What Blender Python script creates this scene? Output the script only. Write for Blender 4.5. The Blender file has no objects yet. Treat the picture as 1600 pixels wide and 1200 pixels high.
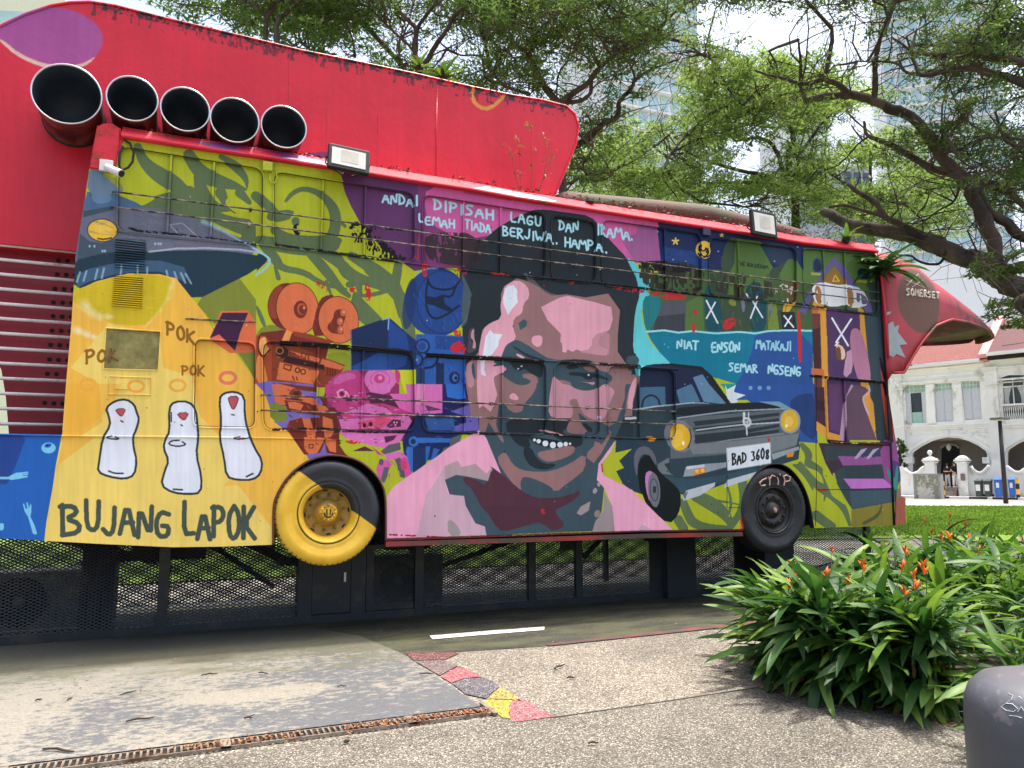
import bpy, bmesh, math, random
import numpy as np
from mathutils import Vector, Matrix, geometry
random.seed(7); RNG=np.random.default_rng(7)
SC=bpy.context.scene; COL=SC.collection
# ---------------------------------------------------------------- camera, world, sun, exposure
CAMP=np.array([0.0,-7.6,1.55]); FPX=1200.0; PITCH=math.radians(6.9); YAW=math.radians(23.3)
FW=np.array([math.sin(YAW)*math.cos(PITCH),math.cos(YAW)*math.cos(PITCH),math.sin(PITCH)])
RT=np.array([math.cos(YAW),-math.sin(YAW),0.0]); UP=np.cross(RT,FW)
cd=bpy.data.cameras.new('camera'); cam=bpy.data.objects.new('camera',cd); COL.objects.link(cam)
cd.sensor_width=36; cd.lens=36*FPX/1600; cd.clip_start=.05; cd.clip_end=2000
cam.matrix_world=Matrix(((RT[0],UP[0],-FW[0],CAMP[0]),(RT[1],UP[1],-FW[1],CAMP[1]),(RT[2],UP[2],-FW[2],CAMP[2]),(0,0,0,1)))
SC.camera=cam
SUND=Vector((-.24,-.035,-1.0)).normalized()          # direction the light travels
w=bpy.data.worlds.new('World'); SC.world=w; w.use_nodes=True
nt=w.node_tree; bg=nt.nodes['Background']; sky=nt.nodes.new('ShaderNodeTexSky'); sky.sky_type='NISHITA'; sky.sun_disc=False
sky.sun_elevation=math.asin(-SUND.z); sky.sun_rotation=math.atan2(-SUND.x,-SUND.y); sky.dust_density=7.5; sky.air_density=1.0; sky.ozone_density=1.0
nt.links.new(sky.outputs[0],bg.inputs[0]); bg.inputs[1].default_value=.15
sd=bpy.data.lights.new('sun','SUN'); so=bpy.data.objects.new('sun',sd); COL.objects.link(so); so.rotation_euler=SUND.to_track_quat('-Z','Y').to_euler(); so.location=(0,0,30)
sd.energy=2.15; sd.angle=math.radians(2.0); sd.color=(1,.965,.9)
SC.view_settings.view_transform='Standard'; SC.view_settings.look='None'; SC.view_settings.gamma=1; SC.view_settings.use_curve_mapping=False
SC.view_settings.exposure=1.42
# ---------------------------------------------------------------- photo pixel -> point of the place
def ray(x,y): return FW+RT*(x-800)/FPX-UP*(y-600)/FPX
def onY(x,y,Y=0.0): r=ray(x,y); return Vector(CAMP+r*(Y-CAMP[1])/r[1])
def onZ(x,y,Z=0.0): r=ray(x,y); return Vector(CAMP+r*(Z-CAMP[2])/r[2])
def at(x,y,d): return Vector(CAMP+ray(x,y)*d)          # d metres along the view axis
def prj(P):
    d=np.asarray(P,float)-CAMP; z=d@FW; return 800+FPX*(d@RT)/z, 600-FPX*(d@UP)/z
# ---------------------------------------------------------------- mesh helpers
class MB:
    def __init__(s): s.v=[]; s.f=[]; s.uv=None
    def add(s,vs,fs):
        n=len(s.v); s.v+= [tuple(p) for p in vs]; s.f+=[tuple(i+n for i in f) for f in fs]; return s
    def box(s,a,b,M=None):
        x0,y0,z0=a; x1,y1,z1=b
        vs=[Vector(p) for p in((x0,y0,z0),(x1,y0,z0),(x1,y1,z0),(x0,y1,z0),(x0,y0,z1),(x1,y0,z1),(x1,y1,z1),(x0,y1,z1))]
        if M: vs=[M@p for p in vs]
        return s.add(vs,[(0,3,2,1),(4,5,6,7),(0,1,5,4),(1,2,6,5),(2,3,7,6),(3,0,4,7)])
    def tube(s,pts,rs,n=8,cap=True):
        pts=[Vector(p) for p in pts]; 
        if not hasattr(rs,'__len__'): rs=[rs]*len(pts)
        vs=[];up=None
        for i,p in enumerate(pts):
            d=(pts[min(i+1,len(pts)-1)]-pts[max(i-1,0)])
            if d.length<1e-9: d=Vector((0,0,1))
            d.normalize()
            if up is None: up=d.orthogonal().normalized()
            else:
                up=(up-d*up.dot(d)); up=up.normalized() if up.length>1e-6 else d.orthogonal().normalized()
            q=d.cross(up)
            vs+=[p+(up*math.cos(2*math.pi*k/n)+q*math.sin(2*math.pi*k/n))*rs[i] for k in range(n)]
        fs=[(i*n+k,i*n+(k+1)%n,(i+1)*n+(k+1)%n,(i+1)*n+k) for i in range(len(pts)-1) for k in range(n)]
        if cap: fs+=[tuple(range(n))[::-1],tuple((len(pts)-1)*n+k for k in range(n))]
        return s.add(vs,fs)
    def lathe(s,prof,n=32,M=None):           # prof: (radius, height); axis = local z
        vs=[]
        for r,h in prof: vs+=[Vector((r*math.cos(2*math.pi*k/n),r*math.sin(2*math.pi*k/n),h)) for k in range(n)]
        if M: vs=[M@p for p in vs]
        m=len(prof); return s.add(vs,[(i*n+k,i*n+(k+1)%n,(i+1)*n+(k+1)%n,(i+1)*n+k) for i in range(m-1) for k in range(n)])
    def prism(s,poly,off):                   # planar outline + thickness vector
        a=[Vector(p) for p in poly]; off=Vector(off); b=[p+off for p in a]; n=len(a)
        tri=geometry.tessellate_polygon([a])
        fs=[tuple(t) for t in tri]+[tuple(i+n for i in t)[::-1] for t in tri]+[(i,(i+1)%n,(i+1)%n+n,i+n) for i in range(n)]
        return s.add(a+b,fs)
    def poly(s,poly,holes=()):
        loops=[[Vector(p) for p in poly]]+[[Vector(p) for p in h] for h in holes]
        tri=geometry.tessellate_polygon(loops); vs=[p for l in loops for p in l]
        return s.add(vs,[tuple(t) for t in tri])
    def obj(s,name,mat,parent=None,smooth=False,uvf=None,kind=None,loc=None,fixn=True,bev=0):
        me=bpy.data.meshes.new(name); me.from_pydata(s.v,[],s.f); 
        if fixn:
            bm=bmesh.new(); bm.from_mesh(me); bmesh.ops.recalc_face_normals(bm,faces=bm.faces); bm.to_mesh(me); bm.free()
        if uvf:
            uv=me.uv_layers.new(name='UVMap'); co=np.empty(len(me.vertices)*3,np.float32); me.vertices.foreach_get('co',co); co=co.reshape(-1,3)
            li=np.empty(len(me.loops),np.int32); me.loops.foreach_get('vertex_index',li); U=uvf(co)[li]; uv.data.foreach_set('uv',U.astype(np.float32).ravel())
        if smooth: me.shade_smooth()
        if mat is not None:
            for m in (mat if isinstance(mat,(list,tuple)) else [mat]): me.materials.append(m)
        o=bpy.data.objects.new(name,me); COL.objects.link(o)
        if parent is not None: o.parent=parent; 
        if parent is not None: o.matrix_parent_inverse=parent_inv(parent)
        if loc is not None: o.location=loc
        if kind: o['kind']=kind
        if bev:
            b=o.modifiers.new('bevel','BEVEL'); b.width=bev; b.segments=2; b.limit_method='ANGLE'; b.angle_limit=.7
        return o
_inv={}
def parent_inv(p):
    m=Matrix.Identity(4); q=p
    chain=[]
    while q is not None: chain.append(q); q=q.parent
    for q in reversed(chain): m=m@q.matrix_parent_inverse@q.matrix_basis
    return m.inverted()
def thing(name,label,cat,loc=(0,0,0),group=None,rz=0):
    o=bpy.data.objects.new(name,None); COL.objects.link(o); o.location=loc; o.rotation_euler=(0,0,rz); o.empty_display_size=.2
    return tag(o,label,cat,group)
def tag(o,label,cat,group=None):
    o['label']=label; o['category']=cat
    if group: o['group']=group
    return o
def raw(name,V,F,mat,parent=None,kind=None,smooth=False,attr=None):      # fast numpy mesh, F is (n,k)
    me=bpy.data.meshes.new(name); V=np.asarray(V,np.float32); F=np.asarray(F,np.int32); k=F.shape[1]
    me.vertices.add(len(V)); me.vertices.foreach_set('co',V.ravel()); me.loops.add(F.size); me.loops.foreach_set('vertex_index',F.ravel())
    me.polygons.add(len(F)); me.polygons.foreach_set('loop_start',np.arange(0,F.size,k,dtype=np.int32)); me.polygons.foreach_set('loop_total',np.full(len(F),k,np.int32)); me.update(calc_edges=True)
    if attr is not None:
        a=me.attributes.new('tone','FLOAT','POINT'); a.data.foreach_set('value',np.asarray(attr,np.float32))
    if smooth: me.shade_smooth()
    me.materials.append(mat); o=bpy.data.objects.new(name,me); COL.objects.link(o)
    if parent is not None: o.parent=parent; o.matrix_parent_inverse=parent_inv(parent)
    if kind: o['kind']=kind
    return o
# ---------------------------------------------------------------- materials
def lin(c):
    c=[x/255 for x in c]; return tuple((x/12.92 if x<=.04045 else ((x+.055)/1.055)**2.4) for x in c)+(1,)
def newmat(name):
    m=bpy.data.materials.new(name); m.use_nodes=True; nt=m.node_tree; b=nt.nodes['Principled BSDF']; return m,nt,b
def N(nt,t,**k):
    n=nt.nodes.new('ShaderNode'+t)
    for a,v in k.items():
        if a.startswith('i_'):
            key=a[2:]; key=int(key) if key.isdigit() else key; n.inputs[key].default_value=v
        else: setattr(n,a,v)
    return n
def ramp(nt,fac,stops):
    r=N(nt,'ValToRGB'); e=r.color_ramp.elements
    while len(e)<len(stops): e.new(.5)
    for x,(p,c) in zip(e,stops): x.position=p; x.color=c if len(c)==4 else tuple(c)+(1,)
    nt.links.new(fac,r.inputs[0]); return r.outputs[0]
def noise(nt,scale,detail=4,rough=.55,vec=None,coord='Object',stretch=None):
    n=N(nt,'TexNoise'); n.inputs['Scale'].default_value=scale; n.inputs['Detail'].default_value=detail; n.inputs['Roughness'].default_value=rough
    if vec is None:
        tc=N(nt,'TexCoord'); vec=tc.outputs[coord]
    if stretch:
        mp=N(nt,'Mapping'); mp.inputs['Scale'].default_value=stretch; nt.links.new(vec,mp.inputs[0]); vec=mp.outputs[0]
    nt.links.new(vec,n.inputs['Vector']); return n.outputs['Fac']
def mix(nt,fac,a,b,mode='MIX'):
    m=N(nt,'Mix',data_type='RGBA',blend_type=mode)
    for i,v in((0,fac),(6,a),(7,b)):
        if hasattr(v,'is_output') or hasattr(v,'links'): nt.links.new(v,m.inputs[i])
        else: m.inputs[i].default_value=v
    return m.outputs[2]
def bump(nt,b,h,strength=.3,dist=.01):
    n=N(nt,'Bump'); n.inputs['Strength'].default_value=strength; n.inputs['Distance'].default_value=dist; nt.links.new(h,n.inputs['Height']); nt.links.new(n.outputs[0],b.inputs['Normal']); return n
def M(name,col,rough=.6,metal=0,var=.15,scale=6,dirt=None,dirtamt=.5,bmp=.1,bscale=None,stretch=None,spec=None,lincol=False):
    """plain painted or worn surface: base colour broken by noise, optional dirt patches, fine relief"""
    m,nt,b=newmat(name); c=col if lincol else lin(col)
    n1=noise(nt,scale,5,.6,stretch=stretch); lo=tuple(x*(1-var) for x in c[:3])+(1,); hi=tuple(min(1,x*(1+var)) for x in c[:3])+(1,)
    o=ramp(nt,n1,[(.3,lo),(.7,hi)])
    if dirt is not None:
        n2=noise(nt,scale*.7,8,.7,stretch=stretch); f=ramp(nt,n2,[(.62-dirtamt*.3,(0,0,0,1)),(.72-dirtamt*.2,(1,1,1,1))]); o=mix(nt,f,o,lin(dirt))
    nt.links.new(o,b.inputs['Base Color']); b.inputs['Roughness'].default_value=rough; b.inputs['Metallic'].default_value=metal
    if spec is not None: b.inputs['Specular IOR Level'].default_value=spec
    if bmp: bump(nt,b,noise(nt,bscale or scale*8,4,.6),bmp,.01)
    return m
# ---------------------------------------------------------------- painted side of the bus (raster of traced paint shapes)
T0=(0,0);V2=(400,0);T1=(0,300);T2=(400,300);T3=(700,300);T4=(1000,300);T5=(1200,300)
U1=(0,600);U2=(400,600);U3=(700,600);U4=(1000,600);U5=(1200,600)
class Canvas:
    def __init__(s,x0,y0,x1,y1,S,base):
        s.x0,s.y0,s.S=x0,y0,S; s.W=int((x1-x0)*S); s.H=int((y1-y0)*S)
        s.im=np.empty((s.H,s.W,3),np.float32); s.im[:]=np.array(base,np.float32)
        s.rng=np.random.default_rng(5)
        s.noises={}
    def pts(s,t,c):
        a=np.array(c,float).reshape(-1,2)/(t[2] if len(t)>2 else 4)+np.array(t[:2],float)
        return (a-np.array([s.x0,s.y0]))*s.S
    def smooth(s,a,n=2,closed=True):
        for _ in range(n):
            b=np.roll(a,-1,0) if closed else a[1:]
            c=a if closed else a[:-1]
            q=c*.75+b*.25; r=c*.25+b*.75
            m=np.empty((len(q)*2,2)); m[0::2]=q; m[1::2]=r
            if not closed: m=np.vstack([a[:1],m,a[-1:]])
            a=m
        return a
    def mask(s,a):
        x0=max(int(a[:,0].min())-1,0); x1=min(int(a[:,0].max())+2,s.W)
        y0=max(int(a[:,1].min())-1,0); y1=min(int(a[:,1].max())+2,s.H)
        if x1<=x0 or y1<=y0: return None
        tog=np.zeros((y1-y0,x1-x0+1),np.int32)
        b=np.roll(a,-1,0)
        for (ax,ay),(bx,by) in zip(a,b):
            if ay>by: ax,ay,bx,by=bx,by,ax,ay
            r0=max(int(math.ceil(ay-.5)),y0); r1=min(int(math.ceil(by-.5)),y1)
            if r1<=r0: continue
            rr=np.arange(r0,r1); xx=ax+(rr+.5-ay)*(bx-ax)/(by-ay)
            ci=np.clip(np.ceil(xx-.5).astype(int)-x0,0,x1-x0)
            np.add.at(tog,(rr-y0,ci),1)
        m=(np.cumsum(tog,1)[:,:-1]&1).astype(bool)
        return (slice(y0,y1),slice(x0,x1)),m
    def P(s,t,col,c,sm=1,al=1.0):
        a=s.pts(t,c)
        if sm: a=s.smooth(a,sm)
        r=s.mask(a)
        if r is None: return
        sl,m=r; v=s.im[sl]; v[m]=v[m]*(1-al)+np.array(col,np.float32)*al
    def outline(s,t,col,c,w,sm=1):
        a=s.pts(t,c)
        if sm: a=s.smooth(a,sm)
        s._line(np.vstack([a,a[:1]]),col,[w]*(len(a)+1))
    def _line(s,a,col,ws,al=1.0,soft=0):
        k=s.S/4.0
        for i in range(len(a)-1):
            p,q=a[i],a[i+1]; w0,w1=ws[i]*k/2,ws[i+1]*k/2; w=max(w0,w1)*(1+soft)
            x0=max(int(min(p[0],q[0])-w-1),0); x1=min(int(max(p[0],q[0])+w+2),s.W)
            y0=max(int(min(p[1],q[1])-w-1),0); y1=min(int(max(p[1],q[1])+w+2),s.H)
            if x1<=x0 or y1<=y0: continue
            X,Y=np.meshgrid(np.arange(x0,x1)+.5,np.arange(y0,y1)+.5)
            d=q-p; L=max(d@d,1e-6); t=np.clip(((X-p[0])*d[0]+(Y-p[1])*d[1])/L,0,1)
            dist=np.hypot(X-p[0]-t*d[0],Y-p[1]-t*d[1]); ww=w0+(w1-w0)*t
            m=dist<=ww
            v=s.im[y0:y1,x0:x1]
            if soft:
                f=np.clip(1.15-dist/(ww*(1+soft)),0,1)[...,None]*al
                v[:]=v*(1-f)+np.array(col,np.float32)*f
            else: v[m]=v[m]*(1-al)+np.array(col,np.float32)*al
    def L(s,t,col,w,c,sm=1,al=1.0,taper=None,soft=0):
        a=s.pts(t,c)
        if sm: a=s.smooth(a,sm,False)
        n=len(a); ws=[w]*n
        if taper is not None: ws=[w+(taper-w)*i/(n-1) for i in range(n)]
        s._line(a,col,ws,al,soft)
    def V(s,t,col,c):          # stroke with its own width at each point
        c=np.array(c,float).reshape(-1,3); a=s.pts(t,c[:,:2]); a=s.smooth(a,2,False)
        w=np.stack([c[:,2],c[:,2]],1); w=s.smooth(w,2,False)[:,0]
        s._line(a,col,list(w))
    def E(s,t,col,cx,cy,rx,ry,rot=0,al=1.0,a0=0,a1=360,line=0):
        th=np.radians(np.linspace(a0,a1,40)); r=math.radians(rot)
        x=rx*np.cos(th); y=ry*np.sin(th)
        c=np.stack([cx+x*math.cos(r)-y*math.sin(r),cy+x*math.sin(r)+y*math.cos(r)],1)
        if line: s.L(t,col,line,c,0,al)
        else: s.P(t,col,c,0,al)
    def noise(s,sx,sy,seed=0,H=None,W=None):
        H=H or s.H; W=W or s.W
        r=np.random.default_rng(seed); gh=int(H/sy)+3; gw=int(W/sx)+3
        g=r.random((gh,gw)).astype(np.float32)
        y=np.arange(H)/sy; x=np.arange(W)/sx; yi=y.astype(int); xi=x.astype(int)
        fy=(y-yi)[:,None].astype(np.float32); fx=(x-xi)[None].astype(np.float32); fy=fy*fy*(3-2*fy); fx=fx*fx*(3-2*fx)
        a=g[yi][:,xi]; b=g[yi][:,xi+1]; c=g[yi+1][:,xi]; d=g[yi+1][:,xi+1]
        return (a*(1-fx)+b*fx)*(1-fy)+(c*(1-fx)+d*fx)*fy
    def WEAR(s,t,col,c,th,sx=5,sy=12,seed=1,al=1.0,sm=1):
        a=s.pts(t,c); a=s.smooth(a,sm) if sm else a
        r=s.mask(a)
        if r is None: return
        sl,m=r; h,w=m.shape
        n=s.noise(sx,sy,seed,h,w)*.55+s.noise(sx*4,sy*3,seed+1,h,w)*.45
        m=m&(n>th); v=s.im[sl]; v[m]=v[m]*(1-al)+np.array(col,np.float32)*al

GL={'A':[[0,1,.45,0,.9,1],[.15,.65,.8,.62]],'B':[[.1,0,.12,1],[0,.05,.6,.02,.75,.25,.25,.45,.85,.6,.8,.9,.1,1]],'C':[[.85,.1,.3,.1,.05,.5,.2,.95,.8,.9]],
'D':[[.15,0,.12,1],[0,.02,.6,.1,.9,.5,.7,.85,.1,1]],'E':[[.8,.02,.1,.05,.08,1,.85,.95],[.1,.5,.7,.48]],'G':[[.85,.12,.35,.05,.05,.45,.2,.95,.8,.9,.85,.55,.45,.55]],
'H':[[.1,0,.1,1],[.85,0,.85,1],[.1,.52,.85,.48]],'I':[[.5,.0,.5,1]],'J':[[.75,0,.7,.8,.4,1,.05,.8]],'K':[[.12,0,.1,1],[.85,0,.15,.55,.9,1]],
'L':[[.15,0,.1,.95,.8,.92]],'M':[[.0,1,.15,0,.5,.6,.8,0,1,1]],'N':[[.05,1,.12,0,.8,1,.88,0]],'O':[[.5,0,.1,.3,.15,.85,.5,1,.88,.7,.82,.2,.5,0]],
'P':[[.12,0,.1,1],[.0,.05,.6,.0,.85,.25,.6,.5,.12,.55]],'R':[[.1,0,.1,1],[0,.05,.6,0,.8,.25,.2,.5,.9,1]],'S':[[.85,.08,.3,.05,.1,.3,.75,.6,.7,.9,.05,1]],
'T':[[.0,.05,.95,.02],[.5,.05,.45,1]],'U':[[.08,0,.12,.85,.5,1,.82,.8,.85,0]],'W':[[0,0,.2,1,.5,.4,.75,1,1,0]],'Y':[[0,0,.45,.5],[.9,0,.3,1]],
'.':[[.2,.92,.3,1]],'3':[[.1,.05,.7,.05,.4,.4,.8,.65,.6,.95,.1,.95]],'6':[[.7,0,.2,.4,.15,.85,.5,1,.8,.7,.5,.5,.2,.65]],'0':[[.5,0,.12,.3,.15,.8,.5,1,.85,.7,.8,.2,.5,0]],
'8':[[.7,.05,.25,.1,.3,.4,.75,.6,.7,.95,.25,.95,.25,.65,.7,.4,.7,.05]],'i':[[.5,.3,.5,1],[.5,.05,.52,.1]],'c':[[.85,.35,.3,.3,.1,.65,.3,1,.85,.95]],'r':[[.2,.3,.2,1],[.2,.5,.5,.3,.85,.4]],'p':[[.2,.3,.15,1.2],[.2,.3,.8,.35,.8,.75,.2,.8]]}
def TXT(cv,t,col,w,txt,x0,y0,x1,y1,h,gap=.22,lean=0.0,wv=None):
    """letters along the baseline (x0,y0)-(x1,y1), height h"""
    n=sum((.45 if ch in 'I.i' else 1.25 if ch in 'MW' else .6 if ch==' ' else 1)for ch in txt)+gap*(len(txt)-1)
    dx,dy=(x1-x0)/n,(y1-y0)/n; u=0; k=0
    for ch in txt:
        cw=.45 if ch in 'I.i' else 1.25 if ch in 'MW' else .6 if ch==' ' else 1
        k+=1; jy=math.sin(k*2.7+x0)*h*.05; hh=h*(1+.08*math.sin(k*1.9+y0))
        if ch!=' ':
            for st in GL[ch]:
                p=[]
                for a,b in zip(st[0::2],st[1::2]):
                    uu=u+a*cw; p+=[x0+dx*uu+lean*(1-b)*hh,y0+dy*uu-(1-b)*hh+jy]
                cv.L(t,col,w,p,1)
        u+=cw+gap

LIME=(180,189,34);OL=(96,116,74);OL2=(128,138,50);YP=(240,212,106);YM=(244,186,66);YD=(212,184,28)
PUR=(98,52,100);PNK=(206,88,152);PNK2=(160,88,142);HAIR=(36,46,52);SKN=(152,112,110);LPK=(228,160,176);SLT=(62,84,94);WHT=(222,228,236)
SHP=(240,166,194);SHG=(206,166,182);GRY=(160,146,146);MAR=(86,48,62)
def build_mural():
    c=Canvas(-40,180,1430,880,2.0,LIME); P,L,V,E=c.P,c.L,c.V,c.E
    # ---- dark olive vines on lime, upper left
    P(T1,OL2,[1180,660,1600,500,1600,1200,1560,1100,1380,860])
    V(T0,OL,[860,920,50,900,1010,70,980,1080,100,1100,1150,110,1180,1230,60]); V(T0,OL,[1180,970,70,1240,1060,90,1330,1120,100,1450,1150,60,1540,1180,14])
    V(T0,OL,[1380,980,30,1480,1040,60,1540,1110,40,1545,1170,8]); V(T0,OL,[1240,1100,60,1260,1200,90,1330,1290,70,1420,1300,40])
    P(T1,OL,[860,90,940,60,1000,0,1150,0,1180,60,1240,130,1330,170,1260,210,1180,180,1100,130,960,110])
    V(T1,OL,[1180,0,90,1240,90,110,1330,170,90,1420,190,60]); V(T1,OL,[1380,0,70,1420,80,40,1470,120,20]); P(T1,OL,[1240,180,1330,100,1440,150,1600,170,1600,330,1500,280,1400,240,1300,210])
    V(T1,LIME,[1330,200,30,1400,240,40,1500,270,20]); V(T1,LIME,[1440,60,60,1500,110,60,1560,130,30]); V(T1,OL,[1500,0,60,1560,60,30])
    V(T2,OL,[190,50,20,230,0,30,300,-30,30,400,0,40,470,70,60,500,130,70,500,220,70,470,290,70,400,310,70,200,300,80,120,240,60]); P(T2,OL,[80,120,240,100,235,160,120,190,60,170])
    V(T2,OL,[0,20,60,90,100,60,120,130,60]); V(T2,OL,[20,300,60,120,330,90,330,360,90,480,350,70,520,300,40]); V(T2,OL,[500,150,30,560,210,20])
    V(T2,OL,[40,320,60,120,420,70,160,480,40,300,500,40,400,570,30,560,610,20]); V(T2,OL,[330,380,50,420,470,70,520,600,50,580,650,30])
    V(T2,OL,[400,370,60,520,440,70,600,520,60,760,580,50,850,620,50]); V(T2,OL,[520,420,50,560,520,70,680,560,50,760,590,40,840,620,30])
    V(T2,OL,[600,400,60,700,460,80,800,520,70,880,600,80,890,700,50,900,780,20]); V(T2,OL,[680,440,60,720,520,50,850,560,40]); V(T2,OL,[890,440,50,880,520,60,860,600,60])
    V(T2,OL,[620,640,30,640,720,110,720,800,110,800,850,60]); V(T2,OL,[860,610,90,930,700,70,900,760,30]); P(T2,OL,[880,700,960,640,1000,880,1000,1060,960,1000,920,880])
    V(T2,OL,[120,470,20,140,540,30]); V(T2,OL,[440,560,20,460,620,20,470,650,10]); V(T2,OL,[580,580,40,640,560,50,650,640,30]); V(T2,OL,[660,650,20,750,640,30,880,600,20])
    P(T2,OL,[0,700,40,760,70,860,40,840,0,740]); P(T2,OL2,[0,860,120,820,240,900,240,1000,0,1000],1); P(T2,(150,160,40),[440,1000,600,1000,640,1110,520,1150,460,1060])
    c.E(T2,OL,250,180,25,30); 
    # ---- purple disc and pink sky behind the head
    P(T2,PUR,[520,-150,560,0,600,90,650,180,720,270,800,350,900,430,990,495,1100,480,1400,470,1500,300,1500,-100],0)
    P(T2,(128,56,112),[1000,-90,1040,200,1080,480,1330,480,1500,300,1500,-60],0)
    P(T2,PNK,[1060,-40,1060,120,1100,200,1240,270,1440,280,1600,150,1600,0,1400,-60],1)
    P(T3,PNK,[60,-20,1310,180,1345,450,1160,440,900,300,600,260,300,260,100,300,0,300,0,0],0); P(T3,PNK2,[1080,280,1180,260,1200,200,1310,220,1345,450,1180,440],0); P(T2,(180,70,130),[1300,-40,1600,20,1600,60,1300,10],0)
    # ---- night sky, mosque like green roofs, shore, water (right)
    NAVY=(26,42,84);GR=(86,120,56);GRD=(58,78,56);GRM=(72,100,54);TEAL=(28,124,128)
    P((0,0),(50,56,62),[x*4 for x in (1360,385,1372,385,1386,480,1394,600,1402,700,1402,770,1380,770,1376,600)],0)
    P(T4,NAVY,[110,180,1500,330,1500,640,140,620,140,440],0); P(T4,(32,62,122),[150,340,420,380,420,480,140,470],0); P(T4,(44,60,88),[760,310,960,340,1000,480,800,440])
    P(T4,GRM,[130,470,1000,500,1500,560,1500,900,60,900,60,640],0)
    P(T4,GR,[1020,350,1480,390,1480,620,1020,560],0); P(T4,GRD,[560,290,520,480,490,500,440,510,440,900,640,900,640,480,600,300],0)
    P(T4,GR,[600,290,750,310,830,450,860,500,800,510,790,650,560,640,560,520,600,440],0); P(T4,GRD,[555,280,610,290,600,400,570,450,500,480],1)
    P(T4,GR,[880,520,900,470,950,400,1000,460,1060,560,900,560],1); P(T4,GRD,[820,480,900,450,950,400,880,500,870,540,820,540],1)
    P(T4,(20,80,92),[410,900,400,640,410,600,435,580,460,640,510,720,510,900],1); P(T4,(20,76,88),[680,880,660,640,700,560,760,560,790,640,790,880],1)
    P(T4,GR,[290,690,350,660,390,640,400,880,280,880],0); P(T4,(84,88,96),[60,890,150,680,290,690,280,880],0); P(T4,(60,66,74),[100,780,280,760,280,880,80,880],0); P(T4,GRD,[620,700,700,680,690,880,620,880],0)
    P(T4,GRD,[860,740,900,730,890,870,850,870],0); P(T4,(120,140,50),[800,700,850,700,870,860,800,860],0); P(T4,(30,40,52),[880,750,965,750,980,860,890,860],0)
    P(T4,(222,168,50),[900,690,970,690,930,750,890,750],0); P(T4,(128,140,42),[560,660,600,680,600,720,550,700],1); P(T4,(120,118,150),[630,640,660,700,650,760,635,740]); P(T4,(120,118,150),[810,690,830,750,820,780,800,720])
    P(T4,(30,46,76),[1090,420,1130,405,1150,470,1140,500,1090,500],1); c.outline(T4,(70,96,110),[1090,420,1130,405,1150,470,1140,500,1090,500],8); P(T4,(168,172,46),[1080,500,1150,505,1150,522,1080,515],0); P(T4,(168,172,46),[1360,545,1460,555,1460,570,1360,562],0); P(T4,(24,40,72),[1370,470,1440,480,1450,545,1370,540],1)
    P(T4,(92,206,212),[0,460,60,640,0,760,-120,1000,-60,1100,40,1090,200,1080,80,960,20,860,0,800,-30,700],0)
    P(T3,(92,206,212),[1120,400,1180,440,1210,500,1300,560,1290,590,1200,620,1200,740,1230,860,1270,960,1380,1060,1240,1090,1210,1130,1200,1060,1155,1000,1170,740],1)
    P(T3,TEAL,[1210,700,1240,640,1340,660,1320,760,1260,870,1230,860],1)
    P(T4,(6,122,150),[40,870,1080,870,1080,1200,600,1200,200,1080,120,1000,70,930],0)
    P(T4,(38,82,154),[720,870,1080,870,1080,1250,1100,1500,1100,1560,950,1560,700,1320,580,1230,640,1140,700,1000],1)
    L(T4,(150,222,226),12,[40,875,150,865,240,880,330,870,470,885,620,875,720,885,800,870,930,865,1070,868],0)
    P(U4,(40,84,160),[580,0,1090,0,1100,140,1110,370,980,360,700,100,600,100],0); P(U4,(30,62,120),[1000,60,1100,60,1110,370,1000,300,920,120],1)
    for x,y,r in((230,305,20),(510,270,12)):
        for k in range(5): a=k*1.2566-1.57; L(T4,(232,206,90),r*.5,[x,y,x+r*math.cos(a),y+r*math.sin(a)],0)
    for x,y in((120,245),(498,368),(985,345),(295,430),(850,430),(215,420)): E(T4,(170,190,150),x,y,5,5)
    E(T4,(232,190,70),403,362,46,56,-10); L(T4,(30,34,30),9,[380,335,375,360,395,375,420,345,425,390,400,410]); L(T4,(30,34,30),8,[372,380,390,405,430,405,440,380]); L(T4,(30,34,30),7,[410,350,415,380])
    # purple pavilion
    P(T4,(104,90,150),[1225,400,1290,470,1480,740,1440,770,1330,610,1225,450,1150,530,1030,770,995,740,1060,640,1140,510],0)
    P(T4,(150,110,44),[1225,460,1330,610,1350,680,1100,680,1140,560],0); L(T4,(228,190,80),7,[1230,520,1215,555,1255,555,1232,520],0)
    P(T4,(82,52,98),[1150,720,1400,740,1420,900,1440,1200,1300,1620,1180,1620,1170,900],0)
    P(T4,(226,158,56),[1110,640,1160,700,1170,1000,1190,1500,1250,1540,1250,1600,1170,1560,1140,1300,1130,900,1090,700],0); P(T4,(226,158,56),[1370,700,1410,740,1440,1200,1500,1600,1400,1400,1380,1000],0)
    P(T4,(110,58,52),[1075,760,1125,760,1140,1280,1160,1480,1095,1400],0); P(T4,(70,38,42),[1075,860,1125,850,1130,1100,1085,1110],0); P(T4,(206,110,60),[1070,1100,1150,1110,1150,1150,1070,1140],0); P(T4,(206,110,60),[1070,720,1110,710,1115,760,1075,760],0)
    P(T4,(54,74,82),[1400,760,1500,740,1525,1200,1530,1480,1480,1500,1440,1200],0); P(T4,(52,70,70),[1430,560,1500,560,1500,780,1460,740],0)
    P(T4,(186,120,148),[1320,860,1350,850,1380,870,1420,1000,1440,1120,1440,1180,1370,1190,1350,1140,1320,1020,1310,920],1)
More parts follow.
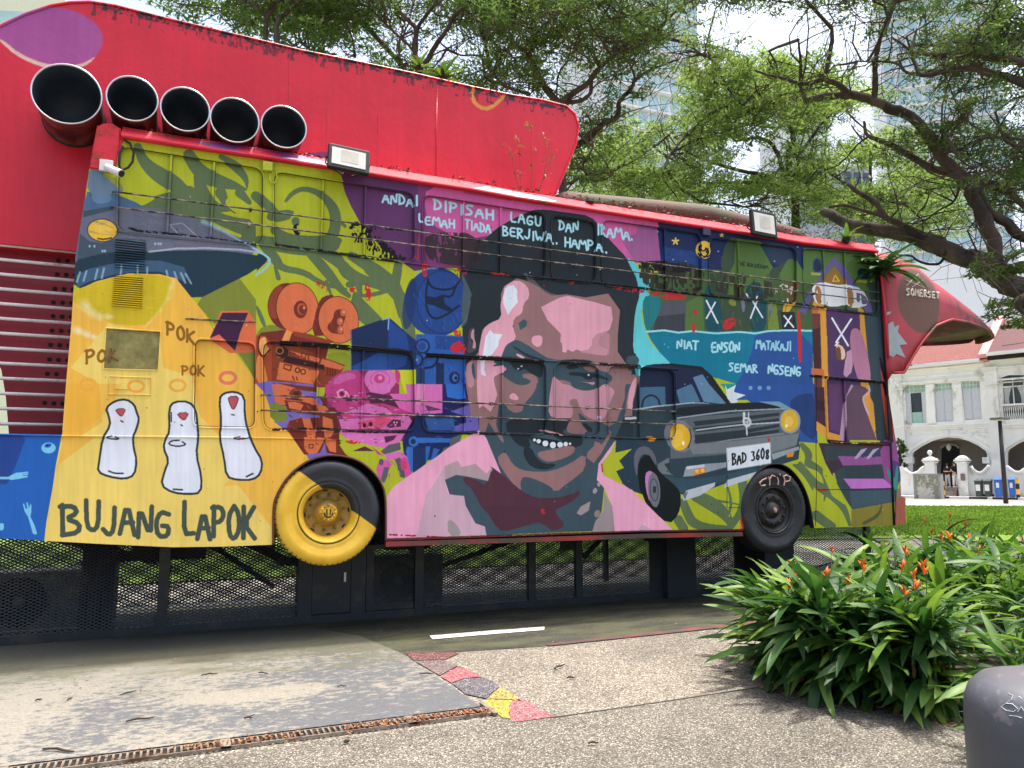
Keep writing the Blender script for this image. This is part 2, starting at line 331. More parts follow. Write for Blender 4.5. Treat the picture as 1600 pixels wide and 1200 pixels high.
    P(T4,(200,150,180),[1290,1000,1320,985,1330,1080,1320,1130,1290,1160,1270,1140],0); P(T4,(236,196,170),[1225,940,1280,970,1290,1040,1250,1060,1220,1000],1); c.outline(T4,(90,60,40),[1225,940,1280,970,1290,1040,1250,1060,1220,1000],7); L(T4,(236,232,230),9,[1220,960,1240,940],0); P(T4,(110,78,50),[1220,980,1250,960,1260,1050,1230,1050])
    P(U4,(226,158,56),[1100,230,1165,270,1190,300,1260,320,1265,380,1200,370,1100,290],0); P(U4,(72,38,56),[1090,20,1150,20,1160,270,1100,230],0); P(U4,(56,30,44),[1100,100,1150,110,1155,170,1100,160],0)
    P(U4,(100,60,104),[1190,0,1300,0,1280,100,1260,300,1200,290],0); P(U4,(102,74,92),[1290,80,1320,20,1360,0,1420,20,1440,40,1400,80,1420,150,1450,240,1490,350,1300,350,1290,200],0); P(U4,(190,150,170),[1330,0,1345,10,1300,80,1300,120,1285,360,1255,360,1280,120],0)
    P(U4,(44,62,66),[1470,0,1530,0,1540,360,1490,350,1470,200,1450,100],0); L(U4,(210,170,190),10,[1440,10,1450,50,1400,80,1420,150,1440,190],1); P(U4,(226,158,56),[1440,60,1470,120,1485,300,1460,240,1430,130],0)
    P(U4,(66,48,60),[1115,370,1550,380,1600,420,1600,600,1250,700,1160,500],0); P(U4,(52,66,70),[1150,390,1510,400,1510,460,1160,480],0); P(U4,(56,72,78),[1270,520,1520,500,1530,590,1590,640,1600,735,1320,785,1250,700,1200,560],0)
    P(U4,(150,84,148),[1235,450,1505,455,1530,500,1270,515],0); P(U4,(198,112,200),[1270,592,1520,592,1590,650,1320,655],0); P(U4,(64,88,100),[1310,670,1590,660,1592,730,1325,780],0); P(U4,(50,64,72),[1270,510,1525,505,1525,590,1290,590],0)
    for dx in (0,75): P(U4,(190,160,190),[1380+dx,410,1420+dx,400,1390+dx,440,1350+dx,470,1338+dx,465],0); 
    L(U4,(60,60,100),22,[1420,420,1390,450],0); L(U4,(60,60,100),22,[1490,420,1460,450],0)
    P(U4,(140,128,46),[1320,785,1592,735,1590,885,1310,890],0); V(U4,(84,92,50),[1510,750,6,1495,820,22,1400,870,20])
    # front corner strip
    P(U5,(196,70,60),[700,-100,740,0,770,140,790,220,800,360,760,360,740,200],0); P(U5,(150,72,140),[700,420,740,350,800,340,830,480,830,600,800,660,730,600],0); P(U5,(84,58,120),[770,470,830,500,835,600,800,620,775,560],0)
    P(U5,(46,150,130),[740,510,770,560,790,600,800,520,810,500,815,560,805,650,830,680,810,690,770,620,745,560],1); P(U5,(150,120,90),[800,690,845,590,850,720,800,720],0); P(U5,(176,96,76),[800,712,856,710,862,875,795,885],0)
    L(U5,(40,24,28),5,[800,660,793,880],0); L(U5,(40,24,28),14,[700,-160,735,0,765,140,775,360],0)
    # ---- vines on the lower right lime ground
    P(U4,LIME,[240,740,660,600,660,900,200,915,230,840],0); P(U4,LIME,[880,500,1000,380,1110,370,1150,480,1320,785,1320,890,1090,895,1090,700,1000,540],0)
    V(U4,OL,[270,740,50,300,820,60,330,870,60,420,900,50,560,905,40]); V(U4,OL,[350,700,70,450,750,90,530,810,70,570,880,40]); V(U4,OL,[640,620,60,650,720,50,620,820,40,570,880,50]); V(U4,OL,[550,650,12,570,740,20,560,800,14]); V(U4,OL,[240,850,60,270,900,60])
    V(U4,OL,[470,730,20,560,740,10,640,760,10]); P(U4,OL,[940,500,1010,500,1070,560,1090,690,1040,600,990,540])
    V(U4,OL,[1010,380,30,1060,440,50,1040,500,30]); V(U4,OL,[1000,500,30,1060,580,40,1120,650,50,1200,690,60,1280,780,40,1310,880,20]); V(U4,OL,[1060,500,50,1140,540,30,1170,640,30,1150,730,8]); V(U4,OL,[1100,820,60,1150,860,60,1200,890,50]); V(U4,OL,[1060,600,30,1160,650,40,1230,700,30]); 
    V(U4,LIME,[1148,490,8,1155,560,26]); V(U4,LIME,[1210,560,10,1216,620,30]); P(U4,LIME,[1140,560,1230,640,1330,790,1200,700],0)
    # ---- flying saucer and its yellow beam (left)
    P(T1,(74,104,140),[545,0,700,0,850,60,900,90,700,110,520,130],0); P(T1,(96,128,160),[580,0,690,10,700,60,620,80,570,50]); P(T1,(84,104,124),[400,-100,540,-100,520,500,400,640],0); P(T1,(104,108,124),[440,120,700,95,900,90,1060,110,1240,170,1420,250,1600,320,1610,390,1400,430,900,380,600,380,480,440,500,200],1)
    P(T1,(60,82,98),[520,120,700,90,720,110,520,160],0); P(T1,(68,84,100),[500,260,560,310,640,320,730,290,910,300,920,400,700,420,480,460],0); P(T1,(34,58,72),[420,440,700,370,900,375,1200,365,1420,370,1600,395,1660,410,1600,490,1400,590,1220,680,1120,600,1000,520,800,520,600,560,470,620],1)
    P(T0,(104,128,150),[560,1040,620,1060,700,1130,760,1140,770,1200,700,1220,540,1220],1); P(T0,(150,160,60),[620,1080,760,1130,760,1200,700,1140],1)
    P(T2,(34,58,72),[0,380,60,400,75,430,30,470,0,500]); L(T2,(150,205,220),14,[-20,350,50,390,95,430,60,480,0,520])
    L(T1,(150,196,216),26,[1270,180,1400,240,1600,360],0,.8,6,.6); L(T1,(178,190,200),12,[930,375,1100,355,1300,352,1500,362,1620,380],0,.8); L(T1,(180,205,220),12,[500,0,540,-40],0,.3)
    P(T1,(70,104,136),[480,520,560,480,700,450,900,430,1000,430,1150,470,1170,520,1150,560,1000,500,850,500,700,520,560,560,480,600],0,.75)
    for x,a in((500,20),(540,18),(610,16),(650,14),(760,6),(860,0),(920,0),(1040,-14),(1090,-20),(1130,-28),(1160,-34)): L(T1,(160,190,210),13,[x,455+abs(x-800)*.16,x-a,515+abs(x-800)*.16],0,.7)
    for x in (560,590,640,655,970,990,1005): E(T1,(150,180,205),x,340 if x<600 else 370 if x<700 else 325,7,9)
    L(T1,(150,156,168),7,[1060,200,1140,190,1230,270,1130,275,1060,200],0)
    P(T1,YM,[470,620,600,560,800,510,1000,515,1100,540,1180,640,1280,760,1340,880,1440,960,1560,1120,1640,1240,1900,1600,1900,2300,200,2300,280,1600,380,1000],0)
    P(T1,YD,[400,640,600,565,800,515,1000,520,1100,560,1050,700,960,800,880,840,660,820,480,700],1); L(T1,(240,220,150),34,[1080,560,1040,700,900,850],1,.5,8,.5); L(T1,(240,225,180),50,[520,700,600,780,700,780],1,.45,20,.8); L(T1,(240,225,180),40,[470,860,560,900,660,930],1,.6,16,.6)
    P(T1,YP,[680,820,1000,900,1020,1100,1200,1150,1250,1400,1900,2080,1900,2300,200,2300,280,1560,450,1560,640,1440,620,1200,440,1100],0,.88)
    P(U1,YM,[400,330,600,330,370,500,350,560],0,.9); P(U1,YM,[1460,600,1600,560,1740,480,1960,800,1900,950,1700,900],0,.9); P(U1,(244,176,52),[420,0,760,0,700,150,500,300,400,300],0,.55)
    P(U1,YM,[1560,0,1840,200,2000,340,1960,700,1600,620,1400,640,1540,420],0,.7)
    E(T1,(238,190,58),640,241,92,68,4); E(T1,(60,60,70),640,241,94,70,4,line=6); E(T1,(240,205,110),640,230,60,22,6,.4); L(T1,(90,60,30),10,[612,292,650,298,698,288])
    for tx,x,y,x2,y2,h,w in(('POK',1040,890,1220,960,80,17),('POK',535,1075,740,1050,78,17),('POK',1135,1140,1280,1150,58,13)): TXT(c,T1,(150,100,30),w,tx,x,y,x2,y2,h,.1)
    for x,y in ((1425,1160),): E(T1,(226,120,90),x,y,48,34,line=22)
    for x,y in ((1110,10),(850,15),(550,5)): E(U1,(244,170,60),x,y,48,34,line=16,al=.7)
    # finger puppets
    FG=(224,229,238);INK=(48,56,60)
    for pol in ([660,150,720,105,790,95,840,130,855,180,870,220,850,290,830,330,835,400,855,480,840,570,780,595,680,580,610,550,620,480,640,340,690,260,680,200],
                [1055,150,1090,110,1180,110,1225,160,1235,260,1240,340,1225,440,1260,580,1255,680,1180,690,1080,680,1005,635,1030,540,1055,480,1020,400,1035,340,1060,300],
                [1370,90,1400,55,1470,45,1530,75,1530,190,1550,300,1590,400,1640,480,1630,560,1580,600,1480,600,1415,580,1400,460,1370,330,1385,240]):
        P(U1,FG,pol,1); c.outline(U1,INK,pol,13,1)
    for x,y,s in((755,175,1),(1145,200,1.1)):
        P(U1,(190,84,88),[x-40*s,y-18,x+35*s,y-22,x+20*s,y+10,x+5,y+35,x-25*s,y+10],1); c.outline(U1,(110,60,70),[x-40*s,y-18,x+35*s,y-22,x+5,y+35],5)
    P(U1,(190,84,88),[1425,78,1495,75,1480,130,1458,165,1435,120],1); c.outline(U1,(110,50,60),[1425,78,1495,75,1480,130,1458,165,1435,120],6)
    L(U1,INK,9,[755,230,768,238]); L(U1,INK,8,[1130,255,1140,262]); L(U1,INK,8,[1448,190,1465,193])
    L(U1,INK,8,[720,330,750,345,700,345,660,335,700,325]); L(U1,INK,9,[1140,362,1165,380,1110,392,1050,378,1070,355,1120,352]); L(U1,INK,7,[1560,335,1500,348,1450,340,1500,330]); P(U1,(190,70,70),[1480,338,1540,332,1500,348])
    L(U1,INK,10,[680,545,720,560,770,558]); L(U1,INK,10,[1085,658,1140,662]); L(U1,INK,10,[1580,560,1540,580]); L(U1,INK,9,[1070,180,1070,235],0)
    TXT(c,U1,(70,84,72),31,'B',375,938,520,942,195,.1); TXT(c,U1,(70,84,72),30,'UJANG',530,925,1070,970,190,.07); TXT(c,U1,(70,84,72),30,'LAPOK',1140,955,1600,970,195,.06)
    # blue skirt panel at the far left
    P(U1,(34,98,186),[-200,290,392,290,385,322,350,500,330,640,290,860,275,990,-200,990],0); P(U1,(36,70,148),[-200,318,140,320,158,350,110,480,60,600,0,680,-200,700],0)
    CY=(120,200,235)
    E(U1,CY,303,400,45,34); E(U1,(34,98,186),300,385,22,13,-15); E(U1,(40,60,110),296,384,10,6); E(U1,CY,-5,890,30,36); E(U1,(34,98,186),-2,885,16,14)
    P(U1,CY,[-60,580,50,580,70,570,100,555,175,548,180,556,130,562,175,560,178,568,130,572,175,575,172,583,110,595,70,600,50,595,-60,605],0); P(U1,CY,[143,752,150,745,160,780,170,778,165,740,172,738,182,775,190,745,196,760,196,800,190,830,215,880,232,935,222,942,205,935,190,880,172,825,155,800],0)
    # ---- ground colours behind the three cameras
    P(T2,HAIR,[1270,470,1420,470,1420,1240,1290,1240,1290,850],0); P(T2,(60,76,84),[1285,500,1360,640,1320,820,1285,850],0)
    P(U2,(26,44,96),[960,60,1420,-20,1420,290,1280,320,1100,470,930,520,900,200],0); P(U2,(120,44,92),[470,-40,1000,-60,1000,300,900,360,560,330,470,200],0); P(U2,(112,44,36),[90,-20,480,-20,520,220,520,350,560,440,420,470,300,440,190,280,100,120],0)
    # ---- orange cine camera
    OR=(222,112,66);OD=(122,46,34);OM=(170,72,40);ORL=(236,150,80)
    P(T1,(228,110,66),[1380,745,1550,740,1600,820,1600,1000,1440,1005,1310,920,1340,840],0); P(T1,(66,34,66),[1390,757,1550,757,1500,880,1470,990,1370,890,1310,915],0); P(T1,(226,110,80),[1310,920,1370,890,1420,960,1400,960],0)
    P(T2,OD,[30,880,200,860,460,950,440,1040,200,1000,0,930],0)
    E(T2,OD,190,715,118,145); E(T2,(180,84,52),130,690,50,105,10,.5); E(T2,OR,258,730,130,160,-8); E(T2,(70,30,26),258,730,132,162,-8,line=4)
    P(T2,OD,[385,700,420,650,500,640,470,760,440,900,340,900],1); P(T2,(150,60,40),[230,870,340,890,500,940,430,950,240,900],0)
    E(T2,OR,515,800,124,145,-10); E(T2,(70,30,26),515,800,126,147,-10,line=4)
    E(T2,OD,278,735,42,55); E(T2,(190,90,60),285,732,28,36); E(T2,OD,290,735,22,28); E(T2,(230,130,80),300,725,9,12); E(T2,(230,120,80),278,745,8,10)
    P(T2,OD,[490,740,540,730,565,760,555,800,535,850,550,870,540,895,460,880,440,840,480,800],1); 
    for x,y in((545,755),(528,862),(525,810)): E(T2,(196,100,66),x,y,20,24); E(T2,(244,150,100),x+4,y-4,8,10)
    P(T2,ORL,[190,860,225,880,200,950,160,930],0)
    P(T2,OM,[0,900,60,900,100,960,110,1200,-10,1200],0); P(T2,(226,140,66),[0,1040,30,1010,60,1100,80,1200,0,1200],1); P(T2,(240,170,90),[20,920,60,900,70,960,90,980,70,1020,30,1030,10,980],1); L(T2,(90,36,24),10,[20,900,10,980,40,1040,90,980],1)
    P(T2,(140,60,34),[100,950,200,940,420,1030,560,1080,520,1160,440,1250,100,1200],0); P(T2,OR,[210,990,460,1050,560,1090,530,1110,440,1090,400,1085],0); P(T2,(60,30,30),[190,1020,430,1080,430,1110,170,1060],0)
    P(T2,(222,116,60),[150,1060,400,1120,360,1200,130,1170],0)
    for x,y in((230,1015),(300,1020)): c.outline(T2,(110,44,24),[x-12,y-15,x+15,y-8,x+10,y+20,x-15,y+12],6,0)
    c.outline(T2,(120,48,26),[330,1010,410,1040,400,1070,330,1050],7,0); c.outline(T2,(110,44,24),[180,1075,225,1085,215,1115,175,1100],8,0); E(T2,(90,36,22),262,1112,14,15,line=7); E(T2,(90,36,22),297,1122,14,15,line=7); L(T2,(90,36,22),7,[230,1150,240,1170]); L(T2,(90,36,22),7,[255,1155,262,1175])
    for i in range(4):
        for j in range(3): L(T2,(90,36,22),6,[450+i*16,1100+j*16+i*3,450+i*16,1110+j*16+i*3],0)
    E(T2,(60,34,30),165,1000,40,38); E(T2,(190,110,60),150,990,22,20,line=7)
    # violet gaps and orange tripod legs
    VI=(118,104,190)
    P(U2,VI,[0,0,80,-20,360,0,420,120,380,300,200,300,120,240,60,60],0); P(U2,(122,138,50),[90,120,180,110,200,230,130,240,90,200],0); P(U2,LIME,[380,20,440,20,430,70,380,90],0)
    P(U2,OR,[100,0,220,0,290,60,380,100,370,160,300,160,180,140,120,110],0); P(U2,(120,50,36),[120,-10,380,20,380,50,300,40,200,10],0); P(U2,OD,[180,100,300,110,440,150,500,200,420,200,200,170],0)
    P(U2,OR,[200,110,250,110,300,130,280,165,210,150],0); P(U2,(216,110,60),[380,120,440,140,460,160,400,180,380,150],0); E(U2,(140,60,44),250,60,40,34); E(U2,(90,40,36),255,60,22,20); L(U2,(90,40,34),10,[190,90,290,100],0)
    P(U2,OR,[200,240,260,210,380,220,370,340,380,460,320,460,300,400,270,330,220,280],0); P(U2,OD,[210,230,290,210,320,330,330,450,300,430,260,350,190,290],0); P(U2,OD,[340,210,420,210,420,270,440,330,430,350,400,290,360,280],0)
    P(U2,OR,[420,200,480,220,490,290,470,330,430,340,420,260],0); P(U2,(232,120,60),[440,340,510,350,530,440,460,420,430,360],0); P(U2,OD,[500,340,560,440,620,450,640,470,500,440],0); P(U2,(220,112,60),[380,330,430,340,390,420,375,420],0)
    P(U2,VI,[320,440,400,430,430,365,440,430,530,445,560,470,380,480,330,470],0); P(U2,(110,50,60),[320,370,360,370,355,400,330,400],0); P(U2,(220,112,60),[300,330,390,345,385,430,330,440,300,400],0); c.outline(U2,(110,40,30),[330,380,358,378,355,400,332,402],6,0)
    # ---- pink cine camera
    MG=(198,62,128);ML=(222,112,182);MD=(92,38,70)
    P(U2,LIME,[860,-100,1000,-140,1000,100,940,120,860,60],0); P(T2,(208,216,40),[890,1110,985,1065,1000,1240,950,1300],0)
    P(T2,(150,50,100),[440,1200,480,1150,560,1120,700,1110,900,1200,900,1300,450,1350],0)
    P(T2,MG,[440,1220,480,1160,560,1110,650,1110,680,1180,680,1260,640,1330,520,1360,440,1300],1); P(T2,ML,[500,1150,600,1120,640,1160,560,1180,480,1220],1,.6)
    E(T2,ML,780,1170,100,80); E(T2,(196,90,160),780,1170,60,50,line=8); E(T2,MG,775,1165,34,30); E(T2,(230,130,180),780,1160,14,14); P(T2,(214,60,120),[870,1090,910,1130,900,1200,880,1190],1)
    P(U2,MG,[430,40,440,0,680,0,700,80,640,140,560,170,480,140],0); P(U2,ML,[690,0,860,0,840,50,780,70,720,50],0)
    L(U2,(244,150,180),9,[510,50,540,30,570,45,590,90,640,120],1); E(U2,(244,160,190),540,60,25,25,line=9); E(U2,MD,540,60,13,13); P(U2,MD,[560,100,600,70,660,120,620,140],0)
    P(U2,MG,[460,110,950,100,960,180,900,230,560,220],0); P(U2,MD,[690,60,720,50,830,70,940,110,930,160,800,120,720,120],0); P(U2,(230,100,180),[840,60,960,60,1040,140,1000,190,900,150],0); P(U2,ML,[560,180,700,120,820,150,860,190,740,200,620,200],0)
    P(U2,ML,[520,220,960,200,990,250,980,290,700,280,540,290],0); P(U2,(224,80,120),[640,240,800,200,870,230,780,280,650,280],0); P(U2,MD,[860,220,910,225,910,265,840,275,820,260],0)
    for x,y in ((868,240),(885,240),(876,255)): E(U2,(240,160,200),x,y,6,6)
    for x,y in ((680,258),(720,250)): E(U2,(70,30,50),x,y,13,15)
    P(U2,ML,[520,300,930,310,900,360,800,400,700,380,560,340],0); P(U2,MD,[800,330,880,320,860,350,810,370],0); P(U2,ML,[940,0,1170,0,1180,180,1020,190,960,120],0); P(U2,(230,140,190),[1010,0,1060,0,1050,130,1000,130],0); P(U2,(110,50,90),[1060,130,1170,160,1080,170],0)
    P(U2,LIME,[560,350,620,370,640,410,700,390,760,430,840,600,900,600,830,680,700,540,560,440,520,380],0); P(U2,MD,[600,420,680,390,740,420],0); P(U2,(200,60,130),[720,390,760,420,800,450,760,440],0)
    P(U2,(92,92,100),[780,420,830,380,900,365,905,410,840,430,800,440],0); P(U2,ML,[800,440,900,420,940,450,960,480,880,470,820,480],0); P(U2,(216,90,160),[760,500,790,470,830,480,850,500,800,600,770,590,750,540],0); P(U2,(90,98,104),[800,520,830,520,820,580,800,620,780,600],0); P(U2,(226,70,150),[860,470,940,460,960,500,975,560,940,590,900,540],0); P(U2,(80,92,96),[870,470,900,460,930,560,930,590,900,580],0); P(U2,(216,60,120),[900,480,940,480,945,530,910,540],0)
    E(U2,(90,84,110),782,488,14,20)
    # ---- blue cine camera
    BL=(42,92,172);BD=(26,50,104);BM=(34,70,140)
    P(T2,BD,[590,870,600,860,830,785,850,800,940,880,1000,930,1040,1100,1060,1110,870,1110,600,1110],0); P(T2,(28,46,86),[595,870,820,790,820,970,690,1050,600,1090],0); P(T2,(40,80,150),[600,1090,700,1040,820,970,825,1110,620,1115],0); P(T2,BM,[830,800,940,890,960,1000,940,1080,870,1110,825,1110],0); L(T2,(60,110,180),6,[595,870,600,1110,820,1112],0); L(T2,(120,170,200),8,[790,800,830,790,825,860],0)
    E(T2,(34,66,130),1130,690,200,215); E(T2,(26,50,100),960,700,40,160,8,.7); E(T2,BM,1165,690,160,195); P(T2,(84,100,104),[1290,520,1355,640,1320,800,1280,850,1310,700],0)
    L(T2,(22,36,58),13,[1075,545,1060,640,1065,740,1110,800,1190,770,1270,710],1); L(T2,(22,36,58),13,[1075,560,1100,600,1180,615,1240,600,1270,560],1); P(T2,(24,40,64),[1065,650,1120,660,1170,640,1180,700,1240,740,1200,750,1110,710,1070,700],0); L(T2,(22,36,58),13,[1250,590,1220,660,1175,650],1)
    L(T2,(130,170,200),12,[1000,520,1050,480,1130,478],1,.6)
    P(T2,BL,[1000,890,1060,890,1300,900,1320,1200,1010,1200,1000,1000],0); P(T2,BM,[1120,900,1300,910,1310,1000,1120,980],0); P(T2,(28,44,84),[1130,1060,1180,1070,1180,1200,1130,1200],0); P(T2,(34,60,110),[1000,1090,1060,1110,1060,1200,1000,1200],0); E(T2,(30,44,84),1040,965,42,42,line=12); E(T2,BM,1035,965,24,26); E(T2,(30,44,84),1000,1050,40,40,line=14); E(T2,(90,140,190),1005,1050,8,10); L(T2,(26,40,70),14,[1060,1100,1120,1090,1150,1020],1); E(T2,(28,44,84),1245,1160,34,40); E(T2,(60,110,190),1250,1160,18,24); E(T2,(24,34,60),1255,1162,9,12)
    P(U2,(30,36,96),[1170,0,1390,0,1400,250,1240,300,1050,290,1060,200,1170,190],0); P(U2,(44,108,200),[1190,0,1300,0,1310,90,1270,95,1200,80],0); P(U2,(24,40,90),[1000,200,1260,210,1260,300,1240,450,960,470,920,330],0); P(U2,VI,[1330,130,1390,180,1400,290,1240,300,1230,270,1320,240,1310,200,1220,170,1240,165],0,.9)
    P(U2,(46,90,160),[1060,210,1240,215,1250,290,1080,290],0); P(U2,(50,110,190),[1010,335,1215,340,1215,365,1020,370],0); E(U2,(50,110,190),985,360,32,32); E(U2,(28,44,90),982,360,16,16); P(U2,(50,110,190),[945,390,1000,400,990,460,1000,510,970,560,935,420],0); P(U2,(46,100,180),[1060,390,1090,390,1075,470,1060,500],0); P(U2,(46,100,180),[1110,400,1150,410,1120,460,1090,480],0); P(U2,(90,92,100),[1215,340,1290,310,1270,370,1200,400,1160,430,1170,400,1210,390],0); P(U2,(26,50,100),[980,400,1060,400,1060,500,980,560],0)
    P(U3,(38,56,64),[1030,340,1100,180,1130,100,1160,-120,1300,-120,1300,640,1240,745,1150,668,1060,600,1040,400],0)
    P(T2,(38,48,62),[1290,850,1480,800,1480,1240,1320,1240],0); P(T3,(92,206,212),[1150,1000,1250,1000,1380,1060,1240,1100,1190,1160],0)
    def dabs(t,poly,cols,n,w,ang,seed,al=.6,L_=26):
        al*=.62; n=int(n*.8)
        r=np.random.default_rng(seed); pg=np.array(poly,float).reshape(-1,2); x0,y0=pg.min(0); x1,y1=pg.max(0); k=0
        while k<n:
            x,y=r.uniform(x0,x1),r.uniform(y0,y1); c_=False
            for i in range(len(pg)):
                a_,b_=pg[i],pg[i-1]
                if (a_[1]>y)!=(b_[1]>y) and x<(b_[0]-a_[0])*(y-a_[1])/(b_[1]-a_[1])+a_[0]: c_=not c_
            if not c_: continue
            k+=1; th=ang+r.normal(0,.25); l=L_*r.uniform(.4,1.3); L(t,cols[r.integers(len(cols))],w*r.uniform(.5,1.3),[x,y,x+l*math.cos(th)*.5,y+l*math.sin(th)*.5+r.normal(0,2),x+l*math.cos(th),y+l*math.sin(th)],1,al,2)
    dabs(T2,[110,970,430,1040,560,1090,430,1240,100,1200],[(90,36,24),(240,150,80),(60,30,28),(230,120,60)],46,7,.3,1)
    dabs(U2,[110,0,400,20,500,180,500,330,300,440,200,260],[(90,36,30),(244,150,86),(70,30,30),(226,110,56)],60,9,.35,2)
    dabs(U2,[440,20,960,60,990,260,760,400,520,300],[(244,150,204),(92,30,66),(226,90,160),(130,40,90),(250,180,215)],110,9,.1,3,.7)
    dabs(U2,[770,420,930,420,970,560,800,600],[(244,120,190),(90,84,96),(190,50,120)],16,8,1.2,4)
    dabs(T2,[1010,900,1300,910,1310,1190,1010,1190],[(70,130,200),(24,44,90),(30,70,140)],40,8,1.4,5); dabs(U2,[1000,60,1390,60,1380,290,1000,480],[(60,120,200),(20,36,86),(120,104,190),(40,84,160)],60,9,.2,6)
    dabs(T2,[970,620,1100,520,1260,560,1290,780,1130,880,1000,800],[(60,112,190),(30,60,120),(54,100,178)],60,10,1.1,7,.4,50); dabs(T2,[150,640,380,640,380,840,260,870,150,800],[(236,136,84),(206,96,56)],40,10,1.0,8,.35,50); dabs(T2,[410,720,620,720,630,880,500,930,420,860],[(236,136,84),(206,96,56)],36,10,1.0,9,.35,50)
    L(T2,(22,36,58),13,[1075,545,1060,640,1065,740,1110,800,1190,770,1270,710],1); L(T2,(22,36,58),13,[1075,560,1100,600,1180,615,1240,600,1270,560],1); P(T2,(24,40,64),[1065,650,1120,660,1170,640,1180,700,1240,740,1200,750,1110,710,1070,700],0); L(T2,(22,36,58),13,[1250,590,1220,660,1175,650],1)
    E(T2,(28,48,96),1165,690,160,195,line=5); E(T2,OD,278,735,42,55); E(T2,(190,90,60),285,732,28,36); E(T2,OD,290,735,22,28); E(T2,(230,130,80),300,725,9,12)
    dabs(T1,[520,150,900,120,1300,230,1400,320,900,350,520,300],[(130,134,150),(86,90,106),(112,118,134)],90,14,.2,10,.3,110); dabs(T1,[490,640,1040,560,1000,760,660,810],[(222,198,40),(198,170,20),(232,210,70)],70,14,.1,11,.25,90)
    dabs(T4,[440,500,860,520,1040,600,1040,840,440,840],[(60,90,44),(112,146,60),(44,66,46),(98,130,50)],90,9,1.5,12,.5,60); dabs(T4,[150,330,430,360,480,460,150,460],[(30,52,104),(22,36,70),(40,70,130)],40,12,.1,13,.4,70)
    dabs(T4,[80,890,700,890,640,1160,300,1080],[(10,132,158),(4,112,140)],60,14,.05,14,.4,120); dabs(U4,[220,210,900,170,960,300,900,380,400,440,330,300],[(120,128,134),(60,70,76),(90,98,104)],70,6,-.08,15,.5,120)
    # ---- the portrait
    P(T3,HAIR,[240,290,300,230,400,170,520,115,600,110,750,130,890,150,960,230,1050,330,1120,400,1150,470,1190,540,1200,640,1170,740,1160,850,1155,1000,1185,1025,1110,1090,900,1100,200,1100,130,1040,110,850,150,640,105,540,105,480,140,400,180,330],1)
    P(T3,(74,92,98),[100,540,150,640,130,700,110,780,85,820,90,640],0)
    P(T3,(88,88,92),[470,510,500,500,560,580,620,625,700,650,640,660,560,620,500,560],1)
    P(T3,SKN,[430,540,500,560,560,590,620,635,650,648,740,640,860,660,1000,635,1075,740,1060,900,1060,1000,1110,1070,1150,1100,1160,1200,1160,1400,900,1420,150,1400,105,1130,140,1060,190,1000,215,860,335,790,330,640,350,590],0)
    P(T3,SLT,[1110,1030,1180,1020,1200,1060,1150,1130,1120,1080],1)
    P(U3,SKN,[130,-40,1190,-60,1180,60,1110,200,1050,350,960,490,940,600,975,650,960,790,900,920,230,945,225,890,170,860,200,400,200,200],0)
    P(U3,SLT,[330,100,560,0,650,80,640,215,800,215,960,240,1010,270,1100,100,1120,0,1190,0,1110,200,1050,350,960,490,940,600,975,650,960,790,900,920,230,945,225,890,170,860,100,740,0,680,-20,590,130,560,240,300,260,240,300,300],0)
    P(T3,LPK,[350,590,430,545,500,590,510,660,470,700,465,760,410,790,405,850,430,920,370,950,350,980,370,1060,360,1085,380,1110,340,1130,310,1140,320,1250,300,1310,270,1380,235,1405,205,1370,185,1280,190,1000,215,860,260,820,335,790,325,700,345,650],1)
    P(T3,WHT,[358,605,375,588,410,582,432,615,430,650,437,690,400,730,375,772,365,745,345,700,342,660],0); P(T3,WHT,[235,905,262,862,285,885,340,890,318,930,312,965,280,1010,235,1060,232,1110,245,1150,212,1140,208,1060],0)
    P(T3,SLT,[440,820,475,795,495,810,490,840,450,865],0); P(T3,LPK,[525,900,590,895,590,950,560,975,520,945],1)
    P(T3,LPK,[580,720,640,690,700,660,750,650,830,670,920,690,1020,720,1030,800,1010,860,950,900,940,950,960,970,1000,985,990,1022,930,1018,850,1000,800,985,780,1000,745,985,740,1005,715,1000,712,950,700,935,705,890,670,850,620,800],0)
    P(T3,(190,132,144),[900,900,1010,860,1010,985,1000,1025,930,1020,800,1000,900,980],1,.8)
    P(T3,(74,70,76),[130,860,160,845,172,900,140,920,180,985,135,1010,120,1000],0); P(T3,(196,140,150),[145,870,165,850,160,900,180,970,150,985,160,930,140,910],1); P(T3,(190,136,146),[110,1110,130,1060,170,1060,150,1120,180,1200,140,1230,115,1180],1); P(T3,SLT,[150,1080,170,1060,180,1180,160,1150],1)
    P(T3,SLT,[340,1010,360,960,420,922,470,940,560,1000,640,1050,800,1050,860,1060,920,1075,930,1110,1030,1140,1035,1170,1000,1200,940,1230,850,1215,810,1200,720,1170,690,1180,650,1160,640,1220,660,1400,600,1440,560,1350,560,1250,540,1180,480,1150,440,1190,420,1180,340,1130,380,1105,340,1080,280,1060,330,1040],1)
    P(T3,(196,140,150),[700,1130,690,1090,770,1090,840,1130,760,1170,700,1170],1,.0); P(T3,SKN,[470,1160,500,1125,550,1160,560,1230,520,1300,480,1330,470,1375,400,1380,350,1300,345,1200,420,1190],1)
    P(T3,LPK,[395,1260,430,1250,450,1280,430,1300,395,1295],1); P(T3,LPK,[425,1015,480,1030,490,1045,440,1040],1)
    P(T3,HAIR,[395,962,430,965,560,1030,640,1062,600,1060,500,1030,430,995],1); P(T3,HAIR,[410,1085,470,1070,520,1090,600,1120,600,1140,500,1125,440,1115],1); P(T3,HAIR,[750,1135,800,1120,880,1125,1005,1175,990,1185,900,1155,800,1150],1); P(T3,HAIR,[640,1060,760,1045,880,1050,920,1070,800,1062],1)
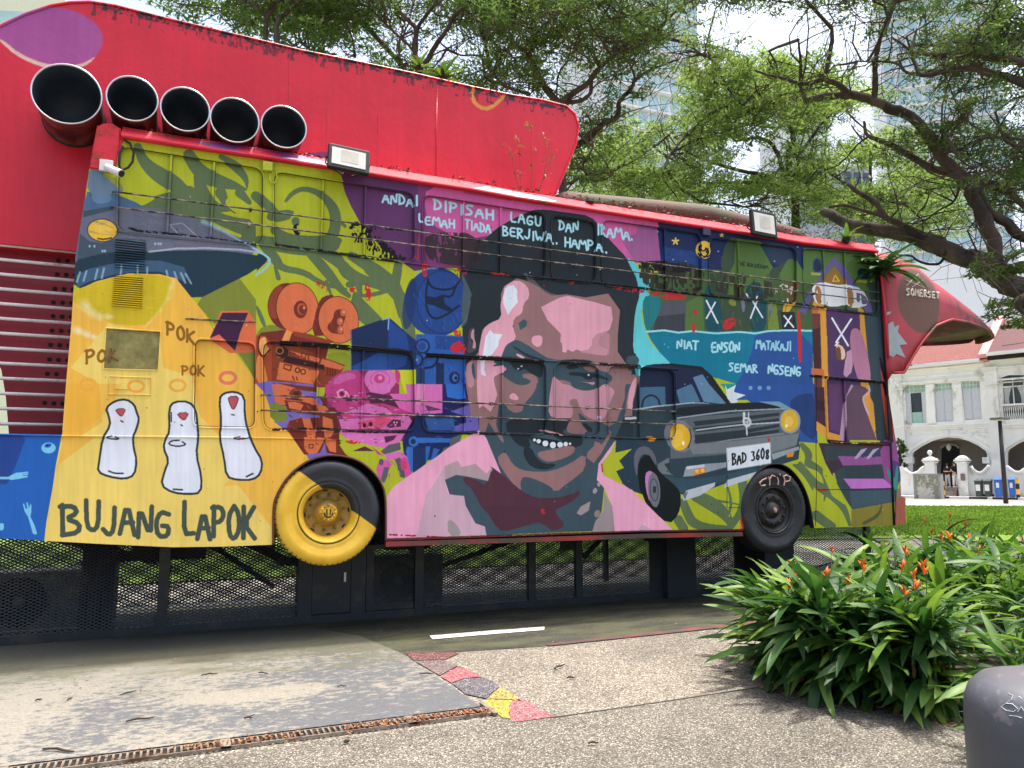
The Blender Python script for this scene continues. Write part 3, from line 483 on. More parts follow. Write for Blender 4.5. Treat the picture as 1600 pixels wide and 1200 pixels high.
    E(T3,WHT,447,1104,6,5); E(T3,WHT,472,1088,5,5); E(T3,WHT,885,1140,7,6); P(T3,(196,140,150),[880,1095,930,1090,930,1120,900,1110],1)
    P(U3,(200,142,156),[650,0,760,0,800,30,900,40,970,0,1010,10,1050,50,1010,140,1000,170,960,235,900,215,840,180,810,90,760,100,800,180,790,210,630,215,640,80],1); P(U3,SKN,[760,100,810,85,840,180,830,220,850,270,865,315,750,305,760,240,800,180],0)
    P(U3,SKN,[1050,40,1110,-20,1115,80,1090,160,1060,240,1000,275,960,240,1000,170],0); L(U3,WHT,22,[890,140,950,120,960,150,930,150],1); L(U3,WHT,10,[940,130,945,210],0)
    P(T3,SLT,[800,1200,870,1190,960,1200,960,1215,900,1240,830,1230],1)
    P(U3,(58,106,144),[520,130,540,105,565,140,560,185,520,190],0); P(U3,SLT,[820,180,880,230,915,280,895,305,850,260,830,210],1); P(U3,HAIR,[850,230,900,270,905,295,880,290],1)
    P(U3,SKN,[200,110,300,200,310,270,350,350,345,375,300,310,270,240,240,245,215,290,200,280],1); 
    P(U3,HAIR,[370,225,500,205,620,230,760,215,770,240,730,300,850,325,845,380,770,405,700,345,600,300,500,330,520,400,470,400,410,360,370,290],1)
    P(U3,(206,150,160),[565,290,600,285,700,310,725,325,650,320,620,300],1); P(U3,(24,30,36),[500,330,600,340,780,370,760,400,620,400,540,370],1)
    for x,y,r in((540,350,10),(566,358,14),(608,372,19),(655,382,20),(700,380,18),(735,376,14),(762,374,8)): E(U3,WHT,x,y,r,r*1.0)
    P(U3,HAIR,[465,400,520,395,550,460,600,500,670,495,668,520,600,540,520,520,480,470],1); P(U3,SKN,[555,425,640,412,740,385,800,392,780,440,700,475,620,490,570,462],1)
    P(U3,SKN,[300,470,345,425,370,440,400,500,460,540,560,550,650,545,760,500,860,430,860,530,790,590,720,640,690,670,650,665,655,650,560,600,470,575,450,620,460,672,420,640,370,580],1); P(U3,SLT,[770,440,780,445,740,500,650,540,600,545,660,525,690,490],1)
    P(U3,SKN,[920,345,960,380,1000,270,1030,300,960,430,910,495,865,460,870,430,910,390],0); P(U3,SLT,[940,230,1010,270,1000,320,960,380,930,340,860,400,850,330],0)
    FT=(720,500,5.3333)
    P(FT,SLT,[320,330,365,280,385,215,455,165,500,190,580,250,700,325,760,350,830,338,1000,350,1000,372,880,378,820,380,785,430,775,480,745,560,735,800,600,800,520,770,600,640,660,520,600,400,400,345],0)
    P(FT,SLT,[560,640,640,560,720,560,735,820,560,830,520,780],1)
    P(FT,SKN,[280,470,320,455,370,470,410,500,480,545,560,545,600,510,580,480,510,460,540,445,600,445,650,480,650,530,610,620,550,680,520,730,515,770,420,765,380,700,320,700,310,600,290,540],1)
    P(FT,SLT,[270,380,330,350,400,345,700,350,720,500,700,520,650,480,600,440,510,440,500,470,570,490,600,510,560,540,480,540,410,500,370,470,330,450,370,440,395,420,395,390,360,375,290,385],1)
    P(FT,HAIR,[400,345,560,350,700,350,690,480,650,470,570,430,540,400,500,430,450,400,430,370],1); P(FT,HAIR,[425,218,445,220,560,290,710,335,650,342,560,312,480,262],1); P(FT,LPK,[455,285,480,282,530,310,535,325,480,310],1); E(FT,WHT,515,383,9,6); E(FT,WHT,487,405,7,7); P(FT,LPK,[410,630,450,598,495,650,480,668,420,660],1)
    P(FT,(200,142,156),[770,470,800,480,840,510,870,550,890,540,960,590,1060,600,1150,580,1230,540,1290,580,1290,620,1240,680,1220,760,1200,820,1150,800,1090,760,1050,690,960,650,910,670,940,730,940,800,920,820,800,810,730,800,735,650,760,500],1)
    P(FT,SKN,[1000,350,1300,300,1380,400,1370,640,1300,560,1230,540,1150,580,1000,560,900,500,830,450,1000,400],1,.0)
    P(FT,SLT,[820,390,860,380,900,375,1000,368,1060,380,1030,400,1080,430,1200,440,1270,460,1275,500,1230,530,1170,520,1130,520,1100,500,1020,510,1060,525,1150,555,1120,580,1040,590,960,570,920,530,930,490,880,480,850,450],1)
    P(FT,SKN,[905,680,955,650,1010,740,1060,830,1100,900,1020,955,900,940,890,890,940,800,945,740],1); P(FT,SLT,[985,765,1040,810,1090,850,1120,910,1080,940,1020,880,1000,820],1)
    P(FT,HAIR,[890,370,960,370,1000,390,970,405,890,410],1); P(FT,HAIR,[900,440,960,430,1060,440,1110,440,1170,460,1240,500,1200,500,1110,470,1100,495,1040,490,1020,465,920,460],1); E(FT,WHT,1075,457,9,9); P(FT,SKN,[1025,385,1120,380,1140,400,1130,430,1080,430,1040,405],1); P(FT,(206,150,160),[1000,510,1100,520,1130,510,1120,545,1060,520],1)
    P(FT,HAIR,[1020,860,1050,860,1110,905,1100,935,1070,930],1); P(FT,(206,150,160),[650,915,700,915,770,935,860,965,800,960,760,965,720,930],1); P(FT,SLT,[870,900,900,940,1000,955,1120,940,1170,880,1230,900,1210,1000,1160,1030,1100,1000,1060,1100,1010,1050,1020,980,960,970,860,950],1)
    # shirt, scarf
    P(U2,SHP,[815,975,818,700,860,640,960,570,1080,490,1200,400,1400,288,1440,340,1532,562,1470,515,1440,620,1300,640,1100,800,1000,960,915,975],0)
    P(U2,SHG,[1000,960,1040,800,1060,700,1130,600,1180,510,1260,478,1290,520,1370,498,1440,562,1475,518,1480,580,1440,640,1330,580,1250,570,1180,610,1200,690,1300,700,1310,760,1370,870,1430,890,1440,945],0)
    P(U2,(172,150,152),[1180,515,1260,480,1280,520,1370,500,1440,560,1475,520,1480,580,1440,640,1330,585,1250,570,1180,600],0,.8)
    P(U2,SLT,[1180,600,1250,568,1330,580,1600,640,1600,950,1440,945,1430,890,1370,870,1310,760,1300,700,1210,690],0); P(U2,GRY,[1195,838,1250,870,1290,950,1200,950],1)
    P(U3,MAR,[85,600,110,580,180,600,240,640,275,520,330,560,380,600,460,670,540,710,640,715,740,700,835,662,800,720,730,760,655,795,740,885,660,925,600,880,550,860,480,890,340,925,290,880,250,810,200,760,160,670],1)
    P(U3,(70,40,52),[200,760,640,770,655,795,640,870,480,890,340,925,290,880,250,810],0,.25)
    P(U3,SHP,[1050,345,1020,430,960,500,970,570,1150,660,1230,740,1412,918,1040,925,1025,760,975,650,930,600,940,500],0); P(U3,GRY,[975,680,1025,765,1042,925,900,925,920,860,970,790],0); P(U3,SHG,[1170,920,1225,870,1290,917],0)
    P(U3,(170,150,152),[900,670,920,645,937,665,915,692],1); E(U3,(170,150,152),942,628,10,14); P(U3,(170,150,152),[890,733,880,790,830,822,803,808,830,765],0); P(U3,(150,130,134),[910,800,945,782,950,820,920,840],1)
    P(U3,(88,102,62),[1110,560,1140,540,1130,600,1170,650],0,.0)
    # ---- dark saloon car
    CB=(46,66,76);CN=(26,38,68)
    P(T4,CN,[0,1100,60,1078,200,1075,380,1095,440,1150,580,1330,540,1330,0,1360],1)
    P(T4,(24,32,38),[60,1078,200,1072,385,1092,450,1150,560,1310,530,1330,420,1160,370,1110,200,1090],0)
    P(U4,(64,104,134),[0,20,165,15,170,130,60,150,0,150],0); P(U4,(74,116,146),[225,40,320,0,360,60,390,110,250,125],0); P(T4,(90,130,160),[330,1160,390,1140,430,1200,545,1330,390,1310,340,1190],0); L(U4,(34,40,46),12,[20,140,30,90,75,65,120,85,135,135],1); L(U4,(24,36,66),16,[195,-20,205,130],0); L(U4,(24,36,66),20,[310,-60,390,120],0)
    P(U4,CB,[-30,150,340,120,560,125,870,115,980,170,1000,260,990,470,700,560,350,690,180,690,110,640,-40,480],0)
    P(U4,(24,36,42),[200,190,240,150,560,120,740,115,860,140,900,155,560,175,320,205],0); P(U4,(110,160,170),[740,110,870,110,960,160,900,160,860,140],0); L(U4,(178,190,190),12,[-20,160,100,140,330,118,430,120],0,.9,4)
    L(U4,(150,166,170),9,[230,215,330,200,560,170,900,155],0)
    P(U4,(92,100,106),[190,240,330,205,900,160,990,200,1000,300,960,430,820,440,540,470,330,480,190,470],0)
    for i,(y0,y1) in enumerate(((235,180),(275,215),(320,250),(345,285))): P(U4,(40,54,60),[330,y0,640,y0-32,870,y1,870,y1+18,640,y0-8,350,y0+28],0)
    L(U4,(176,190,190),9,[350,290,500,270,640,255,870,240],0); L(U4,(160,166,170),8,[330,400,560,350,900,310],0,.6); P(U4,(120,126,130),[300,380,560,360,990,310,980,380,820,430,560,430,330,440],0)
    P(U4,(120,122,130),[220,215,300,240,350,330,320,400,280,430,220,420,160,370,160,260],1)
    P(U4,(230,180,40),[200,260,260,245,310,290,315,360,280,410,230,420,195,380],1); E(U4,(248,214,96),230,340,38,60,10,.4); E(U4,(150,156,160),937,232,66,78); E(U4,(228,178,44),935,230,54,68); E(U4,(250,220,120),930,235,26,34,0,.5); E(U4,(255,245,210),915,262,9,10); E(U4,(255,245,210),270,370,8,14)
    L(U4,(40,44,48),6,[310,280,322,340,300,400],1)
    L(U4,(206,210,214),14,[650,180,650,215,645,235,660,265,685,260,690,235,680,215,655,215],1); L(U4,(206,210,214),9,[665,265,668,318],0); L(U4,(206,210,214),9,[678,180,678,215],0); L(U4,(206,210,214),8,[660,235,672,245,675,228],0)
    P(U4,CB,[180,470,540,440,830,440,1000,380,990,470,700,560,350,640,180,600],0); P(U4,(150,160,166),[820,440,990,390,995,410,830,475],0); P(U4,(150,158,164),[285,520,400,500,540,490,540,520,330,575,270,580],0); P(U4,(196,204,210),[290,515,400,502,405,520,290,535],0)
    P(U4,(52,80,94),[120,560,180,580,330,600,560,560,700,520,740,540,700,560,520,610,360,670,190,680,140,640],1); P(U4,(190,196,204),[290,665,470,615,465,640,370,700,270,730,265,700],0); P(U4,(190,196,204),[545,600,740,545,730,570,660,605,520,650],0); P(U4,(100,110,122),[265,690,300,670,280,725],0)
    P(U4,(230,140,40),[330,545,350,528,410,525,415,550,340,575],1); E(U4,(250,190,100),355,545,12,12); E(U4,(250,190,100),390,540,12,12); P(U4,(230,140,40),[918,432,965,425,955,455,915,460],0); P(U4,(216,140,40),[35,328,95,325,95,360,50,362],1)
    P(U4,(196,200,206),[120,160,130,150],0); L(U3,(190,200,204),16,[1120,215,1180,212],1)
    P(U4,(110,118,124),[110,500,180,460,190,560,210,570,110,560],0); P(U4,(40,60,66),[150,500,190,490,190,560],0); 
    P(U3,(100,102,110),[1155,470,1180,400,1240,385,1290,430,1310,520,1270,470,1230,430,1190,470,1180,600],1)
    P(U3,(40,62,78),[1040,560,1045,350,1160,340,1300,500,1310,640,1240,745,1150,668,1090,620],0)
    P(U3,(100,102,110),[1155,470,1180,400,1240,385,1290,430,1310,520,1270,470,1230,430,1190,470,1180,600],1)
    P(U3,(16,26,28),[1190,480,1250,430,1290,500,1330,560,1440,650,1460,720,1440,820,1380,880,1260,780,1200,680,1185,560],1); P(U3,(206,124,190),[1230,560,1260,540,1290,560,1300,640,1320,780,1260,740,1235,660],1); E(U3,(112,118,124),1288,662,38,108,-4); E(U3,(70,76,82),1288,662,24,70,-4,line=6); P(U3,(50,56,60),[1280,640,1300,640,1300,680,1280,680],0)
    P(U3,SHP,[1040,640,1150,660,1230,740,1412,918,1290,918,1040,800],0); P(U3,(214,198,40),[1150,668,1215,690,1235,745],0)
    P(U3,LIME,[1050,350,1045,430,1150,405,1070,480,1100,525,1050,545,1090,620,970,570,960,500,1020,420],0); L(U3,(190,30,30),8,[960,500,966,548],0); P(U3,SKN,[1112,180,1130,60,1150,0,1190,-60,1200,-30,1170,100,1150,170],1); P(U3,(226,160,176),[1130,100,1150,0,1190,-60,1180,40,1160,110,1165,150,1130,175],1)
    P(U4,(14,148,150),[500,0,600,0,580,40,545,40],0); P(U4,(214,224,228),[530,0,545,35,600,5,585,50,660,70,605,95,610,118,570,120,545,90],0)
    for x,r in ((690,13),(748,14),(803,14)): E(U4,(110,160,200),x,25,r,r)
    P(U4,(222,228,234),[540,402,812,367,818,495,548,540],0); L(U4,(190,196,200),5,[540,402,812,367,818,495,548,540,540,402],0)
    TXT(c,U4,(28,30,34),10,'BAD',575,508,665,490,66,.15); TXT(c,U4,(28,30,34),10,'3608',695,480,808,466,62,.1)
    # ---- writing
    CYW=(168,222,232)
    TXT(c,T2,CYW,13,'ANDAI',795,60,1015,90,60,.15); TXT(c,T2,CYW,14,'DIPISAH',1115,105,1495,170,62,.2); TXT(c,T3,CYW,12,'LAGU',395,180,592,215,62,.2); TXT(c,T3,CYW,12,'DAN',700,235,825,250,62,.15); TXT(c,T3,CYW,12,'IRAMA.',930,265,1170,300,66,.15)
    TXT(c,T2,CYW,12,'LEMAH',1015,190,1250,225,54,.15); TXT(c,T2,CYW,11,'TIADA',1310,225,1475,255,56,.12); TXT(c,T3,CYW,12,'BERJIWA..',345,265,700,325,58,.12); TXT(c,T3,CYW,12,'HAMPA..',735,335,1010,380,60,.12)
    TXT(c,T4,CYW,12,'NIAT',230,975,365,985,52,.15); TXT(c,T4,CYW,13,'ENSON',445,1000,625,1000,60,.1); TXT(c,T4,(150,206,222),11,'MATAKAJI',725,980,945,995,54,.12); TXT(c,T4,CYW,11,'SEMAR',555,1120,735,1130,52,.15); TXT(c,T4,CYW,12,'NGSENG',800,1135,1005,1155,58,.12)
    # ---- doors, stickers, chips
    SIL=(232,234,238)
    for t,a in((T4,[415,680,485,820]),(T4,[470,690,415,790]),(T4,[675,635,765,785]),(T4,[742,650,690,790]),(T4,[900,775,958,845]),(T4,[945,775,905,840]),(T4,[1200,790,1300,960]),(T4,[1320,795,1225,940])): L(t,SIL,12 if a[1]>770 and a[0]>1100 else 10 if a[0]<1000 else 9,a,0)
    RED=(205,36,44); BK=(26,24,26)
    for t,a,th,sx,sy,col in((T4,[20,610,300,640,270,680,100,665],.42,10,3,RED),(T4,[330,730,360,745,355,775,330,760],.3,3,3,RED),(T4,[520,800,600,780,600,830,540,870,515,850],.3,4,5,RED),(T4,[980,730,1000,740,1015,1060,990,1075,985,860],.2,4,9,RED),(T4,[325,820,345,820,345,880,325,880],.2,3,5,RED),
        (T2,[360,560,440,560,450,640,400,600],.5,3,4,RED),(T2,[580,600,625,590,620,625,590,630],.3,3,3,RED),(T2,[680,570,715,575,720,680,680,680],.4,3,4,RED),(T2,[1210,960,1290,920,1330,1010,1220,1005],.35,4,5,RED),(T2,[1230,860,1280,860,1280,910,1240,900],.45,3,3,RED),(T2,[1240,480,1320,480,1310,540,1250,530],.5,3,5,RED),(T2,[1460,505,1600,510,1600,530,1470,520],.5,6,3,RED),
        (T3,[750,560,785,562,780,580,755,575],.4,3,3,RED),(T3,[1010,590,1230,610,1220,640,1040,610],.5,5,3,RED),(T3,[260,505,360,510,350,525,270,518],.45,4,3,RED),(U3,[580,780,608,770,608,815,582,810],.4,3,3,RED),(U4,[630,820,665,800,662,912,620,910],.3,4,8,RED),(U4,[1100,650,1180,655,1160,672,1110,668],.35,4,3,RED),(U2,[560,350,660,355,640,380,560,370],.5,5,3,RED),(U4,[795,330,815,340,808,365,798,360],.3,3,3,RED)): c.WEAR(t,col,a,th,sx,sy,int(a[0]))
    c.WEAR(T3,RED,[-160,425,-130,440,-130,540,-165,520],.4,3,6,5); L(T2,(214,40,44),10,[1020,270,1010,420],0,.7); L(T2,(214,40,44),6,[990,400,1010,430],0,.7)
    for t,a,th,sx,sy,col,al in((T2,[600,180,700,180,820,330,990,440,700,400,680,300,560,220],.52,6,10,BK,1),(T2,[560,260,690,240,800,380,650,340],.55,4,8,BK,1),(T2,[1060,240,1420,260,1440,470,1160,450,1060,400],.36,5,18,(52,44,44),.85),(T2,[230,200,275,190,280,270,240,260],.5,5,9,BK,1),
        (T4,[0,420,400,440,400,600,340,640,0,590],.42,5,16,(46,44,36),.9),(T4,[440,510,860,540,840,690,480,640],.5,5,16,(52,50,38),.85),(T4,[860,560,1060,570,1040,690,860,680],.55,5,12,(120,80,40),.8),(T4,[860,560,1000,600,980,690,850,680],.62,4,8,(225,225,228),.9),(T4,[0,420,330,450,320,510,0,480],.4,5,9,BK,1)): c.WEAR(t,col,a,th,sx,sy,int(a[0])+7,al)
    c.WEAR(T4,(232,234,238),[1080,575,1160,560,1240,580,1300,575,1400,600,1450,700,1350,730,1300,700,1220,720,1150,700,1100,690],.25,6,22,3,1); c.WEAR(T4,(160,104,44),[1100,580,1140,590,1150,700,1110,690],.45,8,20,4,.9); c.WEAR(T4,(160,104,44),[1300,590,1340,600,1350,720,1300,710],.4,8,20,6,.9); c.WEAR(T4,(70,66,110),[1330,620,1420,640,1440,700,1380,700],.5,8,20,6,.8)
    TXT(c,T4,(40,50,30),5,'THE BUCKROOM',620,455,810,480,22,.2)
    # chipped black paint along window sills and rails
    def strip(t,a,w,th=.42,seed=2,col=BK):
        a=np.array(a,float).reshape(-1,2); up=a+np.array([0,-w]); dn=a[::-1]+np.array([0,w]); c.WEAR(t,col,np.vstack([up,dn]),th,5,4,seed,1,0)
    strip(T1,[800,215,860,240,1100,262,1500,312,1600,330],9,.4); strip(T2,[120,330,300,355,600,395,900,435],12,.36,4); strip(T2,[150,945,400,955,600,975,900,995,980,1010],14,.3,5); strip(T2,[1060,1020,1300,1030,1600,1045],12,.32,6); strip(T3,[0,1030,300,1040,600,1060],12,.34,7); strip(T3,[140,485,400,510,600,545,900,570,1200,600],9,.42,8); strip(T3,[700,1065,950,1075,1200,1090],9,.42,18)
    strip(T4,[0,600,400,645,900,690,1480,770],9,.4,9); strip(U2,[100,285,400,280,700,300,950,295],9,.4,10); strip(U2,[1060,300,1400,310,1600,310],8,.45,11); strip(U3,[600,310,950,340,1400,345],6,.5,12); strip(U4,[1170,355,1350,375,1560,375],11,.35,13,(60,20,24)); strip(U3,[-500,935,0,960,700,935,1400,920],5,.5,14,(150,30,36)); strip(T4,[1060,1150,1300,1175,1530,1190],7,.45,15); strip(T2,[600,215,1000,240,1600,320],5,.5,16); strip(T3,[0,280,800,370,1600,490],5,.55,17)
    for i in range(260):
        x=c.rng.uniform(140,1380); y=c.rng.uniform(300,820); s_=c.rng.uniform(1,3.5); col=((30,28,30),(214,40,48),(228,228,230),(30,28,30))[i%4]
        E((0,0),col,x*4,y*4,s_,s_*c.rng.uniform(.6,2))
    P((0,0),(118,38,44),[x*4 for x in (598,842.5,800,837,1000,830,1166,827.5,1166,846,598,862)],0); L((0,0),(70,30,34),6,[x*4 for x in (600,842,800,836,1000,829.5,1164,827)],0,.8)
    # faint dirt: long vertical runs and soft mottling (paint film wear)
    n=c.noise(7,90,11)*.5+c.noise(26,200,12)*.3+c.noise(140,120,13)*.2
    c.im*=(0.95+.10*n)[...,None]
    g_=c.im.mean(2,keepdims=True); c.im[:]=c.im*.93+g_*.07
    # purple sky continues up to the roof edge
    # red top corner at left
    P(T0,(214,52,74),[590,780,760,780,780,860,740,960,720,1060,560,1060],0)
    return c
def build_hull():
    c=Canvas(-420,-20,930,720,1.0,(212,32,54)); P,L,V,E=c.P,c.L,c.V,c.E
    P(T0,(224,190,168),[-60,180,0,260,100,350,230,410,350,440,480,430,560,400,605,345,560,330,300,380,0,200],1); P(T0,(168,76,146),[-100,220,-40,200,0,165,180,60,350,40,480,70,600,140,645,220,640,300,590,360,500,405,380,405,280,400,130,340,0,235],1); P(T0,(168,80,154),[480,130,540,90,545,280,500,250,480,200],0,.4)
    L(V2,(216,150,60),24,[1352,550,1348,600,1370,650,1430,685,1490,660,1550,600],1)
    P(V2,(120,50,110),[300,960,460,945,460,1010,300,1000],0)
    for x,y0,y1 in((205,60,700),(1120,520,1100),(440,400,1000),(760,440,1050)): L(V2,(150,14,34),7,[x,y0+280,x-3,y1],0,.35,7); L(V2,(232,60,80),6,[x+12,y0+280,x+9,y1],0,.25)
    n=c.noise(5,60,3)*.5+c.noise(60,60,4)*.5; c.im*=(.95+.08*n)[...,None]
    tops=[(-30,60),(0,38),(40,20),(110,4),(140,3),(255,28),(400,62),(550,95),(650,116),(737,136),(800,149),(885,165)]
    for (a,b),(d,e) in zip(tops[4:-1],tops[5:]):
        c.WEAR((0,0),(48,24,28),[a*4,b*4-8,d*4,e*4-8,d*4,e*4+34,a*4,b*4+34],.52,3,3,int(a)+3,.9,0); c.WEAR((0,0),(48,24,28),[a*4,b*4-8,d*4,e*4-8,d*4,e*4+80,a*4,b*4+80],.66,2,7,int(a)+9,.6,0)
    P(V2,(230,60,84),[-20,250,-150,300],0)
    return c
# ---------------------------------------------------------------- mural rasters -> textures laid flat on their walls
def warp(cv,name,X0,X1,Z0,Z1,res,Y):
    W=int((X1-X0)*res); H=int((Z1-Z0)*res)
    xs=X0+(np.arange(W)+.5)/res; zs=Z0+(np.arange(H)+.5)/res; X,Z=np.meshgrid(xs,zs)
    d0=X-CAMP[0]; d1=Y-CAMP[1]; d2=Z-CAMP[2]
    dz=d0*FW[0]+d1*FW[1]+d2*FW[2]; px=800+FPX*(d0*RT[0]+d1*RT[1])/dz; py=600-FPX*(d0*UP[0]+d1*UP[1]+d2*UP[2])/dz
    u=np.clip((px-cv.x0)*cv.S-.5,0,cv.W-1.001); v=np.clip((py-cv.y0)*cv.S-.5,0,cv.H-1.001)
    ui=u.astype(int); vi=v.astype(int); fu=(u-ui)[...,None].astype(np.float32); fv=(v-vi)[...,None].astype(np.float32)
    a=cv.im[vi,ui]*(1-fu)+cv.im[vi,ui+1]*fu; b=cv.im[vi+1,ui]*(1-fu)+cv.im[vi+1,ui+1]*fu
    out=np.ones((H,W,4),np.float32); out[...,:3]=np.clip((a*(1-fv)+b*fv)/255,0,1)
    im=bpy.data.images.new(name,W,H); im.colorspace_settings.name='sRGB'; im.pixels.foreach_set(out.ravel()); im.update(); im.pack()
    def uvf(co): return np.stack([(co[:,0]-X0)/(X1-X0),(co[:,2]-Z0)/(Z1-Z0)],1)
    return im,uvf
def paintmat(name,im,rough,gain=1.0,bmp=.25,spc=.4,ext='EXTEND'):
    m,nt,b=newmat(name); t=N(nt,'TexImage',image=im,extension=ext,interpolation='Cubic'); uv=N(nt,'UVMap',uv_map='UVMap'); nt.links.new(uv.outputs[0],t.inputs[0])
    n1=noise(nt,1.3,6,.6); n2=noise(nt,9,8,.7,stretch=(1,1,.25)); n3=noise(nt,60,3,.6)
    g=ramp(nt,n1,[(.3,(.86,.86,.86,1)),(.7,(1.04,1.04,1.04,1))]); c=mix(nt,1.0,t.outputs[0],g,'MULTIPLY')
    s=ramp(nt,n2,[(.60,(0,0,0,1)),(.80,(.35,.35,.35,1))]); c=mix(nt,s,c,(.06,.055,.05,1))
    c=mix(nt,1.0,c,(gain,gain,gain,1),'MULTIPLY'); nt.links.new(c,b.inputs['Base Color'])
    r=ramp(nt,n2,[(.3,(rough-.08,)*3),(.8,(rough+.15,)*3)]); nt.links.new(r,b.inputs['Roughness'])
    b.inputs['Specular IOR Level'].default_value=spc
    h=N(nt,'Math',operation='ADD'); h2=N(nt,'Math',operation='MULTIPLY',i_1=.12); nt.links.new(n3,h2.inputs[0]); nt.links.new(n1,h.inputs[0]); nt.links.new(h2.outputs[0],h.inputs[1])
    bump(nt,b,h.outputs[0],bmp,.02); return m
cv=build_mural(); imb,uvb=warp(cv,'bus_mural',-1.32,9.25,.75,4.85,340,0.0); MUR=paintmat('bus_paint_mural',imb,.5,gain=1.06,spc=.16)
cvh=build_hull(); imh,uvh=warp(cvh,'hull_paint',-4.2,4.6,1.6,6.6,150,.5); HUL=paintmat('hull_paint_red',imh,.36,gain=1.0,bmp=.8)
del cv,cvh
BLK=M('black_rubber',(24,25,27),.7,bmp=.2); DRK=M('dark_steel_paint',(34,40,46),.55,var=.2,scale=5,dirt=(60,58,52),dirtamt=.3); CHS=M('chassis_grime',(20,20,21),.8,dirt=(70,50,38),dirtamt=.4)
RED=M('roof_red_paint',(214,34,54),.45,var=.1,scale=3,dirt=(70,52,36),dirtamt=.25); DRED=M('dark_red_panel',(138,14,36),.4,var=.12); SILV=M('brushed_tube_metal',(236,232,230),.35,0,var=.08,scale=14,dirt=(150,120,100),dirtamt=.1)
HOLE=M('painted_hole_shade',(12,12,14),.8); PALE=M('light_face_glass',(206,206,196),.25,var=.05); WHT_=M('white_plastic',(226,226,222),.4,var=.05)  # HOLE: flat black painted in place of the shade inside openings
STEEL=M('aged_bar_metal',(150,136,120),.45,.3,var=.5,scale=18,dirt=(34,30,28),dirtamt=.75,bmp=.3)
GASK=M('old_window_gasket',(40,40,38),.7,var=.4,scale=12); LIM=M('lime_box_paint',(176,186,40),.5)
# ================================================================= THE GROUND
def groundmat(name,base,spec,dark,scale=95,rough=.85,stain=(.5,.5,.5),big=.42,moss=None,mossrange=None,bmp=.5):
    m,nt,b=newmat(name); tc=N(nt,'TexCoord').outputs['Object']
    v=N(nt,'TexVoronoi'); v.inputs['Randomness'].default_value=1; v.inputs['Scale'].default_value=scale; nt.links.new(tc,v.inputs['Vector'])
    col=N(nt,'SeparateColor'); nt.links.new(v.outputs['Color'],col.inputs[0])
    c=ramp(nt,col.outputs[0],[(0,lin(dark)),(.35,lin(base)),(.72,lin(base)),(1,lin(spec))])
    edge=ramp(nt,v.outputs['Distance'],[(.25,(1,1,1,1)),(.62,(.5,.5,.5,1))]); c=mix(nt,.8,c,edge,'MULTIPLY')
    n1=noise(nt,.8,7,.62,tc); c=mix(nt,1.0,c,ramp(nt,n1,[(.3,(1-big,1-big,1-big*1.05,1)),(.68,(1.08,1.06,1.0,1))]),'MULTIPLY')
    n2=noise(nt,2.6,9,.75,tc); c=mix(nt,ramp(nt,n2,[(.56,(0,0,0,1)),(.74,(.55,.55,.55,1))]),c,(.05,.045,.035,1))
    if moss:
        n3=noise(nt,2.2,9,.72,tc,stretch=(.6,2.2,1)); c=mix(nt,ramp(nt,n3,[(mossrange[0],(0,0,0,1)),(mossrange[1],(.85,.85,.85,1))]),c,lin(moss))
    nt.links.new(c,b.inputs['Base Color']); b.inputs['Roughness'].default_value=rough; b.inputs['Specular IOR Level'].default_value=.25
    bump(nt,b,v.outputs['Distance'],bmp,.006); return m
G1=groundmat('washed_aggregate_concrete',(137,131,122),(208,201,188),(78,72,65)); G2=groundmat('greyer_aggregate_concrete',(114,110,103),(188,183,172),(60,57,52),120)
G3=groundmat('damp_mossy_slab',(66,66,62),(104,102,94),(42,42,40),150,.8,moss=(80,82,58),mossrange=(.42,.60),bmp=.3)
def struct(o): o['kind']='structure'; return o
z0=MB().add([(-400,-400,0),(600,-400,0),(600,600,0),(-400,600,0)],[(0,1,2,3)]); 
struct(z0.obj('ground',G1))
# greyer front strip with a cut joint
fr=[(-30,-12),(30,-12),(30,-2.4),(3.85,-2.90),(3.0,-2.93),(2.28,-2.94),(2.02,-2.80),(-.5,-2.80),(-3,-2.8),(-30,-2.8)]
struct(MB().poly([(x,y,.004) for x,y in fr]).obj('paved_area',G2))
JNT=M('joint_filler_dark',(60,56,50),.9)
struct(MB().prism([(2.28,-2.945,.005),(3.0,-2.935,.005),(3.85,-2.905,.005),(8,-2.70,.005),(8,-2.69,.005),(3.85,-2.893,.005),(3.0,-2.922,.005),(2.28,-2.93,.005)],(0,0,.003)).obj('paving_joint',JNT))
struct(MB().poly([(-30,-.95,.004),(1.88,-.84,.004),(3.1,-1.0,.004),(5.6,-.86,.004),(7.0,-.86,.004),(12.5,-.8,.004),(12.5,2.9,.004),(-30,2.9,.004)]).obj('bus_standing_slab',G3))
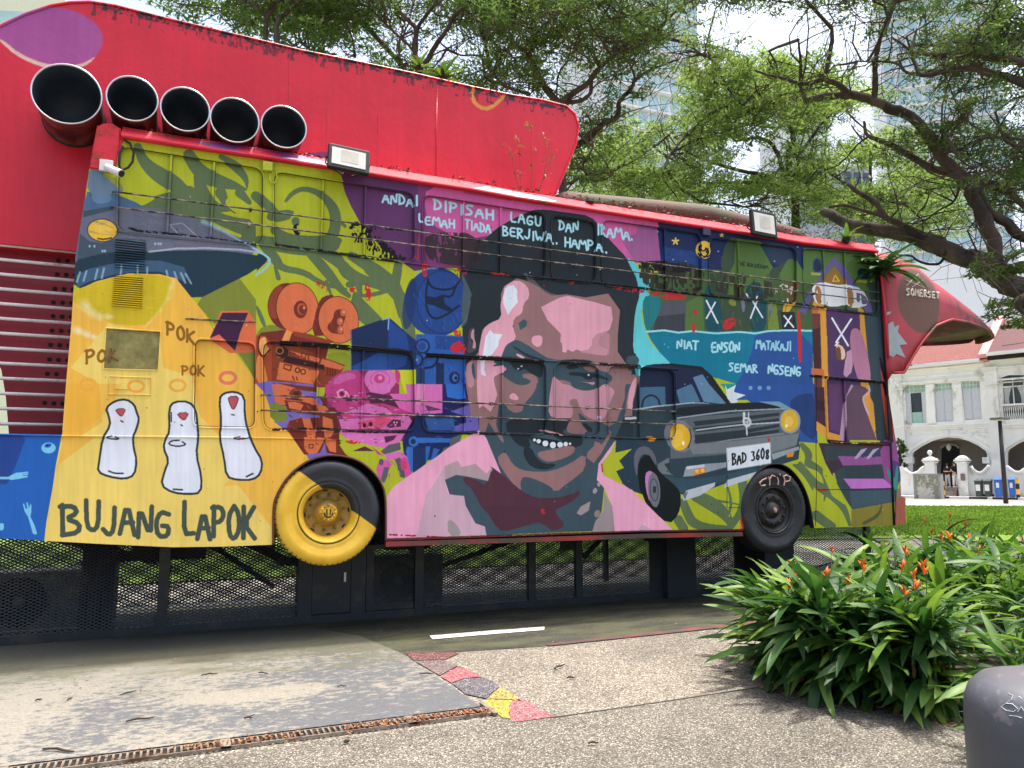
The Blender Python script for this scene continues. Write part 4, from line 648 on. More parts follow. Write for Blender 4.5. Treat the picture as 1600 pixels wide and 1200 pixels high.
# peeling painted pad
def padmat():
    m,nt,b=newmat('peeling_painted_pad'); tc=N(nt,'TexCoord').outputs['Object']
    n1=noise(nt,10,11,.78,tc,stretch=(1,1.8,1)); n2=noise(nt,.7,5,.6,tc); s=N(nt,'Math',operation='MULTIPLY_ADD',i_1=.55); nt.links.new(n2,s.inputs[0]); nt.links.new(n1,s.inputs[2])
    x=N(nt,'SeparateXYZ'); nt.links.new(tc,x.inputs[0]); xr=N(nt,'MapRange',i_1=-1.5,i_2=2.0,i_3=.13,i_4=-.04); nt.links.new(x.outputs[0],xr.inputs[0]); t=N(nt,'Math',operation='ADD'); nt.links.new(s.outputs[0],t.inputs[0]); nt.links.new(xr.outputs[0],t.inputs[1])
    LC=onZ(400,1086); sb=N(nt,'VectorMath',operation='SUBTRACT'); sb.inputs[1].default_value=(LC.x,LC.y,0); nt.links.new(tc,sb.inputs[0]); ml=N(nt,'VectorMath',operation='MULTIPLY'); ml.inputs[1].default_value=(1.7,5.5,0); nt.links.new(sb.outputs[0],ml.inputs[0]); ln=N(nt,'VectorMath',operation='LENGTH'); nt.links.new(ml.outputs[0],ln.inputs[0]); lb=N(nt,'MapRange',i_1=.85,i_2=1.05,i_3=.11,i_4=0.0); nt.links.new(ln.outputs['Value'],lb.inputs[0]); t2=N(nt,'Math',operation='ADD'); nt.links.new(t.outputs[0],t2.inputs[0]); nt.links.new(lb.outputs[0],t2.inputs[1]); t=t2
    fine=noise(nt,70,4,.6,tc); dk=ramp(nt,fine,[(.3,lin((66,69,73))),(.7,lin((88,90,93)))]); lt=ramp(nt,fine,[(.3,lin((104,101,92))),(.7,lin((138,134,122)))])
    f=ramp(nt,t.outputs[0],[(.785,(0,0,0,1)),(.835,(1,1,1,1))]); c=mix(nt,f,dk,lt)
    n3=noise(nt,1.6,8,.7,tc,stretch=(.5,1.6,1)); yr=N(nt,'MapRange',i_1=-1.9,i_2=.2,i_3=-.24,i_4=.22); nt.links.new(x.outputs[1],yr.inputs[0]); q=N(nt,'Math',operation='ADD'); nt.links.new(n3,q.inputs[0]); nt.links.new(yr.outputs[0],q.inputs[1])
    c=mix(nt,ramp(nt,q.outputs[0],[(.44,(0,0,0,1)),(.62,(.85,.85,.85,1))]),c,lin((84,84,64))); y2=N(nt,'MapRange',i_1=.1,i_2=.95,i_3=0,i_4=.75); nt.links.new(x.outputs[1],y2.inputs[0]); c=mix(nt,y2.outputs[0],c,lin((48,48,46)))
    nt.links.new(c,b.inputs['Base Color']); b.inputs['Roughness'].default_value=.75; bump(nt,b,n1,.25,.004); return m
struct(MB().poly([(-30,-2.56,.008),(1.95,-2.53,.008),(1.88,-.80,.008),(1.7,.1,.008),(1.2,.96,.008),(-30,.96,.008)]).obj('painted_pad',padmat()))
# colour patches painted on the aggregate
PX=lambda l,t=(400,900): [onZ(x/4+t[0],y/4+t[1],.0) for x,y in l]
def patch(l,col,t=(400,900),z=.008):
    m=groundmat('worn_ground_paint',col,tuple(min(255,c+60) for c in col),tuple(int(c*.6) for c in col),95)
    struct(MB().poly([(p.x,p.y,z) for p in PX(l,t)]).obj('painted_patch',m))
patch([(925,478),(1275,484),(1180,528),(985,532)],(118,80,80)); patch([(990,536),(1176,532),(1262,566),(1210,592),(1150,628)],(120,104,106)); patch([(1156,636),(1210,596),(1268,570),(1330,596),(1415,634),(1300,645),(1222,674)],(168,98,106))
patch([(1228,678),(1302,648),(1425,640),(1480,664),(1522,698),(1470,740),(1440,772),(1310,744)],(104,100,108)); patch([(1448,774),(1478,740),(1530,700),(1610,748),(1660,790),(1600,778)],(170,150,84)); patch([(1420,792),(1452,778),(1604,783),(1578,830),(1592,900),(1540,892)],(182,166,74)); patch([(0,790),(60,770),(160,826),(262,886),(120,906),(0,920),(-22,860)],(166,108,112),(800,900))
struct(MB().poly([(p.x,p.y,.012) for p in [onZ(671,995),onZ(760,987.5),onZ(851,981),onZ(850,986),onZ(762,993),onZ(676,1000.5)]]).obj('white_line',M('road_marking_white',(214,214,210),.7,var=.1,scale=30,dirt=(110,108,100),dirtamt=.3)))
struct(MB().poly([(3.2,-1.03,.010),(7,-.9,.010),(12,-.86,.010),(12,-.78,.010),(5.6,-.80,.010),(3.2,-.95,.010)]).obj('maroon_edge_strip',M('worn_maroon_edge',(96,52,50),.8,var=.3,dirt=(60,56,50),dirtamt=.6)))
# grass and far paving
def grassmat():
    m,nt,b=newmat('lawn_grass'); tc=N(nt,'TexCoord').outputs['Object']; n1=noise(nt,.35,5,.6,tc); n2=noise(nt,14,6,.7,tc)
    c=ramp(nt,n2,[(.3,lin((74,98,38))),(.55,lin((112,140,60))),(.75,lin((146,168,88)))]); c=mix(nt,ramp(nt,n1,[(.4,(0,0,0,1)),(.7,(.5,.5,.5,1))]),c,lin((120,140,60))); nt.links.new(c,b.inputs['Base Color']); b.inputs['Roughness'].default_value=.9; b.inputs['Specular IOR Level'].default_value=.1; bump(nt,b,n2,1,.05); return m
GR_=grassmat()
# lawn outline: near edge to far edge, running on behind the bus
gl=[(-60,5.0),(9.6,5.0),(13.0,7.6),(17.2,6.6),(18.5,2.2),(30,-14),(70,-8),(43.6,16.5),(37.3,26.5),(28.5,38),(18,52),(-60,60)]
struct(MB().poly([(x,y,.02) for x,y in gl]).obj('lawn',GR_))
struct(MB().poly([(x,y,.010) for x,y in[(-60,2.9),(10.5,2.9),(12.6,3.4),(16,1.0),(26,-14),(28,-14),(17.6,2.0),(16.6,6.0),(13.0,7.3),(9.6,4.9),(-60,4.9)]]).obj('footpath',M('pale_path_concrete',(132,128,118),.85,var=.2,scale=2,dirt=(110,104,92),dirtamt=.5)))
# near blades so that the lawn does not read as a flat sheet
def blades(n):
    x=RNG.uniform(9,40,n*3); y=RNG.uniform(2,34,n*3); P=np.stack([x,y,np.zeros_like(x)],1); d=P-CAMP; z=d@FW; px=800+FPX*(d@RT)/z; k=(px>1180)&(px<1750)&(y>9.0-(x-12)*.35)&(x*.45+y<46)&(z<40); k&=~((x<17.8)&(y<7.2)); P=P[k][:n]
    m=len(P); a=RNG.uniform(0,6.28,m); h=RNG.uniform(.05,.13,m); w_=.012+.0012*np.linalg.norm(P-CAMP,axis=1); dx=np.cos(a)*w_; dy=np.sin(a)*w_
    V=np.empty((m,3,3)); V[:,0]=P+np.stack([dx,dy,dx*0+.015],1); V[:,1]=P-np.stack([dx,dy,-dx*0-.015],1); V[:,2]=P+np.stack([RNG.normal(0,.03,m),RNG.normal(0,.03,m),h],1)
    tone=np.repeat(RNG.random(m),3); return V.reshape(-1,3),np.arange(m*3).reshape(-1,3),tone
def leafmat(name,stops,trans=.35,rough=.5,spec=.3,tr=(.62,.64,.38),nscale=.6):
    m,nt,b=newmat(name); a=N(nt,'Attribute',attribute_name='tone'); n=noise(nt,nscale,3,.5); s=N(nt,'Math',operation='MULTIPLY_ADD',i_1=.55,i_2=-.02); nt.links.new(a.outputs['Fac'],s.inputs[0]); s2=N(nt,'Math',operation='MULTIPLY_ADD',i_1=.45); nt.links.new(n,s2.inputs[0]); nt.links.new(s.outputs[0],s2.inputs[2])
    c=ramp(nt,s2.outputs[0],stops); nt.links.new(c,b.inputs['Base Color']); b.inputs['Roughness'].default_value=rough; b.inputs['Specular IOR Level'].default_value=spec
    t=N(nt,'BsdfTranslucent'); c2=mix(nt,1.0,c,(tr[0]*2,tr[1]*2,tr[2]*2,1),'MULTIPLY'); nt.links.new(c2,t.inputs[0]); mx=N(nt,'MixShader'); mx.inputs[0].default_value=trans; nt.links.new(b.outputs[0],mx.inputs[1]); nt.links.new(t.outputs[0],mx.inputs[2]); nt.links.new(mx.outputs[0],nt.nodes['Material Output'].inputs[0]); return m
BLD=leafmat('grass_blade',[(.2,lin((76,104,38))),(.6,lin((118,146,60))),(.9,lin((158,176,96)))],.3,.7,.1)
V,F,T=blades(60000); o=raw('grass',V,F,BLD,kind='stuff',attr=T); tag(o,'short bright green lawn grass in front of the white terrace','grass')

# ================================================================= THE BUS
BUS=thing('mural_bus','double decker bus painted with a smiling man, dark car and finger puppets','bus',(4,1.2,0))
SX=0.0
lA=[(427,851),(427,790),(433,772),(446,750),(463,732),(485,718),(510,711),(535,712),(560,719),(580,734),(595,752),(603,775),(603,845)]
rA=[(1164,829),(1163,772),(1174,748),(1190,731),(1207,724),(1225,726),(1241,738),(1256,760),(1265,785),(1271,825)]
out=[(-330,832),(0,841),(70,845),(160,850),(270,855),(350,854)]+lA+[(800,838),(1000,831)]+rA+[(1397,821),(1417,818),(1415,778),(1408,775),(1407,740),(1400,690),(1392,640),(1385,590),(1383,560),(1376,480),(1368,400),(1365,392),(1250,379),(1000,340),(880,321),(805,309),(730,296),(575,272),(515,262),(400,244),(192,213),(188,200),(152,196),(145,230),(134,300),(118,400),(112,500),(104,590),(97,679),(0,678),(-330,672)]
def quad(tl,tr_,br,bl): return [tl,tr_,br,bl]
WIN=[ # corners in the photograph: tl, tr, br, bl, corner radius (m), dividers
 ((186,228),(411,264),(410,383),(184,362),.10,(265,333)),((428,268),(647,302),(647,410),(429,385),.10,(504,571)),((661,304),(852,334),(852,436),(661,414),.10,(725,783)),((862,336),(931,347),(931,442),(862,437),.10,()),
 ((941,343),(1095,365),(1096,457),(941,446),.11,(1040,)),((1108,371),(1244,388),(1244,476),(1109,461),.12,(1155,)),((1254,388),(1370,398),(1372,492),(1257,476),.10,(1289,1322)),
 ((305,530),(398,537),(398,668),(303,666),.07,()),((411,533),(646,553),(648,673),(412,671),.10,(496,567)),((660,554),(853,566),(853,678),(661,674),.10,(727,786)),((867,566),(935,572),(937,682),(868,679),.10,()),
 ((950,572),(1054,578),(1056,685),(951,683),.10,(1000,)),((1291,590),(1385,597),(1390,694),(1293,690),.07,(1322,))]
def rrect(c,r,n=6,Y=0.0):
    P=[onY(x,y,0) for x,y in c]; outp=[]
    for i,p in enumerate(P):
        a=(P[i-1]-p); b=(P[(i+1)%4]-p); la,lb=a.length,b.length; rr=min(r,la*.45,lb*.45); a=a/la*rr; b=b/lb*rr
        for k in range(n+1):
            t=k/n; q=p+a*(1-t)**2+b*t**2; outp.append(Vector((q.x,Y,q.z)))
    return outp
def offs(loop,d):
    c=sum(loop,Vector())/len(loop); o=[]
    for i,p in enumerate(loop):
        t=(loop[(i+1)%len(loop)]-loop[i-1]); nrm=Vector((t.z,0,-t.x)).normalized()
        if nrm.dot(p-c)<0: nrm=-nrm
        o.append(p+nrm*d)
    return o
holes=[rrect(wd[:4],wd[4]) for wd in WIN]
grill=[onY(x,y) for x,y in[(180,371),(229,376),(225,483),(173,482)]]; hatch=[onY(x,y) for x,y in[(166.5,513.5),(250,519),(246,577.5),(162.5,575.5)]]
outl=[onY(x,y) for x,y in out]
MB().poly(outl,holes+[hatch]).obj('side_panel',MUR,BUS,uvf=uvb)
def shell_skirt():
    # rim thickness along the lower edge and the arches
    lo=[onY(x,y) for x,y in out[:len([1 for _ in out])]]; n=6+len(lA)+2+len(rA)+3; lo=lo[:n]; m=MB(); vs=lo+[p+Vector((0,.06,0)) for p in lo]; k=len(lo)
    return m.add(vs,[(i,i+1,i+1+k,i+k) for i in range(k-1)])
shell_skirt().obj('panel_edge',CHS,BUS)
PY=.030
for wd,h in zip(WIN,holes):
    # reveal strip round the opening
    n=len(h); b=[p+Vector((0,PY+.004,0)) for p in h]; MB().add(h+b,[(i,(i+1)%n,(i+1)%n+n,i+n) for i in range(n)]).obj('window_reveal',MUR,BUS,uvf=uvb)
    # painted panes, one object each, split at the dividers
    xs=[None]+[onY(x,(wd[0][1]+wd[3][1])/2).x for x in wd[5]]+[None]; big=offs(h,.012)
    x0=min(p.x for p in big); x1=max(p.x for p in big); xs[0]=x0; xs[-1]=x1
    for a,bb in zip(xs[:-1],xs[1:]):
        def clip(poly,sgn,xc):
            r=[]
            for i,p in enumerate(poly):
                q=poly[(i+1)%len(poly)]; ip=(p.x-xc)*sgn>=0; iq=(q.x-xc)*sgn>=0
                if ip: r.append(p)
                if ip!=iq: t=(xc-p.x)/(q.x-p.x); r.append(p+(q-p)*t)
            return r
        c_=clip(clip(big,1,a+.0005),-1,bb-.0005)
        c_=[Vector((p.x,PY+random.uniform(-.0015,.0015)*0,p.z)) for p in c_]
        MB().poly(c_).obj('window_pane',MUR,BUS,uvf=uvb)
    zt=max(p.z for p in h)-.004; zb=min(p.z for p in h)+.004
    for x in xs[1:-1]:
        zz=[p.z for p in h if abs(p.x-x)<.6] or [zt,zb]
        u0=onY(*wd[0]),onY(*wd[1]); d0=onY(*wd[3]),onY(*wd[2]); ft=(x-u0[0].x)/(u0[1].x-u0[0].x); fb=(x-d0[0].x)/(d0[1].x-d0[0].x)
        ztt=u0[0].z+(u0[1].z-u0[0].z)*ft; zbb=d0[0].z+(d0[1].z-d0[0].z)*fb
        dv=MB().box((x-.010,.003,zbb),(x+.010,PY-.0005,ztt)).obj('window_divider',MUR,BUS,uvf=uvb); MB().box((x+.0105,.012,zbb),(x+.0145,PY-.0005,ztt)).obj('divider_gasket',GASK,dv)
    # raised rubber/metal frame
    loop=offs(h,.010); loop=loop+[loop[0],loop[1]]
    MB().tube([p+Vector((0,-.002,0)) for p in loop],.010,6,False).obj('window_frame',MUR,BUS,uvf=uvb,smooth=True)
    l2=offs(h,-.002); l2=l2+[l2[0],l2[1]]; MB().tube([p+Vector((0,.004,0)) for p in l2],.0052,5,False).obj('window_gasket',GASK,BUS,smooth=True)
# guard bars across the windows
def pxline(l,Y): return [onY(x,y,Y) for x,y in l]
for l in ([(176,299),(400,328),(800,382),(1100,422),(1374,457)],[(173,323),(400,351),(800,402),(1100,438),(1374,471)],[(408,617),(800,632),(1056,643)],[(408,641),(800,654),(1057,663)]):
    P=pxline(l,-.04); P=[P[0]+Vector((0,.05,0))]+P+[P[-1]+Vector((0,.05,0))]; MB().tube(P,.0085,6).obj('guard_bar',STEEL,BUS,smooth=True)
    a,b=P[1],P[-2]; k=max(2,int((b-a).length/1.15))
    for i in range(1,k):
        t=i/k; xx=a.x+(b.x-a.x)*t; zz=np.interp(xx,[p.x for p in P[1:-1]],[p.z for p in P[1:-1]]); MB().box((xx-.012,-.046,zz-.016),(xx+.012,.004,zz+.016)).obj('bar_bracket',STEEL,BUS)
# ledges and seams
MB().tube(pxline([(-300,675),(0,679),(95,681),(400,684),(535,687)],-.004),.009,6).obj('waist_ledge',MUR,BUS,uvf=uvb,smooth=True)
MB().tube(pxline([(290,498),(340,500.5),(400,503)],-.003),.008,6).obj('waist_ledge',STEEL,BUS,smooth=True)
for l in ([(436,533),(560,541),(640,550)],[(665,552),(760,558),(860,564),(945,569),(1060,577)],[(1272,586),(1330,591),(1382,596)],[(180,361),(300,372),(430,385),(520,396),(630,410),(760,426),(930,441),(1100,461),(1240,477),(1372,493)]):
    MB().tube(pxline(l,-.006),.010,6).obj('drip_moulding',MUR,BUS,uvf=uvb,smooth=True)
for l in ([(1276,590),(1275,700),(1276,765),(1274,822)],[(1276,765),(1395,763)],[(1136,742),(1136,793),(1163,792)],[(0,681),(97,681)]):
    MB().tube(pxline(l,-.001),.004,5).obj('panel_seam',BLK,BUS)
MB().tube(pxline([(1369,400),(1378,480),(1384,560),(1388,640),(1392,700),(1397,821)],-.004),.016,6).obj('corner_seal',BLK,BUS,smooth=True)
def smoothpts(P,n=2):
    for _ in range(n):
        q=[P[0]]
        for a,b in zip(P[:-1],P[1:]): q+=[a.lerp(b,.25),a.lerp(b,.75)]
        P=q+[P[-1]]
    return P
arch=smoothpts([onY(x,y,-.006) for x,y in lA]); MB().tube(arch,.011,6).obj('wheel_arch_trim',M('arch_trim_dark',(96,44,44),.4),BUS,smooth=True)
MB().tube(smoothpts([onY(x,y,-.006) for x,y in rA]),.011,6).obj('wheel_arch_trim',BLK,BUS,smooth=True)
# sill rail under the skirt
sr=pxline([(603,846),(800,840.5),(1000,834),(1160,831)],.0); m_=MB(); vs=[]
for p in sr: vs+=[p+Vector((0,-.006,-.002)),p+Vector((0,-.006,-.05)),p+Vector((0,.05,-.05)),p+Vector((0,.05,-.002))]
m_.add(vs,[(i*4+j,i*4+(j+1)%4,i*4+4+(j+1)%4,i*4+4+j) for i in range(3) for j in range(4)]+[(0,1,2,3),(12,13,14,15)]); m_.obj('sill_rail',M('sill_rail_paint',(150,44,48),.5,var=.3,scale=2,dirt=(70,62,50),dirtamt=.8),BUS)
# hull of the bus behind the painted side
SHELL=M('bus_shell_red',(150,28,40),.5)
MB().box((-.76,.045,1.95),(8.80,2.45,4.60)).obj('body_shell',SHELL,BUS)
UND=MB(); UND.box((-.9,.50,1.0),(8.86,2.45,1.93)); UND.box((-1.3,.03,1.06),(.80,.48,1.9)); UND.box((1.98,.03,.96),(6.28,.48,1.93)); UND.box((7.52,.03,.93),(8.84,.48,1.93)); UND.obj('underbody',CHS,BUS)
# rusty underfloor parts hanging below the sill
m_=MB()
for a,b,r in (((5.2,.45,.90),(6.6,.55,.86),.06),((5.4,.7,.80),(6.7,.9,.84),.05),((1.9,1.6,.8),(6.9,1.6,.8),.05),((-.9,1.9,.62),(1.2,1.3,.95),.04),((2.9,2.2,.3),(4.4,1.2,.95),.03),((4.8,1.2,.55),(5.9,2.2,.92),.035),((0.2,1.2,.95),(1.1,2.2,.25),.03)): m_.tube([a,b],r,8)
m_.tube([(0.55,1.2,.95),(1.15,1.6,.60),(1.6,1.9,.52)],.05,8); m_.tube([(-1.2,1.3,.98),(-.2,2.0,.62)],.04,8); m_.tube([(3.0,1.3,.95),(3.9,2.0,.66)],.025,8); m_.tube([(4.7,1.9,.70),(5.9,1.3,.97)],.03,8); m_.tube([(2.7,1.8,.92),(3.9,1.8,.90)],.05,8); m_.tube([(-.6,1.25,1.0),(-.75,1.25,.02)],.05,8); m_.box((-.85,1.3,.05),(-.55,1.9,.98)); m_.box((1.36,1.2,.05),(1.9,2.2,.98)); m_.box((2.2,1.2,.72),(2.75,1.9,.98)); m_.box((-.4,1.2,.7),(.3,1.7,.98)); m_.obj('chassis_member',CHS,BUS)
# ---- wheels
def wheel(cx,cz,split,dark,R=.505,rim=.292,face=-.005):
    if split:
        mt,nt,b=newmat('tyre_paint_half_yellow'); tc=N(nt,'TexCoord').outputs['Object']; x=N(nt,'SeparateXYZ'); nt.links.new(tc,x.inputs[0])
        p1,p2=onY(470,738),onY(589,826); nx,nz=(p2.z-p1.z),-(p2.x-p1.x); L_=math.hypot(nx,nz); nx/=L_; nz/=L_
        a=N(nt,'Math',operation='MULTIPLY',i_1=nx); nt.links.new(x.outputs[0],a.inputs[0]); c=N(nt,'Math',operation='MULTIPLY_ADD',i_1=nz); nt.links.new(x.outputs[2],c.inputs[0]); nt.links.new(a.outputs[0],c.inputs[2])
        off=p1.x*nx+p1.z*nz; d=N(nt,'Math',operation='SUBTRACT',i_1=off); nt.links.new(c.outputs[0],d.inputs[0])
        sgn=1 if ((cx-.3)*nx+(cz-.3)*nz-off)>0 else -1; e=N(nt,'Math',operation='MULTIPLY',i_1=sgn); nt.links.new(d.outputs[0],e.inputs[0]); f=ramp(nt,N_clamp(nt,e.outputs[0],-.004,.004),[(0,(0,0,0,1)),(1,(1,1,1,1))])
        n=noise(nt,6,6,.6); yc=ramp(nt,n,[(.3,lin((226,176,40))),(.7,lin((244,200,64)))]); dc=ramp(nt,n,[(.3,lin((34,38,44))),(.7,lin((48,52,60)))])
        n4=noise(nt,30,6,.7); c2=mix(nt,f,dc,yc); c2=mix(nt,ramp(nt,n4,[(.66,(0,0,0,1)),(.74,(.5,.5,.5,1))]),c2,(.05,.04,.03,1)); nt.links.new(c2,b.inputs['Base Color']); b.inputs['Roughness'].default_value=.42; bump(nt,b,noise(nt,50,3,.5),.15,.005); TM=mt
        DM=M('wheel_disc_gold_grime',(160,126,52),.45,var=.4,scale=3,dirt=(44,40,38),dirtamt=.35)
    else: TM=M('worn_black_tyre',(30,32,35),.6,var=.25,scale=9,dirt=(58,58,60),dirtamt=.3,bmp=.2); DM=M('grimy_black_disc',(26,26,28),.5,dirt=(60,50,44),dirtamt=.4)
    Wt=bpy.data.objects.new('wheel',None); COL.objects.link(Wt); Wt.location=(cx,face,cz); Wt.parent=BUS; Wt.matrix_parent_inverse=parent_inv(BUS)
    Mx=Matrix.Translation((cx,face,cz))@Matrix.Rotation(math.radians(90),4,'X')   # local +z -> world -y (towards the street side)
    # tyre profile (radius, height)
    prof=[(rim,.0),(rim+.012,.010),(rim+.03,.0125),(rim+.05,.006),(rim+.06,.012),(R-.10,.016),(R-.095,.019),(R-.05,.012),(R-.02,-.004),(R-.004,-.024),(R,-.04),(R,-.24),(R-.03,-.27),(rim,-.27)]
    MB().lathe(prof,72,Mx).obj('tyre',TM,Wt,smooth=True)
    g=MB()
    for k in range(60):
        a=k*2*math.pi/60; g.box((R-.020,-.0035,-.045),(R+.002,.0035,-.008),Mx@Matrix.Rotation(a,4,'Z'))
    g.obj('tread_lug',BLK,Wt,kind='stuff')
    if split: prof=[(rim,.004),(rim-.006,.014),(rim-.016,.012),(rim-.028,-.006),(rim-.05,-.03),(rim-.062,-.075),(rim-.085,-.115),(rim-.115,-.125),(.135,-.120),(.13,-.105),(.115,-.095),(.11,-.08),(0.001,-.08)]
    else: prof=[(rim,.004),(rim-.008,.014),(rim-.018,.010),(rim-.024,-.02),(rim-.04,-.05),(rim-.075,-.045),(rim-.1,-.02),(.13,-.015),(.12,-.03),(.09,-.03),(.08,.01),(.001,.012)]
    ring=prof[:6]; disc=prof[5:]
    MB().lathe(ring,64,Mx).obj('rim',TM if split else DM,Wt,smooth=True)
    MB().tube([Mx@Vector(((rim+.003)*math.cos(t*math.pi/24),(rim+.003)*math.sin(t*math.pi/24),.010)) for t in range(49)],.004,5,False).obj('rim_groove',BLK,Wt)
    MB().lathe(disc,64,Mx).obj('wheel_disc',DM,Wt,smooth=True)
    dz=-.118 if split else -.018; rb=.168
    hm=M('hub_cap_yellow',(232,180,44),.45,dirt=(70,56,30),dirtamt=.3) if split else DM
    for k in range(10):
        a=k*2*math.pi/10+.2; mm=Mx@Matrix.Translation((rb*math.cos(a),rb*math.sin(a),dz)); MB().lathe([(.0,.024),(.011,.024),(.014,.018),(.0165,.0),(.016,-.004)],10,mm).obj('wheel_nut',M('nut_brass',(150,116,50),.5,dirt=(50,46,40),dirtamt=.7) if split and k==0 else (bpy.data.materials['nut_brass'] if split else DM),Wt,smooth=True)
    for k in range(8):
        a=k*2*math.pi/8+.1; rr=rim-.075; mm=Mx@Matrix.Translation((rr*math.cos(a),rr*math.sin(a),(-.098 if split else -.041)))@Matrix.Rotation(a,4,'Z'); MB().lathe([(.001,.004),(.9*.025,.004),(.025,.0)],14,mm@Matrix.Diagonal((.62,1.1,1,1))).obj('vent_hole',HOLE,Wt)
    if split:
        hp=[(.0,.022),(.05,.022),(.078,.018),(.088,.004),(.09,-.06)]; mm=Mx@Matrix.Translation((0,0,-.03)); MB().lathe(hp,28,mm).obj('hub_cap',hm,Wt,smooth=True)
        for k in range(12):
            a=k*2*math.pi/12; m3=mm@Matrix.Translation((.068*math.cos(a),.068*math.sin(a),.019)); MB().lathe([(0,.012),(.009,.012),(.012,.004),(.012,-.004)],8,m3).obj('hub_bolt',hm,Wt,smooth=True)
        f_=MB(); arc=[(-.04+.0*1,.0),(-.036,-.02),(-.022,-.038),(0,-.045),(.022,-.038),(.036,-.02),(.042,.0)]
        f_.tube([mm@Vector((x,y,.024)) for x,y in arc],.006,6); f_.tube([mm@Vector((-.014,-.02,.024)),mm@Vector((-.018,.034,.024))],.006,6); f_.tube([mm@Vector((.014,-.02,.024)),mm@Vector((.02,.034,.024))],.006,6); f_.obj('painted_smile',BLK,Wt)
    else:
        MB().lathe([(0,.02),(.028,.02),(.034,.01),(.034,-.01)],20,Mx@Matrix.Translation((0,0,.008))).obj('hub_cap',M('hub_centre_pink',(196,150,140),.5,dirt=(60,40,40),dirtamt=.5),Wt,smooth=True)
        wm=M('marker_writing_pink',(214,170,160),.5)
        t_=MB()
        def S_(l): t_.tube([Vector((onY(x/4+1000,y/4+600,0).x,face-.022,onY(x/4+1000,y/4+600,0).z)) for x,y in l],.0085,5)
        S_([(782,588),(755,600),(738,618),(748,636),(775,632)]); S_([(795,580),(802,608),(800,634)]); S_([(800,595),(815,570),(835,578)]); S_([(848,582),(856,606),(852,630)]); S_([(862,560),(868,570)]); S_([(885,572),(896,600),(890,634)]); S_([(885,580),(905,568),(930,585),(925,604),(900,610)])
        t_.obj('tyre_writing',wm,Wt)
    return Wt
def N_clamp(nt,s,a,b):
    n=N(nt,'MapRange',i_1=a,i_2=b,i_3=0.0,i_4=1.0); nt.links.new(s,n.inputs[0]); return n.outputs[0]
lw=onY(513.5,801); rw=onY(1209,797); wheel(lw.x,lw.z,True,False); wheel(rw.x,rw.z,False,True,R=.53)
# ---- small fittings on the side
m_=MB().poly([p+Vector((0,.012,0)) for p in offs(hatch,.004)])
def oldmat():
    m,nt,b=newmat('weathered_metal_plate'); n=noise(nt,9,9,.7); c=ramp(nt,n,[(.3,lin((104,96,50))),(.55,lin((146,136,78))),(.75,lin((178,170,120)))]); n2=noise(nt,22,6,.7); c=mix(nt,ramp(nt,n2,[(.66,(0,0,0,1)),(.7,(1,1,1,1))]),c,lin((196,168,40))); nt.links.new(c,b.inputs['Base Color']); b.inputs['Roughness'].default_value=.5; b.inputs['Metallic'].default_value=.3; return m
m_.obj('side_hatch',oldmat(),BUS)
MB().tube([p+Vector((0,-.004,0)) for p in offs(hatch,.008)]+[offs(hatch,.008)[0]],.007,5).obj('hatch_frame',MUR,BUS,uvf=uvb)
l_=[onY(x,y) for x,y in[(171,588),(236,590),(236,617),(170,616)]]; MB().tube([p+Vector((0,-.003,0)) for p in l_+[l_[0]]],.006,5).obj('socket_frame',MUR,BUS,uvf=uvb); MB().box((l_[0].x+.05,-.012,l_[3].z+.05),(l_[0].x+.16,.002,l_[0].z-.02)).obj('socket_cover',MUR,BUS,uvf=uvb)
m_=MB()
for l in([(163,548),(168,565)],[(163,550),(176,552),(172,560),(166,560)],[(182,553),(178,562),(186,566),(191,556),(182,553)],[(177,546),(182,556)]): pass
for l in([(691,975),(682,1062)],[(716,985),(690,1022),(742,1052)]): m_.tube([Vector((onY(x/4,y/4+300).x,.008,onY(x/4,y/4+300).z)) for x,y in l],.011,5)
m_.obj('painted_letter',M('brown_spray_letter',(120,84,36),.6),BUS)
def slats(tl,tr_,br,bl,n):
    TL,TR,BR,BL=[onY(*p) for p in(tl,tr_,br,bl)]
    MB().add([p+Vector((0,-.001,0)) for p in(TL,TR,BR,BL)],[(0,1,2,3)]).obj('vent_back',HOLE,BUS)
    for i in range(n):
        a=TL.lerp(BL,(i+.12)/n); b=TR.lerp(BR,(i+.12)/n); a2=TL.lerp(BL,(i+.72)/n); b2=TR.lerp(BR,(i+.72)/n)
        m=MB(); m.add([a+Vector((0,-.003,0)),b+Vector((0,-.003,0)),b2+Vector((0,-.016,0)),a2+Vector((0,-.016,0)),a2+Vector((0,-.002,-.004)),b2+Vector((0,-.002,-.004))],[(0,1,2,3),(3,2,5,4),(0,3,4),(1,5,2)]); m.obj('vent_slat',MUR,BUS,uvf=uvb)
slats((181,371),(228,377),(226,421),(180,418),12); slats((179,429),(224,432),(222,482),(175,478),15)
